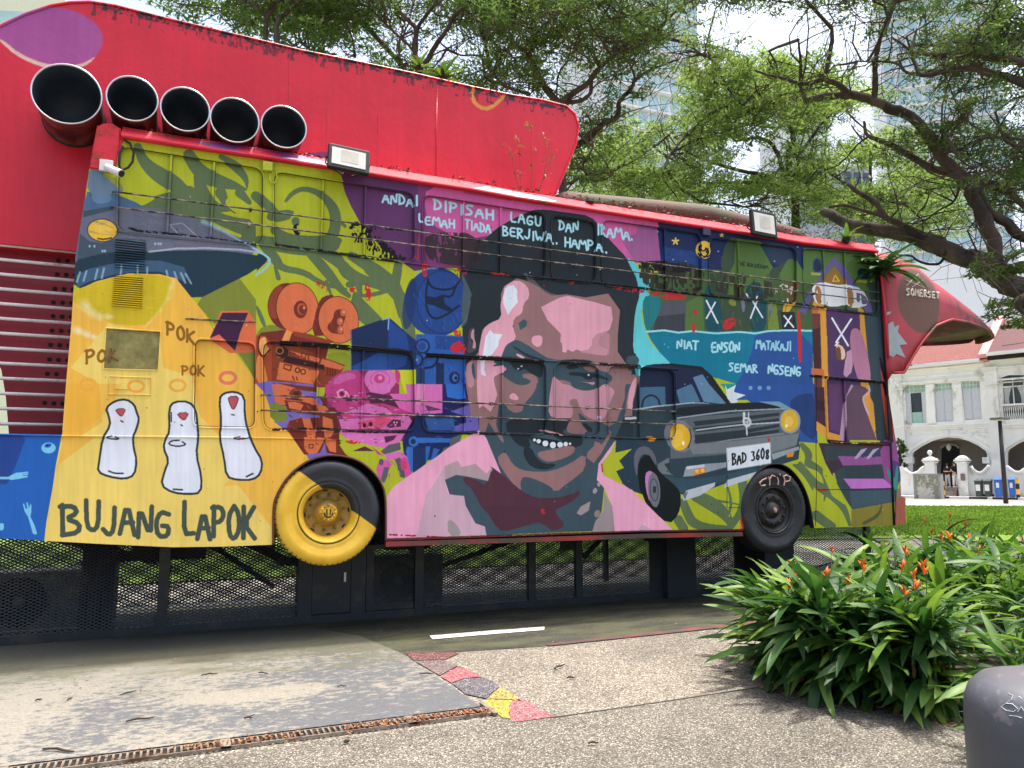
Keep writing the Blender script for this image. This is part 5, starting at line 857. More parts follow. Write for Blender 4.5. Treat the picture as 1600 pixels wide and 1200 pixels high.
# roof edge lip
def sweepX(xs_px,prof,name,mat,parent,smooth=True):
    m=MB(); vs=[]; k=len(prof)
    for P in xs_px: vs+=[P+Vector((0,y,z)) for y,z in prof]
    m.add(vs,[(i*k+j,i*k+j+1,(i+1)*k+j+1,(i+1)*k+j) for i in range(len(xs_px)-1) for j in range(k-1)]); return m.obj(name,mat,parent,smooth=smooth)
rl=pxline([(190,214),(300,231),(400,245.5),(515,263.5),(575,273),(650,285),(730,297),(805,311),(880,322.5),(1000,341),(1175,367),(1250,380),(1368,394)],0)
rl=[Vector((p.x,0,np.interp(p.x,[-.7,3.3,9],[4.655,4.67,4.675]) if False else p.z)) for p in rl]
def lipmat():
    m,nt,b=newmat('roof_lip_paint_mossy'); n=noise(nt,3,9,.72,stretch=(1,2,2)); n0=noise(nt,1,3,.5); c=ramp(nt,n0,[(.3,lin((196,30,50))),(.7,lin((226,60,76)))])
    c=mix(nt,ramp(nt,n,[(.55,(0,0,0,1)),(.66,(.9,.9,.9,1))]),c,lin((84,66,40))); n2=noise(nt,11,8,.7); c=mix(nt,ramp(nt,n2,[(.66,(0,0,0,1)),(.7,(1,1,1,1))]),c,lin((30,24,20))); nt.links.new(c,b.inputs['Base Color']); b.inputs['Roughness'].default_value=.62; b.inputs['Specular IOR Level'].default_value=.25; bump(nt,b,n,.5,.03); return m
LIP=lipmat()
sweepX(rl,[(.03,-.02),(-.050,-.018),(-.060,-.006),(-.058,.006),(.035,.105),(.045,.118),(.20,.145),(.5,.17),(1.2,.19),(2.45,.05)],'roof_edge',LIP,BUS,smooth=False)
# purple and cream paint marks on the roof edge: left as in the mural paint
def lipmark(l,col):
    P=[]
    for x,t in l:
        b=onY(x,np.interp(x,[190,300,400,515,575,650,730,805,880,1000],[214,231,245.5,263.5,273,285,297,311,322.5,341]),0); P.append(Vector((b.x,-.0605+.093*t,b.z+.006+.099*t)))
    MB().poly(P).obj('painted_mark',M('edge_mark_paint',col,.55,var=.15,dirt=(60,50,48),dirtamt=.3),BUS)
lipmark([(330,.05),(505,.05),(514,.6),(470,.98),(340,.98),(300,.5)],(132,60,124)); lipmark([(440,.1),(512,.1),(512,.3),(455,.35)],(236,214,214)); lipmark([(735,.05),(800,.05),(862,.45),(850,.75),(800,.95),(760,.9)],(104,98,150)); lipmark([(800,.02),(862,.1),(868,.38),(820,.3)],(226,222,216))
# left top corner post
cp=[onY(x,y) for x,y in[(188,212),(186,200),(176,194),(160,194),(151,200),(146,228),(140,262),(170,268),(182,262)]]
MB().prism([p+Vector((0,-.02,0)) for p in cp],(0,.3,0)).obj('corner_cap',LIP,BUS,bev=.012)
# long hump on the roof, mossy dark red
HMP=M('mossy_roof_duct',(88,30,30),.75,var=.3,scale=3,dirt=(62,58,34),dirtamt=.9,bmp=.6,bscale=30)
hb=[(4.05,.02),(4.08,.1),(4.2,.15),(5,.16),(6.3,.165),(7.5,.15),(7.9,.14),(8.02,.1),(8.05,.02)]
m_=MB(); m_.tube([Vector((x,.55,np.interp(x,[4,6.3,8.1],[4.87,5.0,4.90]))) for x,_ in hb],[r*1.1 for _,r in hb],16); m_.obj('roof_duct',HMP,BUS,smooth=True)
# ---- front hood with the round station-like badge
HD=None
XT_=12.42; L0=9.2; HWD=1.22; YC=1.17
def plan(x): 
    t=min(1,max(0,(x-L0)/(XT_-L0))); return YC-HWD*math.sqrt(max(0,1-t*t))     # near edge of the hood seen from above
def onplan(px,py):
    lo,hi=-.05,YC
    for _ in range(40):
        m=(lo+hi)/2; p=onY(px,py,m)
        if plan(p.x)<m: hi=m
        else: lo=m
    return onY(px,py,(lo+hi)/2)
def hoodmat():
    m,nt,b=newmat('hood_red_mossy'); tc=N(nt,'TexCoord').outputs['Object']; x=N(nt,'SeparateXYZ'); nt.links.new(tc,x.inputs[0])
    n=noise(nt,5,8,.7,tc,stretch=(1,1,.5)); n0=noise(nt,1.3,4,.5,tc); c=ramp(nt,n0,[(.3,lin((146,34,46))),(.7,lin((182,54,68)))])
    # the round moss-dark disc
    C=onplan(1437,470); sb=N(nt,'VectorMath',operation='SUBTRACT'); sb.inputs[1].default_value=(C.x,0,C.z); nt.links.new(tc,sb.inputs[0]); mp=N(nt,'VectorMath',operation='MULTIPLY'); mp.inputs[1].default_value=(1.95,0,1.85); nt.links.new(sb.outputs[0],mp.inputs[0]); ln=N(nt,'VectorMath',operation='LENGTH'); nt.links.new(mp.outputs[0],ln.inputs[0])
    a=N(nt,'Math',operation='MULTIPLY_ADD',i_1=.18); nt.links.new(n,a.inputs[0]); nt.links.new(ln.outputs['Value'],a.inputs[2]); f=ramp(nt,a.outputs[0],[(.93,(.9,.9,.9,1)),(1.0,(0,0,0,1))]); c=mix(nt,f,c,lin((84,62,40)))
    # moss and grime on the upper and outer part
    z=N(nt,'MapRange',i_1=9.8,i_2=11.4,i_3=-.12,i_4=.2); nt.links.new(x.outputs[0],z.inputs[0]); q=N(nt,'Math',operation='ADD'); nt.links.new(n,q.inputs[0]); nt.links.new(z.outputs[0],q.inputs[1]); c=mix(nt,ramp(nt,q.outputs[0],[(.52,(0,0,0,1)),(.66,(.85,.85,.85,1))]),c,lin((58,40,30)))
    nt.links.new(c,b.inputs['Base Color']); b.inputs['Roughness'].default_value=.5; bump(nt,b,n,.3,.02); return m
HM=hoodmat()
# stations along +X: x, top z, bottom z of near side, y near, y far
st=[]
topc=[(1367,381),(1390,381),(1415,386),(1440,396),(1465,418),(1490,447),(1515,474),(1535,495),(1552,520)]
botc=[(1385,650),(1388,583),(1413,582),(1424,560),(1440,532),(1462,508),(1486,498),(1515,503),(1545,519)]
topc=[(1367,381),(1385,380),(1415,386),(1440,396),(1465,418),(1490,445),(1515,472),(1533,492),(1545,508)]
botc=[(1385,650),(1388,583),(1413,582),(1424,560),(1440,535),(1462,509),(1486,499),(1515,504),(1542,515),(1548,520)]
TP=[onplan(*p) for p in topc]; BP=[onplan(*p) for p in botc]; TPs=sorted(TP,key=lambda q:q.x); BPs=sorted(BP,key=lambda q:q.x)
xs=np.concatenate([np.linspace(8.86,11.7,28),XT_-.72*(1-np.linspace(0,1,16)[1:])**2]); m_=MB(); vs=[]; NS=24
for x in xs:
    zt=float(np.interp(x,[p.x for p in TPs],[p.z for p in TPs])); zb=float(np.interp(x,[p.x for p in BPs],[p.z for p in BPs])); zt=max(zt,zb+.03)
    yn=plan(x); hw=max(YC-yn,.01); rr=min(.45,(zt-zb)*.6,hw*.7); zf=min(zt-rr-.002,max(zb,3.95)+.03)
    for k in range(NS+1):
        u=k/NS
        if u<.3: q=u/.3; y=YC-hw; z=zb+(zt-rr-zb)*q
        elif u<.45: q=(u-.3)/.15*math.pi/2; y=YC-hw+rr*(1-math.cos(q)); z=zt-rr+rr*math.sin(q)
        elif u<.55: q=(u-.45)/.1; y=YC-hw+rr+(2*hw-2*rr)*q; z=zt
        elif u<.7: q=(u-.55)/.15*math.pi/2; y=YC+hw-rr+rr*math.sin(q); z=zt-rr+rr*math.cos(q)
        else: q=(u-.7)/.3; y=YC+hw; z=(zt-rr)+(zf-(zt-rr))*q
        vs.append(Vector((x,y,z)))
k=NS+1; m_.add(vs,[(i*k+j,i*k+j+1,(i+1)*k+j+1,(i+1)*k+j) for i in range(len(xs)-1) for j in range(NS)])
HD=m_.obj('front_hood',HM,BUS,smooth=True); so_=HD.modifiers.new('thick','SOLIDIFY'); so_.thickness=.03; so_.offset=-1
rimp=[vs[i*k] for i in range(len(xs))]; frim=[vs[i*k+NS] for i in range(len(xs))]; MB().tube([p+Vector((0,-.005,0)) for p in rimp[1:]]+frim[::-1],.018,6).obj('hood_rim',HM,HD,smooth=True)
# grey splash painted on the hood side, lettering, red strip
def flat(name,px,mat,par,y=-.06,t=.002,tt=None):
    pts=[onY(a/(tt[2])+tt[0],b/(tt[2])+tt[1],0) for a,b in px]; yy=1.2-1.15-.06+y*0
    return MB().prism([Vector((p.x,plan(p.x)-.006,p.z)) for p in pts],(0,.003,0)).obj(name,mat,par)
YH=-.010
SPL=M('grey_splash_paint',(150,160,164),.5,var=.08)
flat('painted_splash',[(730,830),(760,812),(770,850),(798,835),(790,880),(850,955),(800,960),(838,1040),(780,1015),(765,1035),(738,1025)],SPL,HD,tt=(1200,300,4))
flat('painted_splash',[(722,755),(750,752),(740,768),(722,775)],SPL,HD,tt=(1200,300,4))
LET=M('pale_raised_letters',(206,196,178),.6,var=.1)
m_=MB(); word='SOMERSET'; x0,y0,x1,y1=843,650,1070,670
for i,ch in enumerate(word):
    for stt in GL[ch]:
        pts=[]
        for a,b in zip(stt[0::2],stt[1::2]):
            u=(i+a*.78)/8; px=(x0+(x1-x0)*u)/4+1200; py=(y0+(y1-y0)*u-(1-b)*44*(1-.12*u))/4+300; p=onY(px,py); pts.append(Vector((p.x,plan(p.x)-.004,p.z)))
        m_.tube(pts,.0145,5)
m_.obj('badge_lettering',LET,HD)
m_=MB()
for l in ([(840,555),(960,600)],[(845,590),(925,515)],[(880,600),(950,555)],[(925,520),(935,560)]): m_.tube([Vector((onY(x/4+1200,y/4+300).x,plan(onY(x/4+1200,y/4+300).x)-.004,onY(x/4+1200,y/4+300).z)) for x,y in l],.004,4)
m_.obj('badge_lines',LET,HD)
MB().tube([onY(x,y,-.062) for x,y in[(1372,395),(1378,440),(1384,500),(1388,560)]],.018,6).obj('hood_edge_strip',RED,HD,smooth=True)
# ---- lamps, camera, cables fixed to the bus
def flood(c,lab,tilt,roll,w_=.36,h_=.235):
    o=thing('floodlight',lab,'floodlight',c,'floodlights on the roof edge'); Mx=Matrix.Translation(c)@Matrix.Rotation(roll,4,'Y')@Matrix.Rotation(tilt,4,'X')
    MB().box((-w_/2,-.02,-h_/2),(w_/2,.035,h_/2),Mx).obj('housing',BLK,o,bev=.012); MB().box((-w_/2+.035,-.024,-h_/2+.042),(w_/2-.042,-.0205,h_/2-.042),Mx).obj('lamp_face',PALE,o)
    MB().box((-w_*.19,-.026,-h_*.2),(w_*.22,-.0245,h_*.28),Mx).obj('lamp_diode_plate',M('diode_plate_warm',(186,184,168),.35),o)
    m=MB(); 
    for k in range(9): m.box((-w_/2+.04+k*(w_-.09)/8,.035,-h_/2+.02),(-w_/2+.045+k*(w_-.09)/8,.055,h_/2-.02),Mx)
    m.obj('cooling_fin',BLK,o,kind='stuff')
    m=MB(); m.tube([Mx@Vector((-w_/2-.008,.02,0)),Mx@Vector((-w_/2-.008,.07,-.05)),Mx@Vector((-.05,.09,-.13)),Vector(c)+Vector((0,.2,-.06))],.008,6); m.tube([Mx@Vector((w_/2+.008,.02,0)),Mx@Vector((w_/2+.008,.07,-.05)),Mx@Vector((.05,.09,-.13))],.008,6); m.obj('bracket',BLK,o); return o
flood(onY(545,249,-.2),'black floodlight with pale face on the roof edge beside the exhaust pipes',math.radians(-12),math.radians(3),.415,.275)
flood(onY(1193,350,-.2),'black floodlight on the roof edge above the green painted tower, nearer the front hood',math.radians(-6),math.radians(2),.40,.34)
o=thing('security_camera','small white security camera on a square plate at the top left corner of the bus','camera',onY(166,258,-.05))
c0=onY(166,259,-.03); MB().box((c0.x-.055,-.045,c0.z-.055),(c0.x+.055,-.022,c0.z+.055)).obj('mounting_plate',WHT_,o,bev=.006)
a=onY(168,262,-.09); b=onY(189,271,-.17); MB().tube([c0,a],.022,10).obj('arm',WHT_,o); MB().tube([a,b],[.032,.036],14).obj('camera_barrel',WHT_,o); MB().tube([b-(b-a)*.04,b+(b-a)*.08],[.028,.030],14).obj('lens',BLK,o)
tag(MB().tube([onY(x,y,-.03) for x,y in[(193,218),(203,224),(209,238),(207,253),(200,262),(190,266),(186,258),(187,240),(192,228)]],.011,7).obj('black_hose',BLK,smooth=True),'black hose looped under the roof edge beside the security camera','hose')
o=thing('junction_box','lime painted junction box with a looping conduit between the two left upper windows','junction box',onY(418,262,-.03))
p=onY(417.5,262,0); MB().box((p.x-.045,-.05,p.z-.045),(p.x+.045,-.002,p.z+.045)).obj('box_cover',LIM,o,bev=.004); MB().tube([onY(x,y,-.02) for x,y in[(422,268),(421,280),(424,286),(429,286),(433,279),(431,268),(431,254)]],.008,6).obj('conduit',LIM,o,smooth=True)
p=onY(1101,363,0); tag(MB().box((p.x-.06,-.05,p.z-.05),(p.x+.06,-.002,p.z+.05)).obj('cable_box',M('dark_blue_box',(50,46,84),.5),bev=.005),'small dark blue box under the roof edge above the painted smiling moon','cable box')

# ================================================================= RED HULL WITH PIPES AND LOUVRES
HL=thing('red_hull','tall red curved hull with a purple leaf shape rising behind the bus','sculpture',(-1,1.2,0))
ho=[(-520,330),(-330,210),(-180,130),(-90,86),(-30,58),(0,41),(40,22),(80,9),(110,4),(140,3),(180,9),(255,28),(400,62),(470,79),(550,95),(650,116),(737,136),(800,149),(850,157),(885,166),(898,178),(904,197),(900,225),(885,262),(868,302),(868,420)]
HY=.5
hp=[onY(x,y,HY) for x,y in ho]; b1=onY(119,392.5,HY); b0=onY(0,381,HY); 
low=[Vector((hp[-1].x,HY,4.2)),Vector((b1.x+.25,HY,4.2)),Vector((b1.x+.25,HY,b1.z-.0)),b1,b0,onY(-520,330+0,HY)]
hp2=hp[:-1]+[Vector((hp[-2].x,HY,4.2)),Vector((-.3,HY,4.2)),Vector((-.3,HY,b1.z)),Vector((hp[0].x,HY,b1.z))]
o=MB().prism(hp2,(0,1.5,0)).obj('hull_panel',HUL,HL,uvf=uvh,bev=.03)
# rolled top edge
MB().tube([Vector((p.x,HY+.0,p.z)) for p in hp[:-1]],.016,6,False).obj('hull_edge_roll',HUL,HL,uvf=uvh,smooth=True)
for x,y0,y1 in((683,140,295),):
    a=onY(x,y0,HY-.002); b=onY(x,y1,HY-.002); b.x=a.x; MB().tube([a,b],.006,5).obj('hull_seam',HUL,HL,uvf=uvh,smooth=True)
# louvre bay at left
LVR=[(-520,330),(0,381),(119,392),(97,680),(14,679),(9,620),(2,578),(-10,556),(-520,530)]
lv=[onY(x,y,.72) for x,y in LVR]; lv[0].z=lv[1].z; lv[2].x=-.3; lv[2].z=lv[1].z; lv[3].x=-.3; MB().prism(lv,(0,.3,0)).obj('louvre_panel',DRED,HL)
dots=[(365,428,3),(357,515,3),(343,605,3),(334,690,3),(331,776,3),(325,866,3),(316,955,3),(309,1047,3),(296,1136,2)]
for x,y,n in dots:
    for k in range(n):
        p=onY((x+k*57)/4,y/4+300+k*.6,.715); MB().lathe([(.001,0),(.021,0)],14,Matrix.Translation(p)@Matrix.Rotation(math.radians(90),4,'X')).obj('air_hole',HOLE,HL)
for x,y in((280,118),(337,121),(392,124)): p=onY(x/4,y/4+600,.715); MB().lathe([(.001,0),(.021,0)],14,Matrix.Translation(p)@Matrix.Rotation(math.radians(90),4,'X')).obj('air_hole',HOLE,HL)
bz=onY(0,382.5,.55).z; be=onY(0,662,.55).z
for i in range(13):
    z=bz+(be-bz)*i/12; MB().tube([Vector((-5,.55,z)),Vector((-.5,.55,z))],.0155,8).obj('louvre_tube',SILV,HL,smooth=True)
for x in (-4.2,-2.55): MB().box((x-.02,.57,be-.1),(x+.02,.7,bz+.1)).obj('louvre_post',DRED,HL)
# exhaust pipes
PIPE=M('rusty_pipe_outside',(124,84,78),.42,.35,var=.35,scale=5,dirt=(40,30,28),dirtamt=.6); RIMM=M('bright_pipe_rim',(214,208,206),.3,.8,var=.08); PIN=M('dark_pipe_inside',(44,56,70),.6,var=.25,scale=2)
for cx,cy,wd,sx,nm in((104.5,146.5,114,0,1),(206.7,153.7,83,0,2),(289.5,170.5,79,0,3),(367,187.5,78,0,4),(443.7,198,72,0,5)):
    yf=-.06; c=onY(cx,cy,yf); r=(onY(cx+wd/2,cy,yf).x-onY(cx-wd/2,cy,yf).x)/2*.985; ln=.56
    P_=bpy.data.objects.new('exhaust_pipe',None); COL.objects.link(P_); P_.location=c; P_.parent=HL; P_.matrix_parent_inverse=parent_inv(HL)
    Mx=Matrix.Translation(c)@Matrix.Rotation(math.radians(90),4,'X')
    MB().lathe([(r*.94,-ln),(r*.955,-ln*.6),(r*.985,-.02),(r,-.012)],48,Mx).obj('pipe_wall',PIPE,P_,smooth=True)
    MB().lathe([(r,-.012),(r+.006,-.004),(r+.004,.004),(r-.004,.005),(r-.010,-.004),(r-.010,-.012)],56,Mx).obj('pipe_rim',RIMM,P_,smooth=True)
    MB().lathe([(r-.010,-.010),(r-.014,-.2),(r-.02,-ln*.9),(.001,-ln*.92)],48,Mx).obj('pipe_bore',PIN,P_,smooth=True)
    if nm==1: MB().lathe([(r*.98,-ln-.01),(r*.985,-ln+.03),(r*.94,-ln+.035)],40,Mx).obj('pipe_collar',BLK,P_,smooth=True)

# ================================================================= MESH FENCE UNDER THE BUS
FN=thing('mesh_fence','black expanded metal mesh fence with posts and solid doors closing the space under the bus','fence',(3,1,0))
FY=1.0; ztop=1.12
FP=DRK; zb=.085
m_=MB().box((-6,FY-.03,0.004),(9.55,FY+.03,zb)); m_.obj('base_rail',FP,FN); MB().box((-6,FY-.025,ztop),(9.55,FY+.025,ztop+.05)).obj('top_rail',FP,FN)
posts=[(-3.4,-3.3),(-1.75,-1.66),(-.14,-.04),(1.22,1.36),(1.78,1.94),(2.50,2.60),(3.91,4.0),(4.55,4.64),(7.02,7.16),(7.70,7.78),(9.42,9.5)]
for a,b in posts: MB().box((a,FY-.035,zb*0+.01),(b,FY+.035,ztop)).obj('post',FP,FN)
MB().box((1.363,FY-.03,.09),(1.778,FY+.02,ztop)).obj('solid_door',FP,FN,bev=.004); MB().box((1.70,FY-.05,.42),(1.72,FY-.03,.52)).obj('door_handle',SILV,FN)
PIL=M('dark_concrete_pillar',(38,44,52),.7,var=.15)
MB().box((5.83,FY-.12,.005),(6.28,FY+.3,ztop)).obj('pillar',PIL,FN); MB().box((7.16,FY-.42,.005),(7.66,FY+.0,ztop)).obj('pillar',PIL,FN)
# padlock on the gate post
MB().box((2.53,FY-.06,.78),(2.57,FY-.036,.83)).obj('padlock',SILV,FN); MB().tube([(2.537,FY-.05,.83),(2.537,FY-.05,.87),(2.55,FY-.05,.885),(2.563,FY-.05,.87),(2.563,FY-.05,.83)],.004,5).obj('padlock_shackle',SILV,FN)
MB().box((1.95,FY-.02,.09),(2.49,FY+.02,.17)).obj('gate_frame',FP,FN); MB().box((1.95,FY-.02,.76),(2.49,FY+.02,.80)).obj('gate_frame',FP,FN); MB().box((1.95,FY-.02,.17),(2.03,FY+.02,.76)).obj('gate_frame',FP,FN)
def meshpanel(x0,x1,z0,z1,FY=1.0):
    # expanded metal: rows of zigzag strands, welded at the knuckles
    pw,ph=.062,.031; V=[];F=[]; nx=int((x1-x0)/pw)+1; nz=int((z1-z0)/ph)+1; t=.0056; d=.006
    for j in range(nz):
        zc=z0+(j+.5)*ph
        for sgn in(1,-1):
            for i in range(nx):
                for h in(0,1):
                    xa=x0+i*pw+h*pw/2; xb=min(xa+pw/2,x1); 
                    if xb<=xa+1e-4: continue
                    za=zc+sgn*(ph/2)*(0 if h==0 else 1); zb_=zc+sgn*(ph/2)*(1 if h==0 else 0)
                    n=len(V); ya=FY+(d if sgn>0 else -d)*.5
                    V+=[(xa,ya,za-t),(xb,ya,zb_-t),(xb,ya+.004,zb_+t),(xa,ya+.004,za+t),]; F+=[(n,n+1,n+2,n+3)]
    return V,F
for a,b in((-3.3,-1.75),(-1.66,-.14),(-.04,1.22),(2.03,2.50),(2.60,3.91),(4.0,4.55),(4.64,5.83),(6.28,7.02),(7.78,9.42)):
    V,F=meshpanel(a,b,zb if a!=2.03 else .17,ztop); raw('mesh_panel',V,F,FP,FN,kind='stuff')
FN2=thing('mesh_fence','matching black mesh fence seen through the first along the far side of the bus','fence',(3,2.6,0))
for a,b in((-6,-2.9),(-2.84,-.1),(-.04,2.9),(2.96,5.9),(5.96,9.4)):
    V,F=meshpanel(a,b,.05,ztop,2.62); raw('mesh_panel',V,F,FP,FN2,kind='stuff'); MB().box((b,2.58,.01),(b+.06,2.66,ztop)).obj('post',FP,FN2)
MB().box((-6,2.59,ztop),(9.45,2.65,ztop+.05)).obj('top_rail',FP,FN2)
MB().tube([(x,FY-.5,z) for x,z in((5.0,.93),(5.6,.90),(6.4,.86),(6.9,.92))],.045,8)
zw=onY(760,922,2.75).z; tag(MB().box((-8,2.75,.005),(9.4,2.9,zw)).obj('low_plinth_wall',PIL),'low dark wall along the far side of the space under the bus','wall')
# air conditioner condensers behind the mesh
def condenser(x0,x1,y,z1,lab,fx,fz,fr_):
    o=thing('air_conditioner',lab,'air conditioner',((x0+x1)/2,y+.18,0),'outdoor cooling units under the bus'); AC=M('dusty_ac_casing',(112,112,104),.6,var=.15,dirt=(70,68,60),dirtamt=.5) if 'dusty_ac_casing' not in bpy.data.materials else bpy.data.materials['dusty_ac_casing']
    MB().box((x0,y,.06),(x1,y+.32,z1)).obj('casing',AC,o,bev=.01); Mx=Matrix.Translation((fx,y-.002,fz))@Matrix.Rotation(math.radians(90),4,'X'); MB().lathe([(.001,.0),(fr_,.0)],32,Mx).obj('fan_opening',HOLE,o); MB().lathe([(.001,.03),(.055,.03),(.06,.0)],20,Mx).obj('fan_hub',AC,o,smooth=True)
    g=MB()
    for k in range(1,9): g.tube([Mx@Vector((fr_*k/8*math.cos(t*.2618),fr_*k/8*math.sin(t*.2618),.02)) for t in range(25)],.003,4,False)
    for k in range(12): a=k*math.pi/6; g.tube([Mx@Vector((0,0,.024)),Mx@Vector((fr_*math.cos(a),fr_*math.sin(a),.022))],.003,4)
    g.obj('fan_grille',BLK,o,kind='stuff')
condenser(-1.75,-.84,1.42,.62,'wide grey air conditioner condenser behind the mesh at the far left under the bus',-1.38,.33,.24)
condenser(2.12,2.98,1.42,.62,'grey air conditioner condenser behind the small mesh gate right of the yellow wheel',2.42,.33,.22)
# ================================================================= FAR BUILDINGS, STREET
FU=Vector((math.sin(math.radians(-20.5)),math.cos(math.radians(-20.5)),0))*-1; FN_=Vector((FU.y,-FU.x,0)); FA=at(1402,771,62)
if FN_.dot(Vector(CAMP)-FA)<0: FN_=-FN_
FM=Matrix(((FU.x,-FN_.x,0,FA.x),(FU.y,-FN_.y,0,FA.y),(0,0,1,0),(0,0,0,1)))     # local x along the terrace, y into the house, z up
def fac(px,py,off=0.0):
    r=Vector(ray(px,py)); P0=FA+FN_*off; t=(P0-Vector(CAMP)).dot(FN_)/r.dot(FN_); P=Vector(CAMP)+r*t; return (P-FA).dot(FU),P.z
HA=(1380,520,7.2727); HB=(1380,650,7.2727)
def fh(t,x,y,off=0.0): return fac(x/t[2]+t[0],y/t[2]+t[1],off)
WALLM=M('white_render_wall',(218,218,212),.8,var=.07,scale=.8,dirt=(150,148,136),dirtamt=.2,stretch=(1,1,.4)); CRM=M('cream_render_wall',(228,228,222),.8,var=.07,scale=.8,dirt=(156,152,140),dirtamt=.2); SHU=M('grey_white_shutter',(188,192,196),.6,var=.06); MINT=M('mint_panel',(150,186,170),.6); DKR=M('porch_wall_painted_shade',(120,112,104),.8); DKI=M('dark_interior',(16,16,18),.8); GLS=M('dark_window_glass',(50,58,64),.15,var=.3,spec=.8)  # DKR: porch shade is put into a darker wall colour
HO=thing('terrace_house','white two storey terrace house with grey shutters, wide arch and orange tiled roof','house',FA); 
def fbox(a,b,y0,y1,name,mat,par,t=None,off=0.0,bev=0):
    (u0,z1),(u1,z0)=a,b; return MB().box((min(u0,u1),y0,min(z0,z1)),(max(u0,u1),y1,max(z0,z1)),FM).obj(name,mat,par,bev=bev)
def fpt(u,y,z): return FM@Vector((u,y,z))
ZG=0.0
uL=fh(HA,-30,500)[0]; uM=fh(HA,1215,500)[0]; uR=uM+7.4
ztopw=fh(HA,600,385)[1]
def hole(t,l): return [fpt(*(lambda q:(q[0],0,q[1]))(fh(t,x,y))) for x,y in l]
wins=[[(245,600),(478,588),(492,1022),(262,1032)],[(575,578),(780,568),(800,1005),(598,1014)],[(880,552),(1095,545),(1120,980),(925,992)]]
H1=[hole(HA,w_) for w_ in wins]
ar=[(330,1000),(330,440),(345,405),(430,345),(550,285),(650,255),(750,243),(860,252),(970,283),(1080,335),(1165,395),(1182,430),(1182,1000)]
A1=[fh(HB,x,y) for x,y in ar]; zb_=.25; A1=[(u,max(z,zb_)) for u,z in A1]
def flatwall(name,u0,u1,z0,z1,holes,mat,par,y=0,thick=.25):
    lo=[fpt(u0,y,z0),fpt(u1,y,z0),fpt(u1,y,z1),fpt(u0,y,z1)]; m=MB(); m.poly(lo,holes)
    for h in holes:
        b=[p-FN_*thick for p in h]; n=len(h); m.add(h+b,[(i,(i+1)%n,(i+1)%n+n,i+n) for i in range(n)])
    return m.obj(name,mat,par)
flatwall('front_wall',uL,uM,ZG,ztopw,H1+[[fpt(u,0,z) for u,z in A1]],CRM,HO)
# shutters, transoms, one open window with a mint lower panel
for k,w_ in enumerate(wins):
    (a,zt),(b,_),(c,zb2),(d,_)=[fh(HA,x,y) for x,y in w_]; u0=(a+d)/2; u1=(b+c)/2; tz=zt-(zt-zb2)*.2
    MB().box((u0-.05,.26,zb2-.1),(u1+.05,.30,zt+.1),FM).obj('window_back',GLS if k==0 else SHU,HO)
    fr=MB()
    for i in range(6): x=u0+(u1-u0)*i/5; fr.box((x-.02,.2,tz),(x+.02,.25,zt),FM)
    for i in range(3): z=tz+(zt-tz)*i/2; fr.box((u0,.19,z-.02),(u1,.245,z+.02),FM)
    fr.obj('transom_lattice',WALLM,HO); MB().box((u0,.25,tz),(u1,.258,zt),FM).obj('transom_glass',MINT,HO)
    hw=(u1-u0)/2
    for s in (0,1):
        if k==0: sw=hw*.52; x0=u0-.02 if s==0 else u1-sw+.06
        else: sw=hw-.02; x0=u0+.01+s*hw
        sh=MB().box((x0,.14,zb2+.02),(x0+sw,.18,tz-.02),FM).obj('shutter',SHU,HO)
        for j in range(3):
            za=zb2+.1+(tz-zb2-.15)*j/3; MB().box((x0+.07,.125,za),(x0+sw-.07,.139,za+(tz-zb2)/3-.14),FM).obj('shutter_panel',SHU,sh,bev=.015)
    if k==0: MB().box((u0+hw*.5,.2,zb2),(u1-hw*.5,.24,zb2+(tz-zb2)*.36),FM).obj('lower_panel',MINT,HO)
# mouldings and pilasters
for t,x0,y0,x1,y1,p in((HA,-30,1045,1195,1062,.22),(HA,-30,1062,1195,1085,.14),(HA,-30,1085,1195,1105,.08),(HA,-30,535,1140,556,.14),(HA,-30,556,1140,572,.08),(HA,-30,395,1140,412,.12),(HB,-30,195,1200,205,.05)):
    (a,za),(b,zbb)=fh(t,x0,y0),fh(t,x1,y1); zc=(fh(t,600,y0)[1]); zd=fh(t,600,y1)[1]; MB().box((uL,-p,zd),(uM-.3,-.0,zc),FM).obj('moulding',CRM,HO,bev=.02)
for x0,x1 in((240,490),(525,800),(830,1105)):
    a=fh(HA,x0,460); b=fh(HA,x1,460); zc=fh(HA,600,470)[1]; zd=fh(HA,600,505)[1]; MB().box((a[0],-.04,zd),(b[0],-.001,zc),FM).obj('frieze_panel',CRM,HO,bev=.02)
def pil(x0,x1,t0,y0,t1,y1,par,mat=WALLM,p=.18):
    a=fh(t0,x0,y0); b=fh(t0,x1,y0); c=fh(t1,x0,y1); MB().box((a[0],-p,c[1]),(b[0],.0,a[1]),FM).obj('pilaster',mat,par)
    u0,u1,zt=a[0],b[0],a[1]; 
    for dz,e in((.0,.10),(.35,.06),(1.25,.09),(1.5,.05)): MB().box((u0-e,-p-e,zt-dz-.10),(u1+e,-.002,zt-dz),FM).obj('capital_band',mat,par,bev=.02)
    m=MB(); m.lathe([(.0,.08),(.10,.07),(.2,.03),(.22,.0)],16,Matrix.Translation(fpt((u0+u1)/2,-p,zt-.75))@Matrix.Rotation(math.atan2(FN_.y,FN_.x),4,'Z')@Matrix.Rotation(math.radians(90),4,'Y')); m.obj('wreath_ornament',mat,par,smooth=True)
pil(80,210,HA,470,HB,1000,HO); 
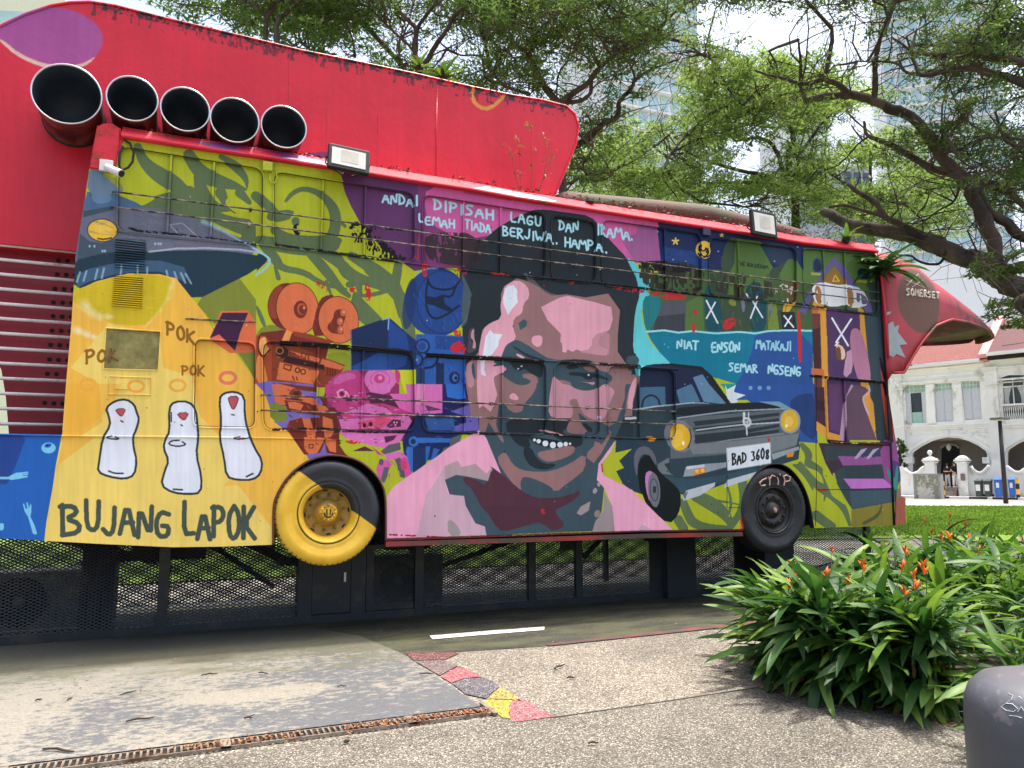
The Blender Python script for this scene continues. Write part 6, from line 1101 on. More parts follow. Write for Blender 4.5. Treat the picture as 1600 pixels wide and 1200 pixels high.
for x0,x1 in((490,570),(800,880),(1120,1170)): a=fh(HA,x0,590); b=fh(HA,x1,590); c=fh(HA,x0,1035); MB().box((a[0],-.07,c[1]),(b[0],.0,a[1]),FM).obj('window_pier',CRM,HO); MB().box((a[0]-.05,-.12,a[1]-.25),(b[0]+.05,.0,a[1]),FM).obj('pier_capital',CRM,HO,bev=.02); MB().box((a[0]-.05,-.11,c[1]),(b[0]+.05,.0,c[1]+.32),FM).obj('pier_base',CRM,HO)
# arch rings
for d0,d1,p in((.0,.12,.05),(.14,.36,.12),(.40,.48,.06)):
    cu=sum(u for u,z in A1)/len(A1); m=MB(); vs=[]
    pts=A1[1:-1]
    for i,(u,z) in enumerate(pts):
        a=Vector(pts[max(i-1,0)]); b=Vector(pts[min(i+1,len(pts)-1)]); t=(b-a).normalized(); n=Vector((-t.y,t.x)); 
        q0=Vector((u,z))+n*d0; q1=Vector((u,z))+n*d1; vs+=[fpt(q0.x,-.001,q0.y),fpt(q0.x,-p,q0.y),fpt(q1.x,-p,q1.y),fpt(q1.x,-.001,q1.y)]
    k=len(pts); m.add(vs,[(i*4+j,i*4+j+1,i*4+5+j,i*4+4+j) for i in range(k-1) for j in range(3)]); m.obj('arch_ring',CRM,HO)
(a,za)=fh(HB,685,165); (b,zz)=fh(HB,750,240); MB().box((a,-.22,zz),(b,.0,za),FM).obj('keystone',WALLM,HO)
for x in(300,1175): a=fh(HB,x-45,470); b=fh(HB,x+45,540); MB().box((a[0],-.2,b[1]),(b[0],.3,a[1]),FM).obj('arch_capital',CRM,HO,bev=.04)
# porch
bu0,bz=fh(HB,325,300); bu1,_=fh(HB,1190,300); 
da=[(650,1010),(650,360),(700,325),(760,312),(830,328),(870,360),(870,1010)]
PY_=2.2
dh=[]; 
for x,y in da:
    u,z=fh(HB,x,y,-PY_); dh.append(FM@Vector((u,PY_,max(z,.5))))
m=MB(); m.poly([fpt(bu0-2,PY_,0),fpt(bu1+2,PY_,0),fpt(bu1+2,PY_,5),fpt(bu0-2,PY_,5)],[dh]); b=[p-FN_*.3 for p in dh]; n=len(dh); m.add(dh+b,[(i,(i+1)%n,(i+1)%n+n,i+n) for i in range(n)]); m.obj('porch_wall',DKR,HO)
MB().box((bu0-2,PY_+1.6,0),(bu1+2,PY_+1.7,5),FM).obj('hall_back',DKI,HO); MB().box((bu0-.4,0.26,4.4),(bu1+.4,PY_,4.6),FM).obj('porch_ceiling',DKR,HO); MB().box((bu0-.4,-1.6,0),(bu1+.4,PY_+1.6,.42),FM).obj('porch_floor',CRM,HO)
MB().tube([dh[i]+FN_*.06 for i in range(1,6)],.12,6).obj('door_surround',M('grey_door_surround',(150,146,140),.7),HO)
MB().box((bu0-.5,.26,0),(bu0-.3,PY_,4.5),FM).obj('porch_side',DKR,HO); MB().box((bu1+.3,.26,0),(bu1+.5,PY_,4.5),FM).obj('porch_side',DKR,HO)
u,z=fh(HB,745,360,-1.6); MB().lathe([(.02,.3),(.06,.28),(.2,.12),(.17,-.05),(.03,-.25)],12,Matrix.Translation(fpt(u,1.6,z))).obj('porch_lantern',WALLM,HO,smooth=True)
# roof: rows of rolled tiles
TIL=M('orange_clay_tiles',(118,60,52),.75,var=.35,scale=6,dirt=(110,50,44),dirtamt=.7); TIL2=M('faded_maroon_tiles',(96,50,54),.75,var=.35,scale=6,dirt=(86,44,48),dirtamt=.6)
ue,ze=fh(HA,600,345,.6); 
m=MB(); vs=[];nu=400; nv=12
for j in range(nv+1):
    for i in range(nu+1): u=uL-1+(uM-.45-uL+1)*i/nu; q=j/nv; y=-.6+5.6*q; z=ze+3.3*q+.055*abs(math.sin(i*math.pi/7))**.7+(.03 if j%1==0 else 0); vs.append(fpt(u,y,z))
m.add(vs,[(j*(nu+1)+i,j*(nu+1)+i+1,(j+1)*(nu+1)+i+1,(j+1)*(nu+1)+i) for j in range(nv) for i in range(nu)]); rf=m.obj('roof',TIL,HO,fixn=False)
g=MB()
for i in range(int((uM-uL)/.36)+3): u=uL-1+i*(uM-.45-uL+1)/(nu/7)*1.0; g.tube([fpt(u+.08,-.64,ze+.03),fpt(u+.08,-.5,ze+.1)],.07,6)
g.obj('roof_tile_end',TIL,rf,kind='stuff')
MB().box((uL-1,-.55,ze-.18),(uM-.5,.1,ze-.04),FM).obj('eaves_board',WALLM,HO)
PINKW=M('pink_party_wall',(210,140,136),.8,var=.08)
MB().prism([fpt(uM-.5,-.62,ze-.1),fpt(uM-.5,5.2,ze+3.9),fpt(uM-.5,5.2,ze-.2)],FU*.55).obj('party_wall',PINKW,HO)
MB().prism([fpt(uM-.52,-.66,ze+.05),fpt(uM-.52,-.66,ze+.35),fpt(uM-.52,5.2,ze+4.2),fpt(uM-.52,5.2,ze+3.9)],FU*.6).obj('party_wall_cap',PINKW,HO)
# second house to the right
HO2=thing('terrace_house','white terrace house with curtained windows, iron balustrade and faded maroon roof at the right edge','house',FA+FU*(uM+1))
a2=[(u+(uM-fh(HA,95,500)[0])*1.0,z) for u,z in A1]
shift=fh(HB,1412,430)[0]-A1[1][0]; a2=[(u+shift,z) for u,z in A1]
(wa,wt),(wb,_),(_,wbz)=fh(HA,1335,510),fh(HA,1590,505),fh(HA,1370,985)
W2=[fpt(wa,0,wbz),fpt(wa+2.1,0,wbz),fpt(wa+2.1,0,wt),fpt(wa+.5,0,wt+.15),fpt(wa,0,wt)]; W3=[p+FU*3.0 for p in W2]
flatwall('front_wall',uM+.002,uM+14,ZG,ztopw+.3,[[fpt(u,0,z) for u,z in a2],W2,W3],WALLM,HO2)
pil(1150,1290,HA,395,HB,1000,HO2)
for k,W in enumerate((W2,W3)):
    o=MB().prism([p-FN_*.22 for p in W],-FN_*.03).obj('window_glass',GLS,HO2); u0=wa+3.0*k
    m=MB()
    for x in(0,.68,1.37,2.05): m.box((u0+x,.1,wbz),(u0+x+.07,.2,wt-.05),FM)
    zt2=fh(HA,1400,560)[1]; 
    for z in(zt2,zt2-.35): m.box((u0,.1,z-.05),(u0+2.1,.2,z+.05),FM)
    m.obj('window_frame',WALLM,HO2)
    CU=M('pale_curtain',(170,172,170),.8,bmp=.0) if 'pale_curtain' not in bpy.data.materials else bpy.data.materials['pale_curtain']
    for x,s in((.1,1),(.95,-1),(1.45,1)):
        vs=[];nn=14
        for j in range(5):
            q=j/4; sq=1-.45*math.sin(q*math.pi*.8)
            for i in range(nn+1): f=i/nn; xx=x+.5*f*sq if s>0 else x+.5-.5*f*sq; vs.append(fpt(u0+xx,.205-.0+.008*math.sin(f*22),zt2-.4-(zt2-.4-wbz-.9)*q))
        MB().add(vs,[(j*(nn+1)+i,j*(nn+1)+i+1,(j+1)*(nn+1)+i+1,(j+1)*(nn+1)+i) for j in range(4) for i in range(nn)]).obj('curtain',CU,HO2,smooth=True)
    zr=fh(HA,1400,820)[1]; m=MB().box((u0-.1,-.15,zr-.06),(u0+2.2,.0,zr+.06),FM); m.obj('balustrade_rail',WALLM,HO2); m=MB()
    MB().box((u0,.05,wbz),(u0+2.1,.08,zr),FM).obj('balcony_shade_sheet',GLS,HO2)  # dark sheet added behind the balustrade in place of shade
    for i in range(15):
        x=u0+.07+i*.14; m.tube([fpt(x,-.05,wbz),fpt(x+.05,-.05,(wbz+zr)/2),fpt(x,-.05,zr)],.018,4); m.tube([fpt(x+.1,-.05,wbz),fpt(x+.05,-.05,(wbz+zr)/2),fpt(x+.1,-.05,zr)],.018,4)
    m.obj('iron_balustrade',WALLM,HO2)
for y0,y1,p,t in((1045,1062,.22,HA),(1062,1090,.12,HA),(395,415,.12,HA),(535,556,.14,HA),(300,330,.3,HA)):
    zc=fh(t,1200,y0)[1]; zd=fh(t,1200,y1)[1]; MB().box((uM+.1,-p,zd),(uM+14,-.001,zc),FM).obj('moulding',WALLM,HO2,bev=.02)
for d0,d1,p in((.0,.12,.05),(.14,.36,.12)):
    pts=a2[1:-1]; m=MB(); vs=[]
    for i,(u,z) in enumerate(pts):
        a=Vector(pts[max(i-1,0)]); b=Vector(pts[min(i+1,len(pts)-1)]); t=(b-a).normalized(); n=Vector((-t.y,t.x)); q0=Vector((u,z))+n*d0; q1=Vector((u,z))+n*d1; vs+=[fpt(q0.x,-.001,q0.y),fpt(q0.x,-p,q0.y),fpt(q1.x,-p,q1.y),fpt(q1.x,-.001,q1.y)]
    k=len(pts); m.add(vs,[(i*4+j,i*4+j+1,i*4+5+j,i*4+4+j) for i in range(k-1) for j in range(3)]); m.obj('arch_ring',WALLM,HO2)
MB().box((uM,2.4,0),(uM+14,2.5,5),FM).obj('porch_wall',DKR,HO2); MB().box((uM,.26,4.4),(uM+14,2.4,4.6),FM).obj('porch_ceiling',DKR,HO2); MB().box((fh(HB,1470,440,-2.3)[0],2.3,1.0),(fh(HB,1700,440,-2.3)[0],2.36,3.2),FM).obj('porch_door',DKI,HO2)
ze2=ze+.35; m=MB(); vs=[]; nv=46
for j in range(nv+1):
    for s in(0,1):
        for e in(0,1): q=j/nv; vs.append(fpt(uM+.1+s*14,-.6+5.6*q,ze2+3.3*q+(.05 if e==0 else 0)))
m.add(vs,[(j*4+a,j*4+a+2,j*4+b+2,j*4+b) if a!=b else () for j in range(nv) for a,b in((0,1),)]+[(j*4+1,j*4+3,(j+1)*4+2,(j+1)*4) for j in range(nv)]); m.obj('roof',TIL2,HO2,fixn=False)
MB().box((uM+.05,-.9,ze2-.2),(uM+14,-.6,ze2+.05),FM).obj('gutter',WALLM,HO2); MB().box((uM+.05,-.6,ze2-.5),(uM+14,0,ze2-.2),FM).obj('eaves_soffit',DKI,HO2)
# garden wall with swooping tops and gate pillars
WOFF=2.6
GW=thing('garden_wall','white garden wall with swooping top and ball topped gate pillars in front of the arches','wall',FA+FN_*WOFF)
def gpt(u,z,o=WOFF): return fpt(u,-o,z)
def gwall(l,mat=WALLM,th=.25,name='wall_panel'):
    P=[fh(HB,x,y,WOFF) for x,y in l]; return MB().prism([gpt(u,z) for u,z in P],-FN_*th).obj(name,mat,GW)
BZ=905
gwall([(-200,BZ),(-200,560),(200,575),(240,600),(290,645),(340,658),(400,640),(440,600),(475,580),(475,BZ)])
gwall([(955,BZ),(955,570),(995,572),(1020,610),(1060,640),(1100,650),(1140,635),(1185,590),(1210,565),(1240,560),(1240,BZ)])
gwall([(1240,BZ),(1240,500),(1370,500),(1370,560),(1400,570),(1450,610),(1500,640),(1560,640),(1620,600),(1700,560),(1900,560),(1900,BZ)])
for l in([(240,600),(290,645),(340,658),(400,640),(440,600),(475,580)],[(995,572),(1020,610),(1060,640),(1100,650),(1140,635),(1185,590),(1210,565)],[(1400,570),(1450,610),(1500,640),(1560,640),(1620,600)]):
    MB().tube([gpt(*fh(HB,x,y,WOFF)) +FN_*.02 for x,y in l],.13,6).obj('wall_coping',WALLM,GW,smooth=True)
def gp(x0,x1,yt,ball,par):
    a=fh(HB,x0,yt+50,WOFF+.1); b=fh(HB,x1,yt+50,WOFF+.1); z1=a[1]; w_=b[0]-a[0]; MB().box((a[0],-WOFF-.35,0.1),(b[0],-WOFF+.2,z1),FM).obj('gate_pillar',WALLM,par); 
    for dz,e in((.0,.16),(.12,.08),(-.14,.1)): MB().box((a[0]-e,-WOFF-.35-e,z1+dz),(b[0]+e,-WOFF+.2+e,z1+dz+.11),FM).obj('pillar_cap',WALLM,par,bev=.03)
    c=fpt((a[0]+b[0])/2,-WOFF-.07,z1+.22)
    if ball: MB().lathe([(.001,.62),(.1,.6),(.17,.48),(.18,.42),(.13,.3),(.06,.24),(.12,.14),(.3,.05),(.34,0)],16,Matrix.Translation(c)).obj('ball_finial',WALLM,par,smooth=True)
    else: MB().lathe([(.001,.2),(.2,.18),(.36,.05),(.4,0)],16,Matrix.Translation(c)).obj('pillar_dome',WALLM,par,smooth=True)
gp(480,590,465,True,GW); gp(845,955,465,False,GW)
u0,z0_=fh(HB,880,655,WOFF+.4); u1,z1_=fh(HB,932,735,WOFF+.4); tag(MB().box((u0,-WOFF-.5,z1_),(u1,-WOFF-.37,z0_),FM).obj('letter_box',M('brown_letter_box',(110,92,88),.6),bev=.02),'brown letter box on the right gate pillar','letter box')
# steps
ST=thing('entrance_steps','low wooden looking steps between the gate pillars under the two people','steps',fpt(fh(HB,760,860,WOFF)[0],-WOFF,0)); SM=M('worn_step_stone',(140,128,116),.8,dirt=(90,84,76),dirtamt=.5)
sz=fh(HB,760,810,WOFF)[1]; u0=fh(HB,668,840,WOFF)[0]; u1=fh(HB,850,840,WOFF)[0]
for k in range(3): MB().box((u0,-WOFF-.7+k*.28,0.0),(u1,-WOFF+.6,sz*(k+1)/3),FM).obj('step',SM,ST)
# pavement, kerb and road in front of the wall
def strip(name,y0,y1,z,mat): 
    return struct(MB().add([fpt(-60,y0,z),fpt(60,y0,z),fpt(60,y1,z),fpt(-60,y1,z)],[(0,1,2,3)]).obj(name,mat))
strip('pavement',-5.2,-1.0,.15,M('pale_pavement',(196,192,186),.85,var=.12,scale=1.2,dirt=(150,146,140),dirtamt=.4)); MBk=MB().box((-60,-5.35,0.02),(60,-5.2,.17),FM).obj('kerb',WALLM); struct(MBk)
KB=M('black_kerb_paint',(40,40,42),.7)
for x0,x1 in((640,750),(975,1185),(1240,1530)): a=fh(HB,x0,885,5.3)[0]; b=fh(HB,x1,885,5.3)[0]; MB().box((a,-5.362,.03),(b,-5.195,.175),FM).obj('painted_kerb_length',KB,MBk)
strip('road',-13,-5.36,.026,M('grey_asphalt_road',(120,118,114),.85,var=.1,scale=2)); strip('footpath',-21,-13.1,.034,M('pink_brick_path',(190,172,160),.85,var=.15,scale=3,dirt=(160,130,120),dirtamt=.5))
# wheelie bins
def binn(x0,x1,yt,body,lid,lab,white):
    u0,zt=fh(HB,x0,yt,WOFF+1.0); u1,_=fh(HB,x1,yt,WOFF+1.0); w_=(u1-u0); o=thing('wheelie_bin',lab,'bin',fpt((u0+u1)/2,-WOFF-1.0,.15),'wheelie bins along the garden wall'); z1=max(zt,1.0); cx=(u0+u1)/2; y=-WOFF-1.0
    m=MB(); vs=[]
    for z,s in((.17,.82),(z1-.12,1.0)): vs+=[fpt(cx-w_/2*s,y-.3*s,z),fpt(cx+w_/2*s,y-.3*s,z),fpt(cx+w_/2*s,y+.3*s,z),fpt(cx-w_/2*s,y+.3*s,z)]
    m.add(vs,[(0,1,5,4),(1,2,6,5),(2,3,7,6),(3,0,4,7),(0,3,2,1),(4,5,6,7)]); m.obj('bin_body',body,o,bev=.02)
    m=MB(); m.add([fpt(cx-w_/2-.04,y-.36,z1-.12),fpt(cx+w_/2+.04,y-.36,z1-.12),fpt(cx+w_/2+.04,y+.34,z1-.12),fpt(cx-w_/2-.04,y+.34,z1-.12),fpt(cx-w_/2,y-.3,z1-.04),fpt(cx+w_/2,y-.3,z1-.04),fpt(cx+w_/2,y+.3,z1+.04),fpt(cx-w_/2,y+.3,z1+.04)],[(0,1,5,4),(1,2,6,5),(2,3,7,6),(3,0,4,7),(4,5,6,7),(0,3,2,1)]); m.obj('bin_lid',lid,o,bev=.015)
    if white: MB().box((cx-w_*.33,y-.325,z1*.42),(cx+w_*.33,y-.30,z1*.74),FM).obj('label_panel',WALLM,o)
    else: MB().box((cx-w_*.2,y-.325,z1*.55),(cx+w_*.2,y-.30,z1*.78),FM).obj('label_panel',WALLM,o)
    for s in(-1,1): MB().lathe([(.001,.03),(.1,.03),(.1,-.03),(.001,-.03)],14,Matrix.Translation(fpt(cx+s*(w_/2+.0),y+.28,.26))@Matrix.Rotation(math.atan2(FU.y,FU.x),4,'Z')@Matrix.Rotation(math.radians(90),4,'Y')).obj('wheel',BLK,o)
DG=M('dark_green_bin_plastic',(52,62,58),.5); BLU=M('blue_bin_plastic',(40,96,176),.45)
binn(1045,1122,722,DG,DG,'dark green wheelie bin with white panel, nearer the gate pillar',True); binn(1148,1226,722,DG,DG,'dark green wheelie bin with white panel, next to the blue bins',True)
binn(1265,1352,706,BLU,BLU,'blue recycling bin left of the black lamp post',False); binn(1425,1500,706,BLU,BLU,'blue recycling bin right of the black lamp post by the striped bollard',False)
YB=M('bollard_yellow',(226,166,48),.5)
for x0,x1,yt,yb_,off,lab in((640,684,740,950,6.2,'yellow and black striped bollard beside the mottled stone block'),(1498,1532,708,900,4.2,'yellow and black striped bollard behind the right blue bin')):
    u0,zt=fh(HB,x0,yt,off); u1,_=fh(HB,x1,yt,off); o=thing('striped_bollard',lab,'bollard',fpt((u0+u1)/2,-off,0),'striped bollards by the road'); n=4
    for k in range(n): MB().box((u0+.001*k,-off,zt*k/n),(u1-.001*k,-off+.25,zt*(k+1)/n),FM).obj('stripe',YB if k%2 else BLK,o)
# mottled sign stone
off=7.0; (u0,zt),(u1,_)=fh(HB,338,655,off),fh(HB,645,655,off); SB=thing('stone_block','large pale stone block with mottled green stains near the road','stone block',fpt((u0+u1)/2,-off,0))
def mot():
    m,nt,b=newmat('mottled_stone'); tc=N(nt,'TexCoord').outputs['Object']; n=noise(nt,5,9,.8,tc); n2=noise(nt,.9,3,.5,tc); s=N(nt,'Math',operation='ADD'); nt.links.new(n,s.inputs[0]); nt.links.new(n2,s.inputs[1]); c=mix(nt,ramp(nt,s.outputs[0],[(.98,(0,0,0,1)),(1.1,(.8,.8,.8,1))]),lin((196,192,180)),lin((110,112,84))); nt.links.new(c,b.inputs['Base Color']); b.inputs['Roughness'].default_value=.8; return m
MB().box((u0+.12,-off-.02,0),(u1-.12,-off+.6,zt-.1),FM).obj('stone_slab',mot(),SB); EDG=M('stone_edge_grey',(150,150,148),.7)
for a,b,c,d in((u0,u0+.12,0,zt),(u1-.12,u1,0,zt),(u0,u1,zt-.1,zt)): MB().box((a,-off-.05,c),(b,-off+.62,d),FM).obj('slab_edge',EDG,SB)
# street lamp
LP=thing('street_lamp','thin black street lamp with flat square head on the lawn edge','street lamp',onZ(1572,788)); bse=onZ(1572,788); d_=float(np.dot(np.array(bse)-CAMP,FW)); zt=at(1559,655,d_).z
MB().tube([bse,Vector((bse.x,bse.y,zt))],[.13,.10],10).obj('pole',BLK,LP,smooth=True); MB().box((bse.x-.36,bse.y-.36,zt),(bse.x+.36,bse.y+.36,zt+.14)).obj('lamp_head',M('lamp_head_grey',(80,84,86),.5),LP,bev=.03); MB().box((bse.x-.22,bse.y-.22,zt-.05),(bse.x+.22,bse.y+.22,zt)).obj('lamp_glass',PALE,LP)
# potted palm-like shrubs by the second house
# people
SKIN=M('skin_tone',(196,150,128),.5,var=.05,bmp=0)
def skinmesh(name,V,E,R,mat,par,sub=1):
    me=bpy.data.meshes.new(name); me.from_pydata(V,E,[]); o=bpy.data.objects.new(name,me); COL.objects.link(o); me.materials.append(mat)
    o.parent=par; s=o.modifiers.new('skin','SKIN'); s.use_smooth_shade=True
    for i,r in enumerate(R): me.skin_vertices[0].data[i].radius=(r[0],r[1]) if isinstance(r,tuple) else (r,r)
    me.skin_vertices[0].data[0].use_root=True; b=o.modifiers.new('sub','SUBSURF'); b.levels=sub; b.render_levels=sub; return o
def person(loc,rz,h,shirt,trous,hair,lab,pose,turn=0.0):
    s=h/1.75; o=thing('person',lab,'person',loc,rz=rz); o.scale=(s,s,s)
    V=[(0,0,.95),(0,-.01,1.12),(0,-.01,1.30),(0,0,1.46),(0,.0,1.53),(0,-.01,1.64),(0,-.01,1.73)]; R=[(.15,.11),(.14,.10),(.16,.11),(.07,.06),(.05,.05),(.085,.10),(.06,.075)]; E_=[(i,i+1) for i in range(6)]
    fingers=[]
    for sx in(-1,1):
        n=len(V); V+=[(sx*.10,0,.90),(sx*.11,-.02,.50),(sx*.12,.02,.09),(sx*.13,-.12,.04)]; R+=[.10,.065,.045,.04]; E_+=[(0,n),(n,n+1),(n+1,n+2),(n+2,n+3)]
        n=len(V)
        if pose=='crossed': pts=[(sx*.19,0,1.42),(sx*.24,-.03,1.17),(sx*-.02,-.20,1.17+(.03 if sx>0 else 0)),(sx*-.09,-.20,1.18)]
        elif pose=='hip': pts=[(sx*.19,0,1.42),(sx*.27,.02,1.16),(sx*.16,-.14,1.02),(sx*.12,-.18,.99)]
        V+=pts; R+=[.06,.045,.032,.036]; E_+=[(2,n),(n,n+1),(n+1,n+2),(n+2,n+3)]
        b=len(V)-1; hx,hy,hz=pts[-1]; wx,wy,wz=pts[-2]; d=Vector((hx-wx,hy-wy,hz-wz)).normalized()
        for k in range(4): V.append((hx+d.x*(.08+.006*(k in(1,2))),hy+d.y*.08-.01,hz+d.z*.08+.03-.02*k)); R.append(.008); E_.append((b,len(V)-1))
        V.append((hx+d.x*.03,hy-.035,hz+.04)); R.append(.01); E_.append((b,len(V)-1))
    skinmesh('body',V,E_,R,SKIN,o,2)
    sV=[(0,0,.86),(0,-.01,1.12),(0,-.01,1.30),(0,0,1.44)]; sR=[(.2,.16),(.19,.15),(.21,.15),(.12,.09)]; sE=[(0,1),(1,2),(2,3)]
    for sx in(-1,1): n=len(sV); e=(sx*.24,-.03,1.22) if pose=='crossed' else (sx*.26,.02,1.2); sV+=[(sx*.19,0,1.41),e]; sR+=[.075,.062]; sE+=[(2,n),(n,n+1)]
    skinmesh('shirt',sV,sE,sR,shirt,o)
    tV=[(0,0,.98),(0,0,.92)]; tR=[(.19,.15),(.19,.15)]; tE=[(0,1)]
    for sx in(-1,1): n=len(tV); tV+=[(sx*.10,0,.86),(sx*.11,-.02,.50),(sx*.12,.02,.11)]; tR+=[.11,.082,.07]; tE+=[(1,n),(n,n+1),(n+1,n+2)]
    skinmesh('trousers',tV,tE,tR,trous,o)
    hm=MB().lathe([(.001,.14),(.05,.13),(.088,.09),(.10,.03),(.098,-.02)],14,Matrix.Translation((0,.012,1.655))@Matrix.Rotation(math.radians(14),4,'X')@Matrix.Diagonal((.95,1.12,1,1))); q=hm.obj('hair',hair,None,smooth=True); q.parent=o
    for sx in(-1,1):
        q=MB().lathe([(.001,.006),(.008,.004),(.011,0)],8,Matrix.Translation((sx*.032,-.105,1.655))@Matrix.Rotation(math.radians(90),4,'X')).obj('eye',BLK,None); q.parent=o
        q=MB().box((sx*.12-.05,-.19,0.0),(sx*.12+.05,.08,.09)).obj('shoe',WHT_ ,None,bev=.02); q.parent=o
    q=MB().add([(-.014,-.10,1.62),(.014,-.10,1.62),(0,-.128,1.622),(0,-.105,1.66)],[(0,1,2),(0,2,3),(1,3,2)]).obj('nose',SKIN,None); q.parent=o
    q=MB().box((-.022,-.109,1.592),(.022,-.098,1.599)).obj('mouth',M('lip_tone',(150,90,84),.5) if 'lip_tone' not in bpy.data.materials else bpy.data.materials['lip_tone'],None); q.parent=o
    return o
BLKS=M('black_cloth',(22,22,26),.9); GRYT=M('light_grey_trousers',(176,174,172),.9); WHTT=M('white_trousers',(222,220,216),.9); HAIRM=M('black_hair',(20,18,18),.6); GRYH=M('short_dark_hair',(40,36,34),.7)
uf,zf=fh(HB,740,808,WOFF-.3); fyaw=math.atan2(FN_.x,-FN_.y)*-1
base_r=math.atan2(FN_.y,FN_.x)+math.pi/2
P1=fpt(uf,-WOFF+.3,sz); hz=fh(HB,712,545,WOFF-.3)[1]; person(P1,base_r-.15,hz-sz+.0,BLKS,GRYT,GRYH,'person in black top and light grey trousers standing with arms folded at the gate','crossed')
uf2,_=fh(HB,822,808,WOFF-.25); P2=fpt(uf2,-WOFF+.25,sz); hz2=fh(HB,800,520,WOFF-.25)[1]; person(P2,base_r+1.0,hz2-sz,BLKS,WHTT,HAIRM,'person in black top and white trousers half hidden by the right gate pillar','hip')
# ---- towers behind the trees
TW=M('pale_tower_render',(226,230,232),.7,var=.05); TG=M('teal_tower_glass',(176,206,212),.3,var=.2,scale=.2); TGR=M('grey_tower_concrete',(150,158,168),.7); CRT=M('cream_tower_wall',(228,224,204),.7,var=.04)
def tower(px0,px1,ytop,dist,rot,lab,wall,glass,fl=3.2,nw=8,dep=14,base=0,hmax=None,stag=0):
    a=at(px0,700,dist); b=at(px1,700,dist); w_=(b-a).length; zt=at((px0+px1)/2,ytop,dist).z; c=(a+b)/2; c.z=0; o=thing('apartment_tower',lab,'tower',c)
    Mx=Matrix.Translation(c)@Matrix.Rotation(-YAW+rot,4,'Z'); MB().box((-w_/2,0,0),(w_/2,dep,zt),Mx).obj('tower_wall',wall,o)
    nfl=int(zt/fl); pane=None; cnt=0; zmin=at((px0+px1)/2,480,dist).z
    sl=MB()
    for f in range(nfl):
        z=f*fl+.2
        if z+fl<zmin: continue
        sl.box((-w_/2-.25,-.7,z-.25),(w_/2+.25,0,z),Mx)
        for k in range(nw):
            if cnt>=290: break
            x=-w_/2+w_*(k+.12)/nw; ww=w_/nw*.76
            if pane is None: pane=MB().box((-ww/2,-.12,0),(ww/2,-.04,fl-1.0)).obj('window',glass,None); q=pane
            else: q=pane.copy(); COL.objects.link(q)
            q.matrix_world=Mx@Matrix.Translation((x+ww/2,0,z+.5)); mw=q.matrix_world.copy(); q.parent=o; q.matrix_parent_inverse=parent_inv(o); q.matrix_basis=mw; cnt+=1
    sl.obj('floor_slab',wall,o); return o
tower(940,1128,-160,110,math.radians(24),'pale apartment tower with teal windows seen through the middle trees',TW,TG,3.3,9)
tower(1425,1600,-100,130,math.radians(-18),'tall white apartment tower with teal windows at the upper right behind the branches',TW,TG,3.4,9)
tower(1338,1388,236,120,math.radians(10),'small grey block between the two pale towers behind the big limb',TGR,GLS,3.2,3)
tower(1260,1320,150,150,math.radians(10),'slim pale block far behind the rain tree limbs',TW,TG,3.2,3)
tower(1440,1760,405,85,math.radians(8),'broad white low block above the terrace roofs',TW,TGR,6.5,4)
tower(-70,48,-60,60,math.radians(4),'cream panelled building at the upper left corner behind the red hull',CRT,TG,4.5,2)
# ================================================================= TREES
BARK=M('rain_tree_bark',(82,72,64),.9,var=.35,scale=3,dirt=(48,42,36),dirtamt=.6,bmp=.8,bscale=14,stretch=(1,1,.4)); 
LEAFD=leafmat('rain_tree_leaves',[(.12,lin((50,72,46))),(.45,lin((82,106,62))),(.8,lin((124,142,90)))],.55,.55,.25,nscale=.35)
LEAFL=leafmat('rain_tree_leaves_pale',[(.12,lin((68,90,54))),(.45,lin((104,126,76))),(.85,lin((148,162,112)))],.55,.55,.2,nscale=.35)  # paler leaf copy: sunlight and distance are put into its greens
def leaves(centres,radii,counts,size,flat=.35):
    V=[];T=[]
    for c,r,n in zip(centres,radii,counts):
        n=int(n); u=RNG.normal(size=(n,3)); u/=np.linalg.norm(u,axis=1)[:,None]; rr=RNG.random(n)**.45
        # sprays: gather leaves round a few twig centres so that gaps stay open
        k=max(5,n//34); tw=RNG.normal(size=(k,3)); tw/=np.linalg.norm(tw,axis=1)[:,None]; tw*=(RNG.random(k)**.4)[:,None]; ti=RNG.integers(0,k,n)
        p=tw[ti]+u*(rr*.30)[:,None]; p*=np.array([r,r,r*flat]); p+=np.array(c)
        a=RNG.uniform(0,2*np.pi,n); tilt=RNG.normal(0,.5,n); L=size*RNG.uniform(.6,1.3,n); W=L*.30
        d=np.stack([np.cos(a)*np.cos(tilt),np.sin(a)*np.cos(tilt),np.sin(tilt)],1); s=np.stack([-np.sin(a),np.cos(a),RNG.normal(0,.45,n)],1); s/=np.linalg.norm(s,axis=1)[:,None]
        q=np.stack([p-d*L[:,None],p+s*W[:,None],p+d*L[:,None],p-s*W[:,None]],1); V.append(q.reshape(-1,3))
        tt=RNG.random()*.6-.1; T.append(np.repeat(np.clip(tt+RNG.random(n)*.55,0,1),4))
    V=np.concatenate(V); return V,np.arange(len(V)).reshape(-1,4),np.concatenate(T)
def limbpts(l): return [at(x,y,d) for x,y,d in l]
TREES=[]
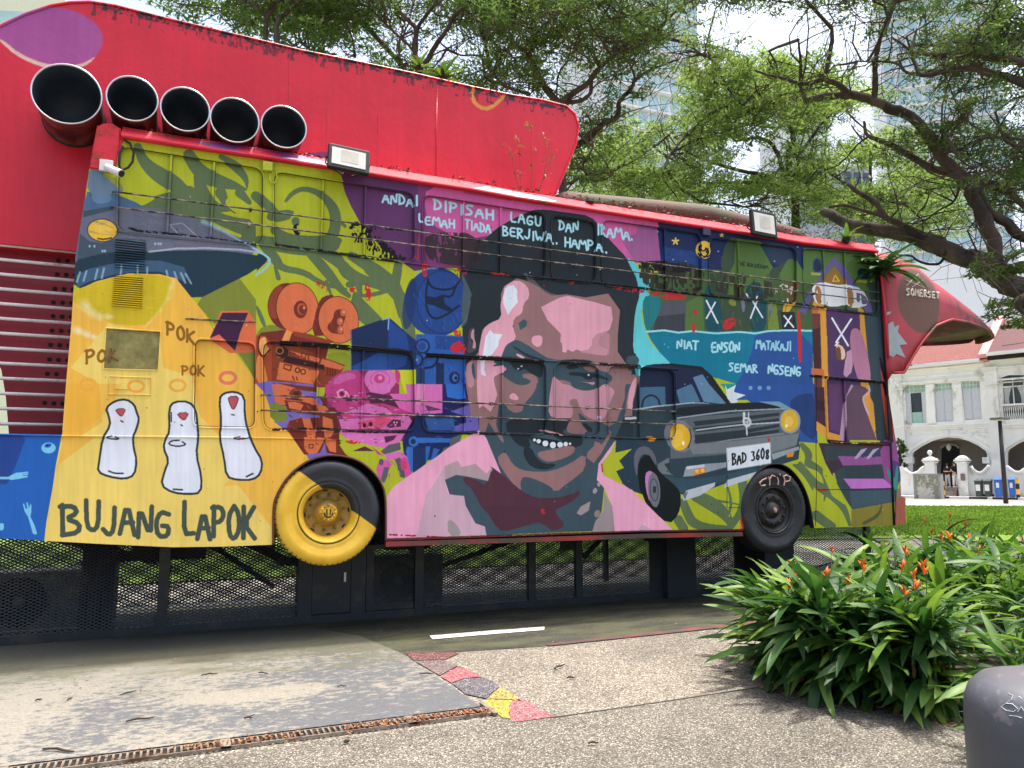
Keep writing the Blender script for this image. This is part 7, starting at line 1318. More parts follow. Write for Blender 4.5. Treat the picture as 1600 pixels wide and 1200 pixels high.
def tree(lab,limbs,trunkbase,mat,region,nb,dep,size,gaps,rb=(1.0,2.0),dens=1.0,group='rain trees behind the bus'):
    """limbs: list of ([(px,py,depth)...], width px start, width px end); region: px polygon for foliage"""
    base=Vector(trunkbase); o=thing('rain_tree',lab,'tree',(base.x,base.y,0),group)
    nodes=[]; m=MB(); first=limbs[0]
    for li,(l,w0,w1) in enumerate(limbs):
        P=limbpts(l); n=len(P); R=[(w0+(w1-w0)*i/(n-1))/FPX*l[i][2]/2 for i in range(n)]
        # smooth
        Q=[];RR=[]
        for i in range(n-1):
            p0=P[max(i-1,0)];p1=P[i];p2=P[i+1];p3=P[min(i+2,n-1)]
            for k in range(4):
                t=k/4; q=.5*((2*p1)+(p2-p0)*t+(2*p0-5*p1+4*p2-p3)*t*t+(3*p1-p0-3*p2+p3)*t**3); r=R[i]+(R[i+1]-R[i])*t; Q.append(q+Vector(RNG.normal(0,r*.12,3))); RR.append(r*RNG.uniform(.93,1.1))
        Q.append(P[-1]);RR.append(R[-1]); MB().tube(Q,RR,8).obj('limb',BARK,o,smooth=True); nodes+=[(q,r) for q,r in zip(Q,RR)]
    r0=limbs[0][1]/FPX*limbs[0][0][0][2]/2; p0=limbpts(limbs[0][0])[0]; mid=p0.lerp(base,.5)+Vector((.15,.1,0)); MB().tube([Vector((base.x,base.y,-.1)),Vector((base.x,base.y,.5)),mid,p0],[r0*2.2,r0*1.7,r0*1.35,r0],12).obj('trunk',BARK,o,smooth=True)
    # foliage clumps
    reg=np.array(region,float); x0,y0=reg.min(0); x1,y1=reg.max(0)
    def inside(x,y):
        c=False; n=len(reg)
        for i in range(n):
            ax,ay=reg[i]; bx,by=reg[i-1]
            if (ay>y)!=(by>y) and x<(bx-ax)*(y-ay)/(by-ay)+ax: c=not c
        return c
    C=[];Rr=[];K=[];tries=0
    while len(C)<nb and tries<nb*60:
        tries+=1; x=RNG.uniform(x0,x1); y=RNG.uniform(y0,y1)
        if not inside(x,y): continue
        d=RNG.uniform(*dep); r=RNG.uniform(*rb)
        if any(((x-gx)/(gr+r*.55/d*FPX))**2+((y-gy)/(gr*.8+r*.3/d*FPX))**2<1 for gx,gy,gr in gaps): continue
        C.append(np.array(at(x,y,d)));Rr.append(r);K.append(dens*520*r*r)
    V,F,T=leaves(C,Rr,K,size); raw('crown',V,F,mat,o,attr=T)
    # twigs from the nearest limb point to every clump
    if nodes:
        NP=np.array([tuple(q) for q,_ in nodes]); tw=MB(); extra=[]
        for c,r in zip(C,Rr):
            allp=NP if not extra else np.vstack([NP,np.array(extra)]); dd=np.linalg.norm(allp-c,axis=1); i=int(dd.argmin()); a=Vector(allp[i]); b=Vector(c); L=(b-a).length
            if L>6.5: continue
            mid=a.lerp(b,.5)+Vector(RNG.normal(0,.12*L,3)); mid.z-=.05*L; q1=a.lerp(mid,.5)+Vector(RNG.normal(0,.04*L,3)); q2=mid.lerp(b,.5)+Vector(RNG.normal(0,.05*L,3)); rr0=min(.018+.012*L,.07); tw.tube([a,q1,mid,q2,b],[rr0,rr0*.85,rr0*.65,rr0*.5,rr0*.25],5,False); extra+=[tuple(mid),tuple(q2)]
            for _ in range(7):
                e=b+Vector(RNG.normal(0,1,3))*r*.6; e.z=b.z+(e.z-b.z)*.4; s_=mid.lerp(b,RNG.uniform(.3,1)); mm=s_.lerp(e,.5)+Vector(RNG.normal(0,.1*r,3)); tw.tube([s_,mm,e],[rr0*.42,rr0*.3,.006],4,False)
        for _ in range(int(len(NP)*.28)):
            a=Vector(NP[RNG.integers(0,len(NP))]); d=Vector(RNG.normal(0,1,3)); d.z=abs(d.z)*.5+.15; d.normalize(); P=[a]; st=RNG.uniform(.25,.5)
            for _k in range(int(RNG.integers(3,7))): d=(d+Vector(RNG.normal(0,.35,3))).normalized(); P.append(P[-1]+d*st)
            r_=RNG.uniform(.010,.024); tw.tube(P,[r_*(1-.8*i/(len(P)-1)) for i in range(len(P))],4,False)
            for q in P[2:]:
                e=q+Vector(RNG.normal(0,.5,3)); tw.tube([q,q.lerp(e,.5)+Vector(RNG.normal(0,.08,3)),e],[r_*.4,r_*.3,.004],3,False)
        tw.obj('twigs',BARK,o,kind='stuff')
    TREES.append(o); return o
def Z(t,l,d): 
    dd=d if hasattr(d,'__len__') else [d]*len(l); return [(x/4+t[0],y/4+t[1],e) for (x,y),e in zip(l,dd)]
GAPS=[(1125,28,34),(1285,68,22),(1402,160,26),(1385,95,20),(700,78,26),(905,118,16),(1310,205,15),(1240,60,15),(1350,268,16),(1050,165,24),(1030,250,12),(745,70,20),(1500,440,46),(1440,420,22),(1150,250,16),(1210,230,13),(565,60,8),(960,160,12),(1330,60,12),(1075,15,14),(1180,60,12)]
X8=(1200,0);X9=(800,0);XA=(400,0);XT=(1200,300)
# big limbs reaching in from the right
tree('huge rain tree whose thick limbs reach in from the right edge of the view',[
 (Z(XT,[(1900,620),(1620,620),(1480,560),(1400,500),(1300,430),(1140,380),(960,300),(780,250),(600,230),(440,170),(350,120)],[15,15,15.2,15.4,15.6,16,16.4,16.8,17.2,17.6,18]),40,14),
 (Z(XT,[(1440,540),(1420,400),(1400,260),(1330,130),(1270,0),(1230,-60)],15.2),24,18),
 (Z(X8,[(1300,1200),(1220,1120),(1100,1000),(1000,850),(900,730),(780,690),(660,630),(520,600),(380,600),(240,630)],[15.2,15.3,15.5,15.8,16,16.3,16.6,17,17.4,17.8]),22,10),
 (Z(X8,[(1500,1200),(1350,1140),(1180,1090),(1050,1060),(900,980),(780,910),(680,870),(620,840),(600,760)],[15.5,15.6,15.8,16,16.2,16.4,16.6,16.8,17]),15,4),
 (Z(X8,[(660,630),(672,480),(668,400),(690,290),(715,210)],16.6),9,6),(Z(X8,[(520,600),(440,530),(365,490),(375,380),(400,260),(400,180)],17),10,5),(Z(X8,[(365,490),(300,510),(200,525),(100,490),(0,470),(-80,440)],17.2),8,3),(Z(X8,[(240,630),(205,540),(205,400),(190,250)],17.8),7,3),
 (Z(X8,[(1800,620),(1600,520),(1440,470),(1300,430),(1180,430),(1080,450),(960,470),(920,400),(880,310),(780,240)],[14,14.2,14.5,14.8,15,15.2,15.4,15.6,15.8,16]),14,3),
 (Z(X8,[(960,470),(860,450),(810,400),(700,385),(560,385)],15.6),5,2),(Z(X8,[(1800,420),(1500,370),(1320,340),(1180,350),(1060,345),(940,330),(900,310),(930,180)],[14,14.2,14.6,15,15.2,15.4,15.5,15.7]),13,3),
 (Z(X8,[(1700,900),(1560,910),(1480,870),(1440,760),(1420,700)],15),6,3),(Z(X8,[(1600,870),(1360,860),(1180,940),(1100,960)],15.2),5,2),(Z(XT,[(1440,500),(1520,400),(1640,360)],15),8,5),(Z(XT,[(1380,130),(1480,180),(1560,260),(1700,330)],15.2),14,16),(Z(XT,[(1380,130),(1330,0),(1310,-120)],15.2),9,6),
 (Z(XT,[(1110,380),(1020,330),(900,240),(760,170),(660,60),(560,0),(500,-50)],[16,16.2,16.4,16.6,16.8,17,17.2]),13,6),(Z(XT,[(1180,440),(1100,400),(1100,300),(940,260),(820,190),(640,130),(480,85),(380,95)],16.6),9,4),(Z(XT,[(1110,400),(1060,450),(960,440),(900,400)],16.3),5,3),(Z(XT,[(1200,-40),(1160,60),(1060,120),(960,200)],16),4,2)],
 at(1740,745,15.5)*1.0,LEAFD,[(1230,-140),(1700,-140),(1700,330),(1560,330),(1480,250),(1400,200),(1300,130),(1200,120)],150,(14,20),.058,GAPS,(.6,1.4),.72)
tree('leafy fringe rain tree hanging over the right corner of the terrace roof',[(Z(XT,[(2100,700),(1800,640),(1640,640),(1560,700),(1600,760)],12.5),20,6)],at(1900,745,13),LEAFD,[(1510,425),(1560,400),(1700,400),(1700,520),(1600,500),(1560,470)],15,(12.5,15),.075,[(1480,470,30)],(.4,.7),1.6)
# tree behind the roof, right of centre
tree('rain tree with forked dark limbs standing behind the right half of the bus roof',[
 (Z(X8,[(170,1230),(160,1130),(135,1060),(130,940),(160,870),(120,740),(60,670),(0,620),(-60,560)],[24]*9),12,3),(Z(X8,[(170,1120),(190,980),(260,880),(330,780),(420,690)],24),8,3),(Z(X8,[(150,1170),(100,1080),(60,960),(0,880),(-100,860),(-200,880),(-260,820)],24),9,2),
 (Z(X9,[(1720,1230),(1650,1160),(1580,1100),(1440,1070),(1300,1030),(1180,990),(1100,960),(1000,960)],24),9,2),(Z(X9,[(1600,1140),(1400,1140),(1180,1140),(1190,1050),(1120,990)],24),5,2),(Z(X8,[(200,1200),(340,1060),(330,1000),(240,1000),(160,960)],24),5,2),(Z(X8,[(330,1040),(440,1120),(560,1180),(640,1230)],24),4,3),
 (Z(X8,[(650,1230),(640,1060),(640,940),(560,840),(520,780)],23),5,2),(Z(X8,[(960,1230),(950,1150),(1050,1080),(1100,1090)],22),5,3),(Z(X9,[(860,1230),(960,1130),(990,1050),(960,980)],24),5,2),(Z(X9,[(1000,1210),(1040,1150),(1100,1090),(1200,1080)],24),4,2),(Z(X9,[(860,1210),(800,1150),(790,1090)],24),4,2),(Z(X9,[(1180,1120),(1130,1050),(1060,980)],24),3,2)],
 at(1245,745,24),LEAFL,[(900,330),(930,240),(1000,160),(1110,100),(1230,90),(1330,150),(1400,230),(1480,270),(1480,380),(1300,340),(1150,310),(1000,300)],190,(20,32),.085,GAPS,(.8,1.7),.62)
# dark tree behind the hull end
tree('dark rain tree with spreading branches behind the right end of the red hull',[
 (Z(X9,[(300,760),(280,640),(200,540),(150,440),(100,350),(40,290),(-20,240)],16),12,5),(Z(X9,[(110,350),(130,240),(120,100),(130,0),(120,-60)],16),6,3),(Z(X9,[(290,650),(370,590),(460,530),(540,430),(600,380),(700,320),(860,265),(960,240),(1080,270),(1200,350)],16),10,3),(Z(X9,[(330,640),(430,630),(490,580),(500,500),(560,420)],16),7,5),
 (Z(X9,[(600,380),(700,290),(800,230),(880,200),(960,130),(1060,40),(1180,-20)],16),8,3),(Z(X9,[(380,920),(480,860),(560,780),(660,720),(670,640),(740,560),(770,500),(860,440),(960,400),(1040,370)],17),11,3),(Z(X9,[(770,500),(750,430),(720,380)],17),4,2),(Z(X9,[(630,360),(660,260),(670,100),(600,20)],16),5,2),(Z(X9,[(280,610),(290,470),(350,370),(380,250)],16),3,2),(Z(X9,[(130,250),(210,230),(280,160)],16),3,2),(Z(X9,[(250,560),(180,540),(110,590)],16),4,2),
 (Z(X9,[(330,1160),(470,1090),(600,1060)],19),4,2),(Z(X9,[(340,1190),(420,1120),(560,1130),(640,1080)],19),3,2)],
 at(885,745,16.5),LEAFD,[(760,-140),(1240,-140),(1215,60),(1120,80),(1060,120),(980,180),(920,260),(890,330),(860,280),(840,170),(760,130)],125,(14,21),.058,GAPS,(.6,1.4),.8)
tree('rain tree with a forked trunk rising behind the middle of the red hull',[
 (Z(XA,[(1000,450),(995,330),(1000,200),(1000,180),(960,130),(880,60),(850,0),(830,-40)],15.5),10,4),(Z(XA,[(1000,190),(1060,100),(1120,20),(1140,-40)],15.5),6,4),(Z(XA,[(1060,400),(1120,290),(1190,190),(1240,100),(1300,50),(1360,0)],16),8,4),(Z(XA,[(995,330),(930,260),(850,190),(790,130),(720,60),(640,10)],15.5),5,3),(Z(XA,[(900,370),(895,250),(980,190)],15.5),4,3),(Z(XA,[(810,140),(800,60),(780,0)],15.5),5,3),
 (Z(XA,[(1480,580),(1470,450),(1450,360),(1420,240),(1400,100),(1380,-20)],17),8,4),(Z(XA,[(1480,450),(1540,340),(1620,260)],17),6,4),(Z(XA,[(1460,420),(1400,350),(1280,345),(1190,310)],17),4,2),(Z(XA,[(1600,240),(1500,200),(1420,150),(1300,60)],17),4,2),(Z(XA,[(620,360),(600,240),(560,160),(420,90)],17),4,2),(Z(XA,[(600,200),(640,120),(600,60)],17),3,2)],
 at(650,745,15.8),LEAFD,[(520,-140),(820,-140),(840,160),(740,140),(640,120),(520,90)],80,(15,21),.058,GAPS,(.6,1.3),.7)
tree('rain tree with twin dark stems behind the left part of the red hull',[
 (Z(XA,[(130,300),(130,150),(180,90),(280,0),(320,-60)],15.5),9,5),(Z(XA,[(60,300),(65,120),(110,60),(150,0),(170,-60)],15.6),8,5),(Z(XA,[(65,120),(20,60),(-60,10)],15.6),5,3),(Z(XA,[(340,340),(320,220),(300,140)],17),3,2)],
 at(425,745,15.7),LEAFD,[(170,-140),(560,-140),(560,100),(430,62),(300,30),(190,5)],75,(15,21),.08,[(565,60,8),(230,-5,12)],(.7,1.4),.7)

# ================================================================= EPIPHYTES ON THE BUS
FERN=leafmat('fern_leaf',[(.2,lin((44,78,32))),(.6,lin((80,116,44))),(.9,lin((130,154,70)))],.35,.45,.4); FERND=leafmat('fern_leaf_dark',[(.2,lin((24,52,26))),(.6,lin((48,88,40))),(.9,lin((80,124,56)))],.3,.4,.4)
def leafmesh(name,L,W,mat,curve=.5,fold=.25,seg=7,tone=.5,wav=0.0):
    vs=[];fs=[]
    for i in range(seg+1):
        t=i/seg; wd=W*math.sin(math.pi*min(1,t*.94+.05))**.75*(1 if t<1 else .02); a=-curve*t; x=L*(math.sin(curve*t)/max(curve,1e-3)); z=-L*(1-math.cos(curve*t))/max(curve,1e-3); w2=math.sin(t*9)*wav*W
        vs+=[(x,-wd,z+fold*wd+w2),(x,0,z),(x,wd,z+fold*wd-w2)]
    for i in range(seg):
        b=i*3; fs+=[(b,b+3,b+4,b+1),(b+1,b+4,b+5,b+2)]
    me=bpy.data.meshes.new(name); me.from_pydata(vs,[],fs); at_=me.attributes.new('tone','FLOAT','POINT'); at_.data.foreach_set('value',[min(1,max(0,tone+random.uniform(-.08,.08))) for _ in vs]); me.materials.append(mat); me.shade_smooth(); return me
def putleaf(me,par,P,yaw,pitch,roll=0,s=1.0,name='leaf'):
    o=bpy.data.objects.new(name,me); COL.objects.link(o); o.parent=par; o.matrix_parent_inverse=parent_inv(par); o.matrix_basis=Matrix.Translation(P)@Matrix.Rotation(yaw,4,'Z')@Matrix.Rotation(-pitch,4,'Y')@Matrix.Rotation(roll,4,'X')@Matrix.Scale(s,4); return o
def fern(P,n,L,W,lab,mat,lo=.1,hi=1.2,cv=.9,side=None):
    o=thing('nest_fern',lab,'fern',P,'ferns growing on the roof edges'); ms=[leafmesh('fern_leaf',L,W,mat,cv*random.uniform(.7,1.3),.15,8,.2+.2*k,.12) for k in range(4)]
    for k in range(n):
        y=2*math.pi*k/n+random.uniform(-.25,.25); putleaf(ms[k%4],o,P,y,random.uniform(lo,hi),random.uniform(-.3,.3),random.uniform(.6,1.1))
    MB().lathe([(.001,.05),(.04,.04),(.06,0),(.03,-.05)],8,Matrix.Translation(P)).obj('root_ball',M('root_mass',(52,40,30),.9) if 'root_mass' not in bpy.data.materials else bpy.data.materials['root_mass'],o); return o
fern(onY(692,117,.75)+Vector((0,0,-.05)),24,.34,.03,'bright green nest fern on top of the red hull',FERN,.25,1.15)
fern(onY(655,103,1.0)+Vector((0,0,-.04)),12,.24,.02,'lighter fern tuft just left of the large fern on the red hull',FERN,.5,1.3)
fern(onY(921,316,.05),10,.13,.012,'tiny green fern tuft on the red roof edge right of the hull',FERN,.2,1.3)
fern(onY(1322,375,.0),16,.30,.028,'yellow green fern on the roof edge left of the hood',FERN,.3,1.3)
fern(onY(1380,425,-.10),30,.62,.055,'large dark nest fern at the corner between bus side and hood',FERND,-.5,1.2,1.1)
fern(onY(1362,408,-.06),12,.42,.04,'dark drooping fern behind the corner nest fern',FERND,-.3,1.0,1.1)
# dry sapling in front of the hull
SP=thing('dry_sapling','thin dry sapling with withered pinkish leaves standing against the red hull end','plant',onY(813,300,.3)); DRY=leafmat('withered_leaf',[(.2,lin((120,70,56))),(.8,lin((170,130,100)))],.2); TWG=M('thin_dry_stem',(150,70,60),.8)
lm=leafmesh('dry_leaf',.07,.014,DRY,.9,.3,4,.5)
for l in([(813,299),(813,268),(812,240),(811,222),(806,214)],[(832,299),(831,262),(830,228),(830,196),(828,192)],[(842,299),(850,275),(854,250),(852,225),(846,208)],[(840,296),(855,270),(864,240)],[(812,297),(803,270),(800,240),(790,225)]):
    P=[onY(x,y,.3) for x,y in l]; MB().tube(P,[.006,.005,.004,.003,.002][:len(P)],5).obj('stem',TWG,SP)
    for p in P[1:]:
        for _ in range(3): putleaf(lm,SP,p+Vector((random.uniform(-.03,.03),random.uniform(-.03,.03),random.uniform(-.05,.05))),random.uniform(0,6.3),random.uniform(-.9,.5),random.uniform(-.5,.5),random.uniform(.7,1.3))
# mossy debris along roof edge behind the pipes and on the hull top
V=[];
def litter(n,fn,sz,mat,name,lab,cat,aspect=.5,flat=.3,nsmin=1):
    P=np.array([fn() for _ in range(n)],float); a=RNG.uniform(0,6.28,n); L=RNG.uniform(.4,1.2,n)*sz; W=L*aspect; d=np.stack([np.cos(a),np.sin(a),RNG.normal(0,flat,n)],1); s=np.stack([-np.sin(a),np.cos(a),RNG.normal(0,flat,n)],1)
    q=np.stack([P-d*L[:,None]/2,P+s*W[:,None]/2,P+d*L[:,None]/2,P-s*W[:,None]/2],1).reshape(-1,3); q[:,2]=np.maximum(q[:,2],P[:,2].repeat(4)-.002); o=raw(name,q,np.arange(n*4).reshape(-1,4),mat,kind='stuff',attr=np.repeat(RNG.random(n),4)); tag(o,lab,cat); return o
DEB=leafmat('dark_debris',[(.2,lin((28,22,20))),(.6,lin((60,44,34))),(.9,lin((110,70,50)))],.1)
def rp():
    u=random.random(); 
    if u<.5: x=random.choice([.0,-.32,.15,.58,1.1,2.0,2.9,3.5])+random.gauss(0,.12); return (x,random.uniform(.02,.4),4.78+random.uniform(0,.03))
    x=random.uniform(3.9,8.8); return (x,random.uniform(.0,.4),4.80+random.uniform(0,.03))
litter(2600,rp,.05,DEB,'roof_debris','dark leaf debris caught along the bus roof edge','leaf litter',.3,.6)
hx=[p.x for p in hp[8:20]]; hz_=[p.z for p in hp[8:20]]
litter(2200,lambda:(lambda x:(x,HY+random.uniform(-.01,.5),np.interp(x,hx,hz_)+random.uniform(-.01,.03)))(random.choice([random.uniform(.5,1.9),random.uniform(-.3,4.1),random.gauss(3.2,.4)])),.045,DEB,'hull_debris','dark moss and leaf debris along the top edge of the red hull','leaf litter',.3,.7)

# ================================================================= PLANT BED AT RIGHT
SOIL=M('dark_bed_soil',(58,46,36),.95,var=.4,scale=8)
bed=[onZ(*p) for p in[(1215,1075),(1212,1010),(1250,960),(1330,925),(1500,905),(1750,900),(1900,1000),(1900,1250),(1700,1230),(1500,1128),(1340,1100)]]
struct(MB().poly([(p.x,p.y,.016) for p in bed]).obj('soil',SOIL))
HL1=leafmat('heliconia_leaf',[(.1,lin((26,54,30))),(.4,lin((52,88,40))),(.7,lin((98,130,52))),(1,lin((168,176,84)))],.32,.46,.3,nscale=2.5); HDR=leafmat('dry_brown_leaf',[(.1,lin((120,84,60))),(.8,lin((186,150,110)))],.2,.7,.2); FLW=M('orange_bract',(232,112,34),.5,var=.1,bmp=0); STM=M('plant_stem_green',(70,104,40),.6)
HLM=[leafmesh('heliconia_leaf',.60,.036,HL1,c,.35,8,t,w_) for c,t,w_ in((.5,.2,.0),(.8,.3,.08),(1.0,.42,.05),(.6,.48,.1),(.9,.18,.0),(.35,.66,.05),(1.1,.3,.1),(.7,.95,.06),(.9,.8,.15))]
DRM=[leafmesh('dried_leaf',.36,.010,HDR,1.2,.5,6,.4,.2),leafmesh('dried_leaf',.28,.014,HDR,.8,.6,6,.8,.3)]
stm=MB().tube([(0,0,0),(.01,0,.5),(.03,0,1)],[.011,.009,.006],6); sme=stm.obj('tmp_stem',STM); SME=sme.data; bpy.data.objects.remove(sme)
def flowermesh():
    m=MB()
    for k in range(5):
        a=k*1.3; d=Vector((math.cos(a)*.6,math.sin(a)*.6,1)).normalized(); b=Vector((0,0,.012*k)); m.tube([b,b+d*.03+Vector((0,0,.004)),b+d*.062],[.007,.009,.001],5)
    o=m.obj('tmp_flower',FLW); me=o.data; bpy.data.objects.remove(o); return me
FME=flowermesh()
def inpoly(p,poly):
    c=False
    for i in range(len(poly)):
        a,b=poly[i],poly[i-1]
        if (a.y>p[1])!=(b.y>p[1]) and p[0]<(b.x-a.x)*(p[1]-a.y)/(b.y-a.y)+a.x: c=not c
    return c
spots=[]; tries=0
bx0,bx1=min(p.x for p in bed),max(p.x for p in bed); by0,by1=min(p.y for p in bed),max(p.y for p in bed)
ctr=Vector((sum(p.x for p in bed)/len(bed),sum(p.y for p in bed)/len(bed),0))
random.seed(21)
for t_ in (.04,.2,.36,.52,.68,.84):
    for a_,b_ in((0,10),(10,9)):
        q_=bed[a_].lerp(bed[b_],t_).lerp(ctr,.07+.05*random.random()); spots.append((q_.x,q_.y))
while len(spots)<58 and tries<9000:
    tries+=1; p=(random.uniform(bx0,bx1),random.uniform(by0,by1))
    if not inpoly(p,bed): continue
    px,py=prj((p[0],p[1],.3))
    if px>1740 or px<1180: continue
    if any((p[0]-q[0])**2+(p[1]-q[1])**2<.235**2 for q in spots): continue
    spots.append(p)
spots.sort(key=lambda p:(p[0]**2+(p[1]+7.6)**2))
cam2=Vector((0,-7.6))
for i,(x,y) in enumerate(spots):
    dist=math.hypot(x,y+7.6); px,py=prj((x,y,0)); hgt=random.uniform(.42,.66); 
    edge=px<1290
    row='front' if dist<5.9 else 'second' if dist<6.8 else 'middle' if dist<7.9 else 'rear' if dist<9.2 else 'hindmost'
    colp='at the left edge' if px<1290 else 'left of the bed centre' if px<1400 else 'at the bed centre' if px<1500 else 'right of the bed centre' if px<1600 else 'at the right picture edge'
    nl=66 if dist<7 else 44; flowers=(i%3==1) and dist>5.6
    tall='taller ' if hgt>.57 else 'lower '
    o=thing('heliconia_plant',tall+'strap leaved plant '+('with orange flowers ' if flowers else '')+'in the '+row+' row '+colp,'plant',(x,y,.016),'leafy plants in the bed beside the bus')
    ns=random.randint(6,8)
    for s in range(ns):
        ax=random.uniform(0,6.28); rr=random.uniform(.02,.2); b=Vector((x+math.cos(ax)*rr,y+math.sin(ax)*rr,.016)); lean=Vector((math.cos(ax),math.sin(ax),0))*random.uniform(.03,.22); 
        if edge: lean+=Vector((-.12,-.08,0))
        H=hgt*random.uniform(.7,1.15); q=bpy.data.objects.new('stem',SME); COL.objects.link(q); q.parent=o; q.matrix_parent_inverse=parent_inv(o)
        dirv=(Vector((0,0,1))*H+lean*H); q.matrix_basis=Matrix.Translation(b)@dirv.to_track_quat('Z','Y').to_matrix().to_4x4()@Matrix.Diagonal((1,1,dirv.length,1))
        for k in range(nl//ns):
            t=random.uniform(.12,1.0); P=b+dirv*t; yaw=random.gauss(3.5,.95) if random.random()<.6 else random.uniform(0,6.28); low=t<.5
            putleaf(random.choice(HLM if random.random()<.85 else HLM[5:]),o,P,yaw,random.uniform(-.35,.6) if low else random.uniform(.05,1.15),random.uniform(-.6,.6),random.uniform(.6,1.12)*(1.0 if dist>5.5 else .85),'leaf')
    for k in range(7 if dist<7 else 2):
        putleaf(random.choice(DRM),o,Vector((x+random.gauss(0,.12),y+random.gauss(0,.12),random.uniform(.15,.4))),random.uniform(0,6.28),random.uniform(-1.3,-.2),0,random.uniform(.6,1.0),'dried_leaf')
    if flowers:
        for k in range(random.randint(1,2)):
            P=Vector((x+random.gauss(0,.15),y+random.gauss(0,.15),hgt+random.uniform(.14,.30))); q=bpy.data.objects.new('stem',SME); COL.objects.link(q); q.parent=o; q.matrix_parent_inverse=parent_inv(o); v=P-Vector((x,y,.016)); q.matrix_basis=Matrix.Translation((x,y,.016))@v.to_track_quat('Z','Y').to_matrix().to_4x4()@Matrix.Diagonal((.45,.45,v.length,1))
            q=bpy.data.objects.new('flower',FME); COL.objects.link(q); q.parent=o; q.matrix_parent_inverse=parent_inv(o); q.matrix_basis=Matrix.Translation(P)@Matrix.Rotation(random.uniform(0,6),4,'Z')@Matrix.Scale(random.uniform(.8,1.2),4)
# ================================================================= BOLLARD, DRAIN, LITTER
bc=at(1668,1130,3.35); def_r=.395
def bolmat():
    m,nt,b=newmat('dark_bollard_concrete'); tc=N(nt,'TexCoord').outputs['Object']; n=noise(nt,7,9,.75,tc); n2=noise(nt,1.8,4,.5,tc,stretch=(1,1,2)); c=ramp(nt,n2,[(.3,lin((60,64,70))),(.7,lin((84,88,95)))]); s=N(nt,'Math',operation='MULTIPLY_ADD',i_1=.6); nt.links.new(n2,s.inputs[0]); nt.links.new(n,s.inputs[2]); c=mix(nt,ramp(nt,s.outputs[0],[(.92,(0,0,0,1)),(1.0,(.7,.7,.7,1))]),c,lin((132,122,124))); z=N(nt,'SeparateXYZ'); nt.links.new(tc,z.inputs[0]); zz=N(nt,'MapRange',i_1=.64,i_2=.70,i_3=0,i_4=.45); nt.links.new(z.outputs[2],zz.inputs[0]); c=mix(nt,zz.outputs[0],c,lin((104,92,96))); nt.links.new(c,b.inputs['Base Color']); b.inputs['Roughness'].default_value=.45; bump(nt,b,n,.3,.01); return m
BO=thing('stone_bollard','fat round dark grey bollard seat with chalk scribbles in the lower right corner','bollard',(bc.x,bc.y,0)); top=.74; BZ_=.915
MB().lathe([(def_r*.93,.004),(def_r*.98,.1),(def_r,.3),(def_r*1.0,.5),(def_r*.985,.60),(def_r*.93,.665),(def_r*.82,.71),(def_r*.6,.735),(def_r*.3,.743),(.001,.745)],64,Matrix.Translation((bc.x,bc.y,0))@Matrix.Diagonal((1,1,BZ_,1))).obj('bollard_body',bolmat(),BO,smooth=True)
CH=M('chalk_white',(214,214,214),.9)
def onbol(px,py):
    r=Vector(ray(px,py)); o=Vector(CAMP); 
    # march to the surface
    prof=[(a,b*BZ_) for a,b in [(0,.745),(def_r*.3,.743),(def_r*.6,.735),(def_r*.82,.71),(def_r*.93,.665),(def_r*.985,.60),(def_r,.5),(def_r,.3),(def_r*.98,.1),(def_r*.93,0)]]
    for i in range(2600):
        p=o+r*(2.0+i*.0008); d=math.hypot(p.x-bc.x,p.y-bc.y)
        if d<def_r and p.z<np.interp(d,[a for a,_ in prof[:7]],[b for _,b in prof[:7]]): return p-r.normalized()*.002
    return None
m=MB()
for l in([(1575,1083),(1583,1087),(1580,1093),(1572,1098),(1565,1104)],[(1564,1104),(1572,1110),(1584,1112),(1590,1107),(1582,1100),(1572,1099)],[(1590,1112),(1596,1104),(1599,1110)],[(1577,1118),(1588,1119),(1597,1122)],[(1592,1088),(1597,1092)]):
    P=[onbol(x,y) for x,y in l]; P=[p for p in P if p is not None]
    if len(P)>1: m.tube(P,.0014,4)
if m.v: m.obj('chalk_scribble',CH,BO)
DR=thing('drain_grating','narrow metal drain grating with brown leaves along the lower edge of the painted pad','drain',(1,-2.66,0)); GRT=M('galvanised_grate',(150,142,130),.5,.5,var=.2,dirt=(100,70,50),dirtamt=.5)
MB().add([(-6,-2.73,.010),(1.96,-2.70,.010),(1.96,-2.585,.010),(-6,-2.615,.010)],[(0,1,2,3)]).obj('drain_dark_sheet',HOLE,DR)  # flat dark sheet; the shade of a sunken channel is put into its colour
for yy in(-2.735,-2.62): MB().box((-6,yy,.006),(1.97,yy+.010,.024)).obj('grate_edge',GRT,DR)
bar=None
for i in range(96):
    x=1.95-i*.0345
    if i%32 in(15,):
        MB().box((x-.035,-2.735,.012),(x+.02,-2.60,.026)).obj('grate_joint',GRT,DR); continue
    if bar is None: bar=MB().box((-.006,-2.727,.011),(.006,-2.61,.023)).obj('grate_bar',GRT,None); q=bar
    else: q=bar.copy(); COL.objects.link(q)
    q.parent=DR; q.matrix_parent_inverse=parent_inv(DR); q.location=(x,0,0)
MB().box((1.955,-2.76,.006),(1.985,-2.50,.026)).obj('grate_edge',GRT,DR)
BRL=leafmat('fallen_leaf_brown',[(.1,lin((80,48,36))),(.5,lin((128,82,56))),(.9,lin((178,140,96)))],.1,.7,.2)
litter(520,lambda:(random.choice([random.uniform(.1,.75),random.uniform(1.0,1.95),random.uniform(1.0,1.95),random.uniform(-.4,1.95)]),random.gauss(-2.68,.035),.026+random.random()*.008),.032,BRL,'drain_leaves','brown leaf litter caught in the drain grating','leaf litter',.45,.25)
def gp_():
    x=random.uniform(-2,9); y=random.uniform(-4.4,.9); return (x,y,.014+random.random()*.004)
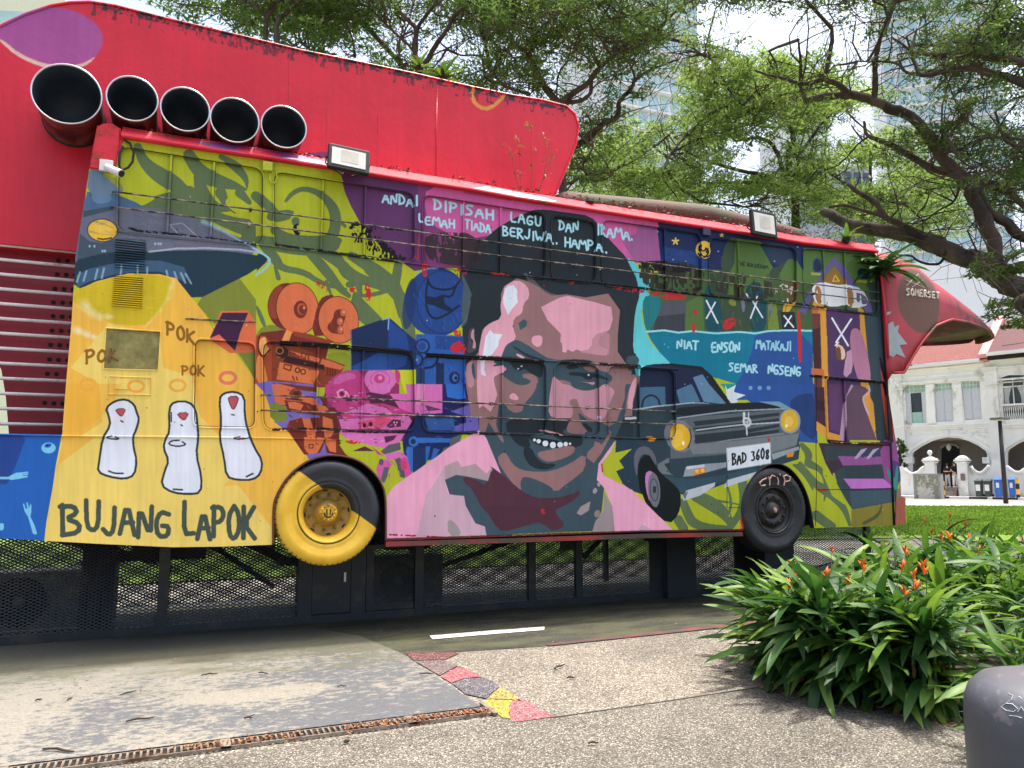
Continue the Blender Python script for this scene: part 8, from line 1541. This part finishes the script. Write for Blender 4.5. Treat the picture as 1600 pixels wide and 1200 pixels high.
litter(1500,lambda:(random.uniform(-1.5,8),random.gauss(.1,.55),.012+random.random()*.004),.022,BRL,'slab_litter','small fallen leaf fragments scattered on the mossy slab by the fence','leaf litter',.5,.2)
litter(260,gp_,.028,BRL,'ground_litter','sparse fallen leaf bits scattered over the pale concrete','leaf litter',.5,.2)
litter(520,lambda:(lambda p:(p.x+random.gauss(0,.12),p.y+random.gauss(0,.1),.020+random.random()*.01))(bed[0].lerp(bed[10],random.random()) if random.random()<.4 else bed[10].lerp(bed[9],random.random())),.04,BRL,'bed_litter','brown fallen leaves along the front edge of the plant bed','leaf litter',.4,.4)
TW_=M('dark_fallen_twig',(48,38,32),.9,var=.3)
tw_l=[((67,1170),(116,1174),1.4,'thickest fallen stick in the lower left of the painted pad'),((197,1127),(240,1121),1.3,'straight dark stick in the centre left of the painted pad'),((187,1086),(213,1079),1.0,'short dark stick above the longer stick on the left pad'),((55,1095),(66,1092),1.0,'tiny dark stick at the far left of the pad'),((105,1094),(113,1090),1.0,'tiny curled stick left of the middle of the pad'),((314,1055),(340,1052),1.1,'dark stick on the mossy strip near the faded white loop'),((320,1164),(345,1158),1.0,'dark stick touching the drain near its left joint'),((527,1073),(541,1071),.8,'thin dark twig in the middle of the pad'),((655,1053),(678,1052),1.0,'dark twig at the right end of the painted pad'),((866,1045),(882,1038),1.5,'forked dark twig on the pale concrete'),((886,1059),(898,1058),1.3,'dark bit of bark below the forked twig'),((919,1161),(935,1160),1.1,'small dark twig near the bottom of the concrete'),((1132,1050),(1145,1049),1.2,'short dark twig left of the plant bed'),((538,1160),(546,1157),1.8,'small dark lump on the concrete below the drain joint'),((381,1122),(394,1121),1.2,'crooked twig near the right of the faded white loop'),((404,1051),(419,1052),1.0,'dark twig on the moss left of centre')]
for (a,b,w_,lab) in tw_l:
    p=onZ(*a,Z=.018); q=onZ(*b,Z=.018); m1=p.lerp(q,.4)+Vector((random.gauss(0,.008),random.gauss(0,.008),.006)); r=.0055*w_; mm=MB().tube([p,m1,p.lerp(q,.7),q],[r*.8,r,r*.9,r*.5],6)
    if 'forked' in lab or 'crooked' in lab: mm.tube([m1,m1+Vector((.04,.03,.004))],[r*.6,r*.3],5)
    tag(mm.obj('fallen_twig',TW_),lab,'twig','fallen twigs on the ground')
# small climbing shrub beside the house corner
SHB=thing('shrub','green shrub climbing the left corner of the white house beside the bus front','shrub',fpt(fh(HB,190,700,1.5)[0],-1.5,0)); cs=[];
for k in range(16): u,z=fh(HB,random.gauss(190,22),random.uniform(290,560),1.5); cs.append(np.array(fpt(u,-1.5,z)))
V,F,T=leaves(cs,[.35]*16,[160]*16,.13,.9); raw('foliage',V,F,LEAFL,SHB,attr=T); MB().tube([fpt(fh(HB,190,700,1.5)[0],-1.5,0),fpt(fh(HB,190,400,1.5)[0],-1.5,fh(HB,190,350,1.5)[1])],.06,6).obj('trunk',BARK,SHB)
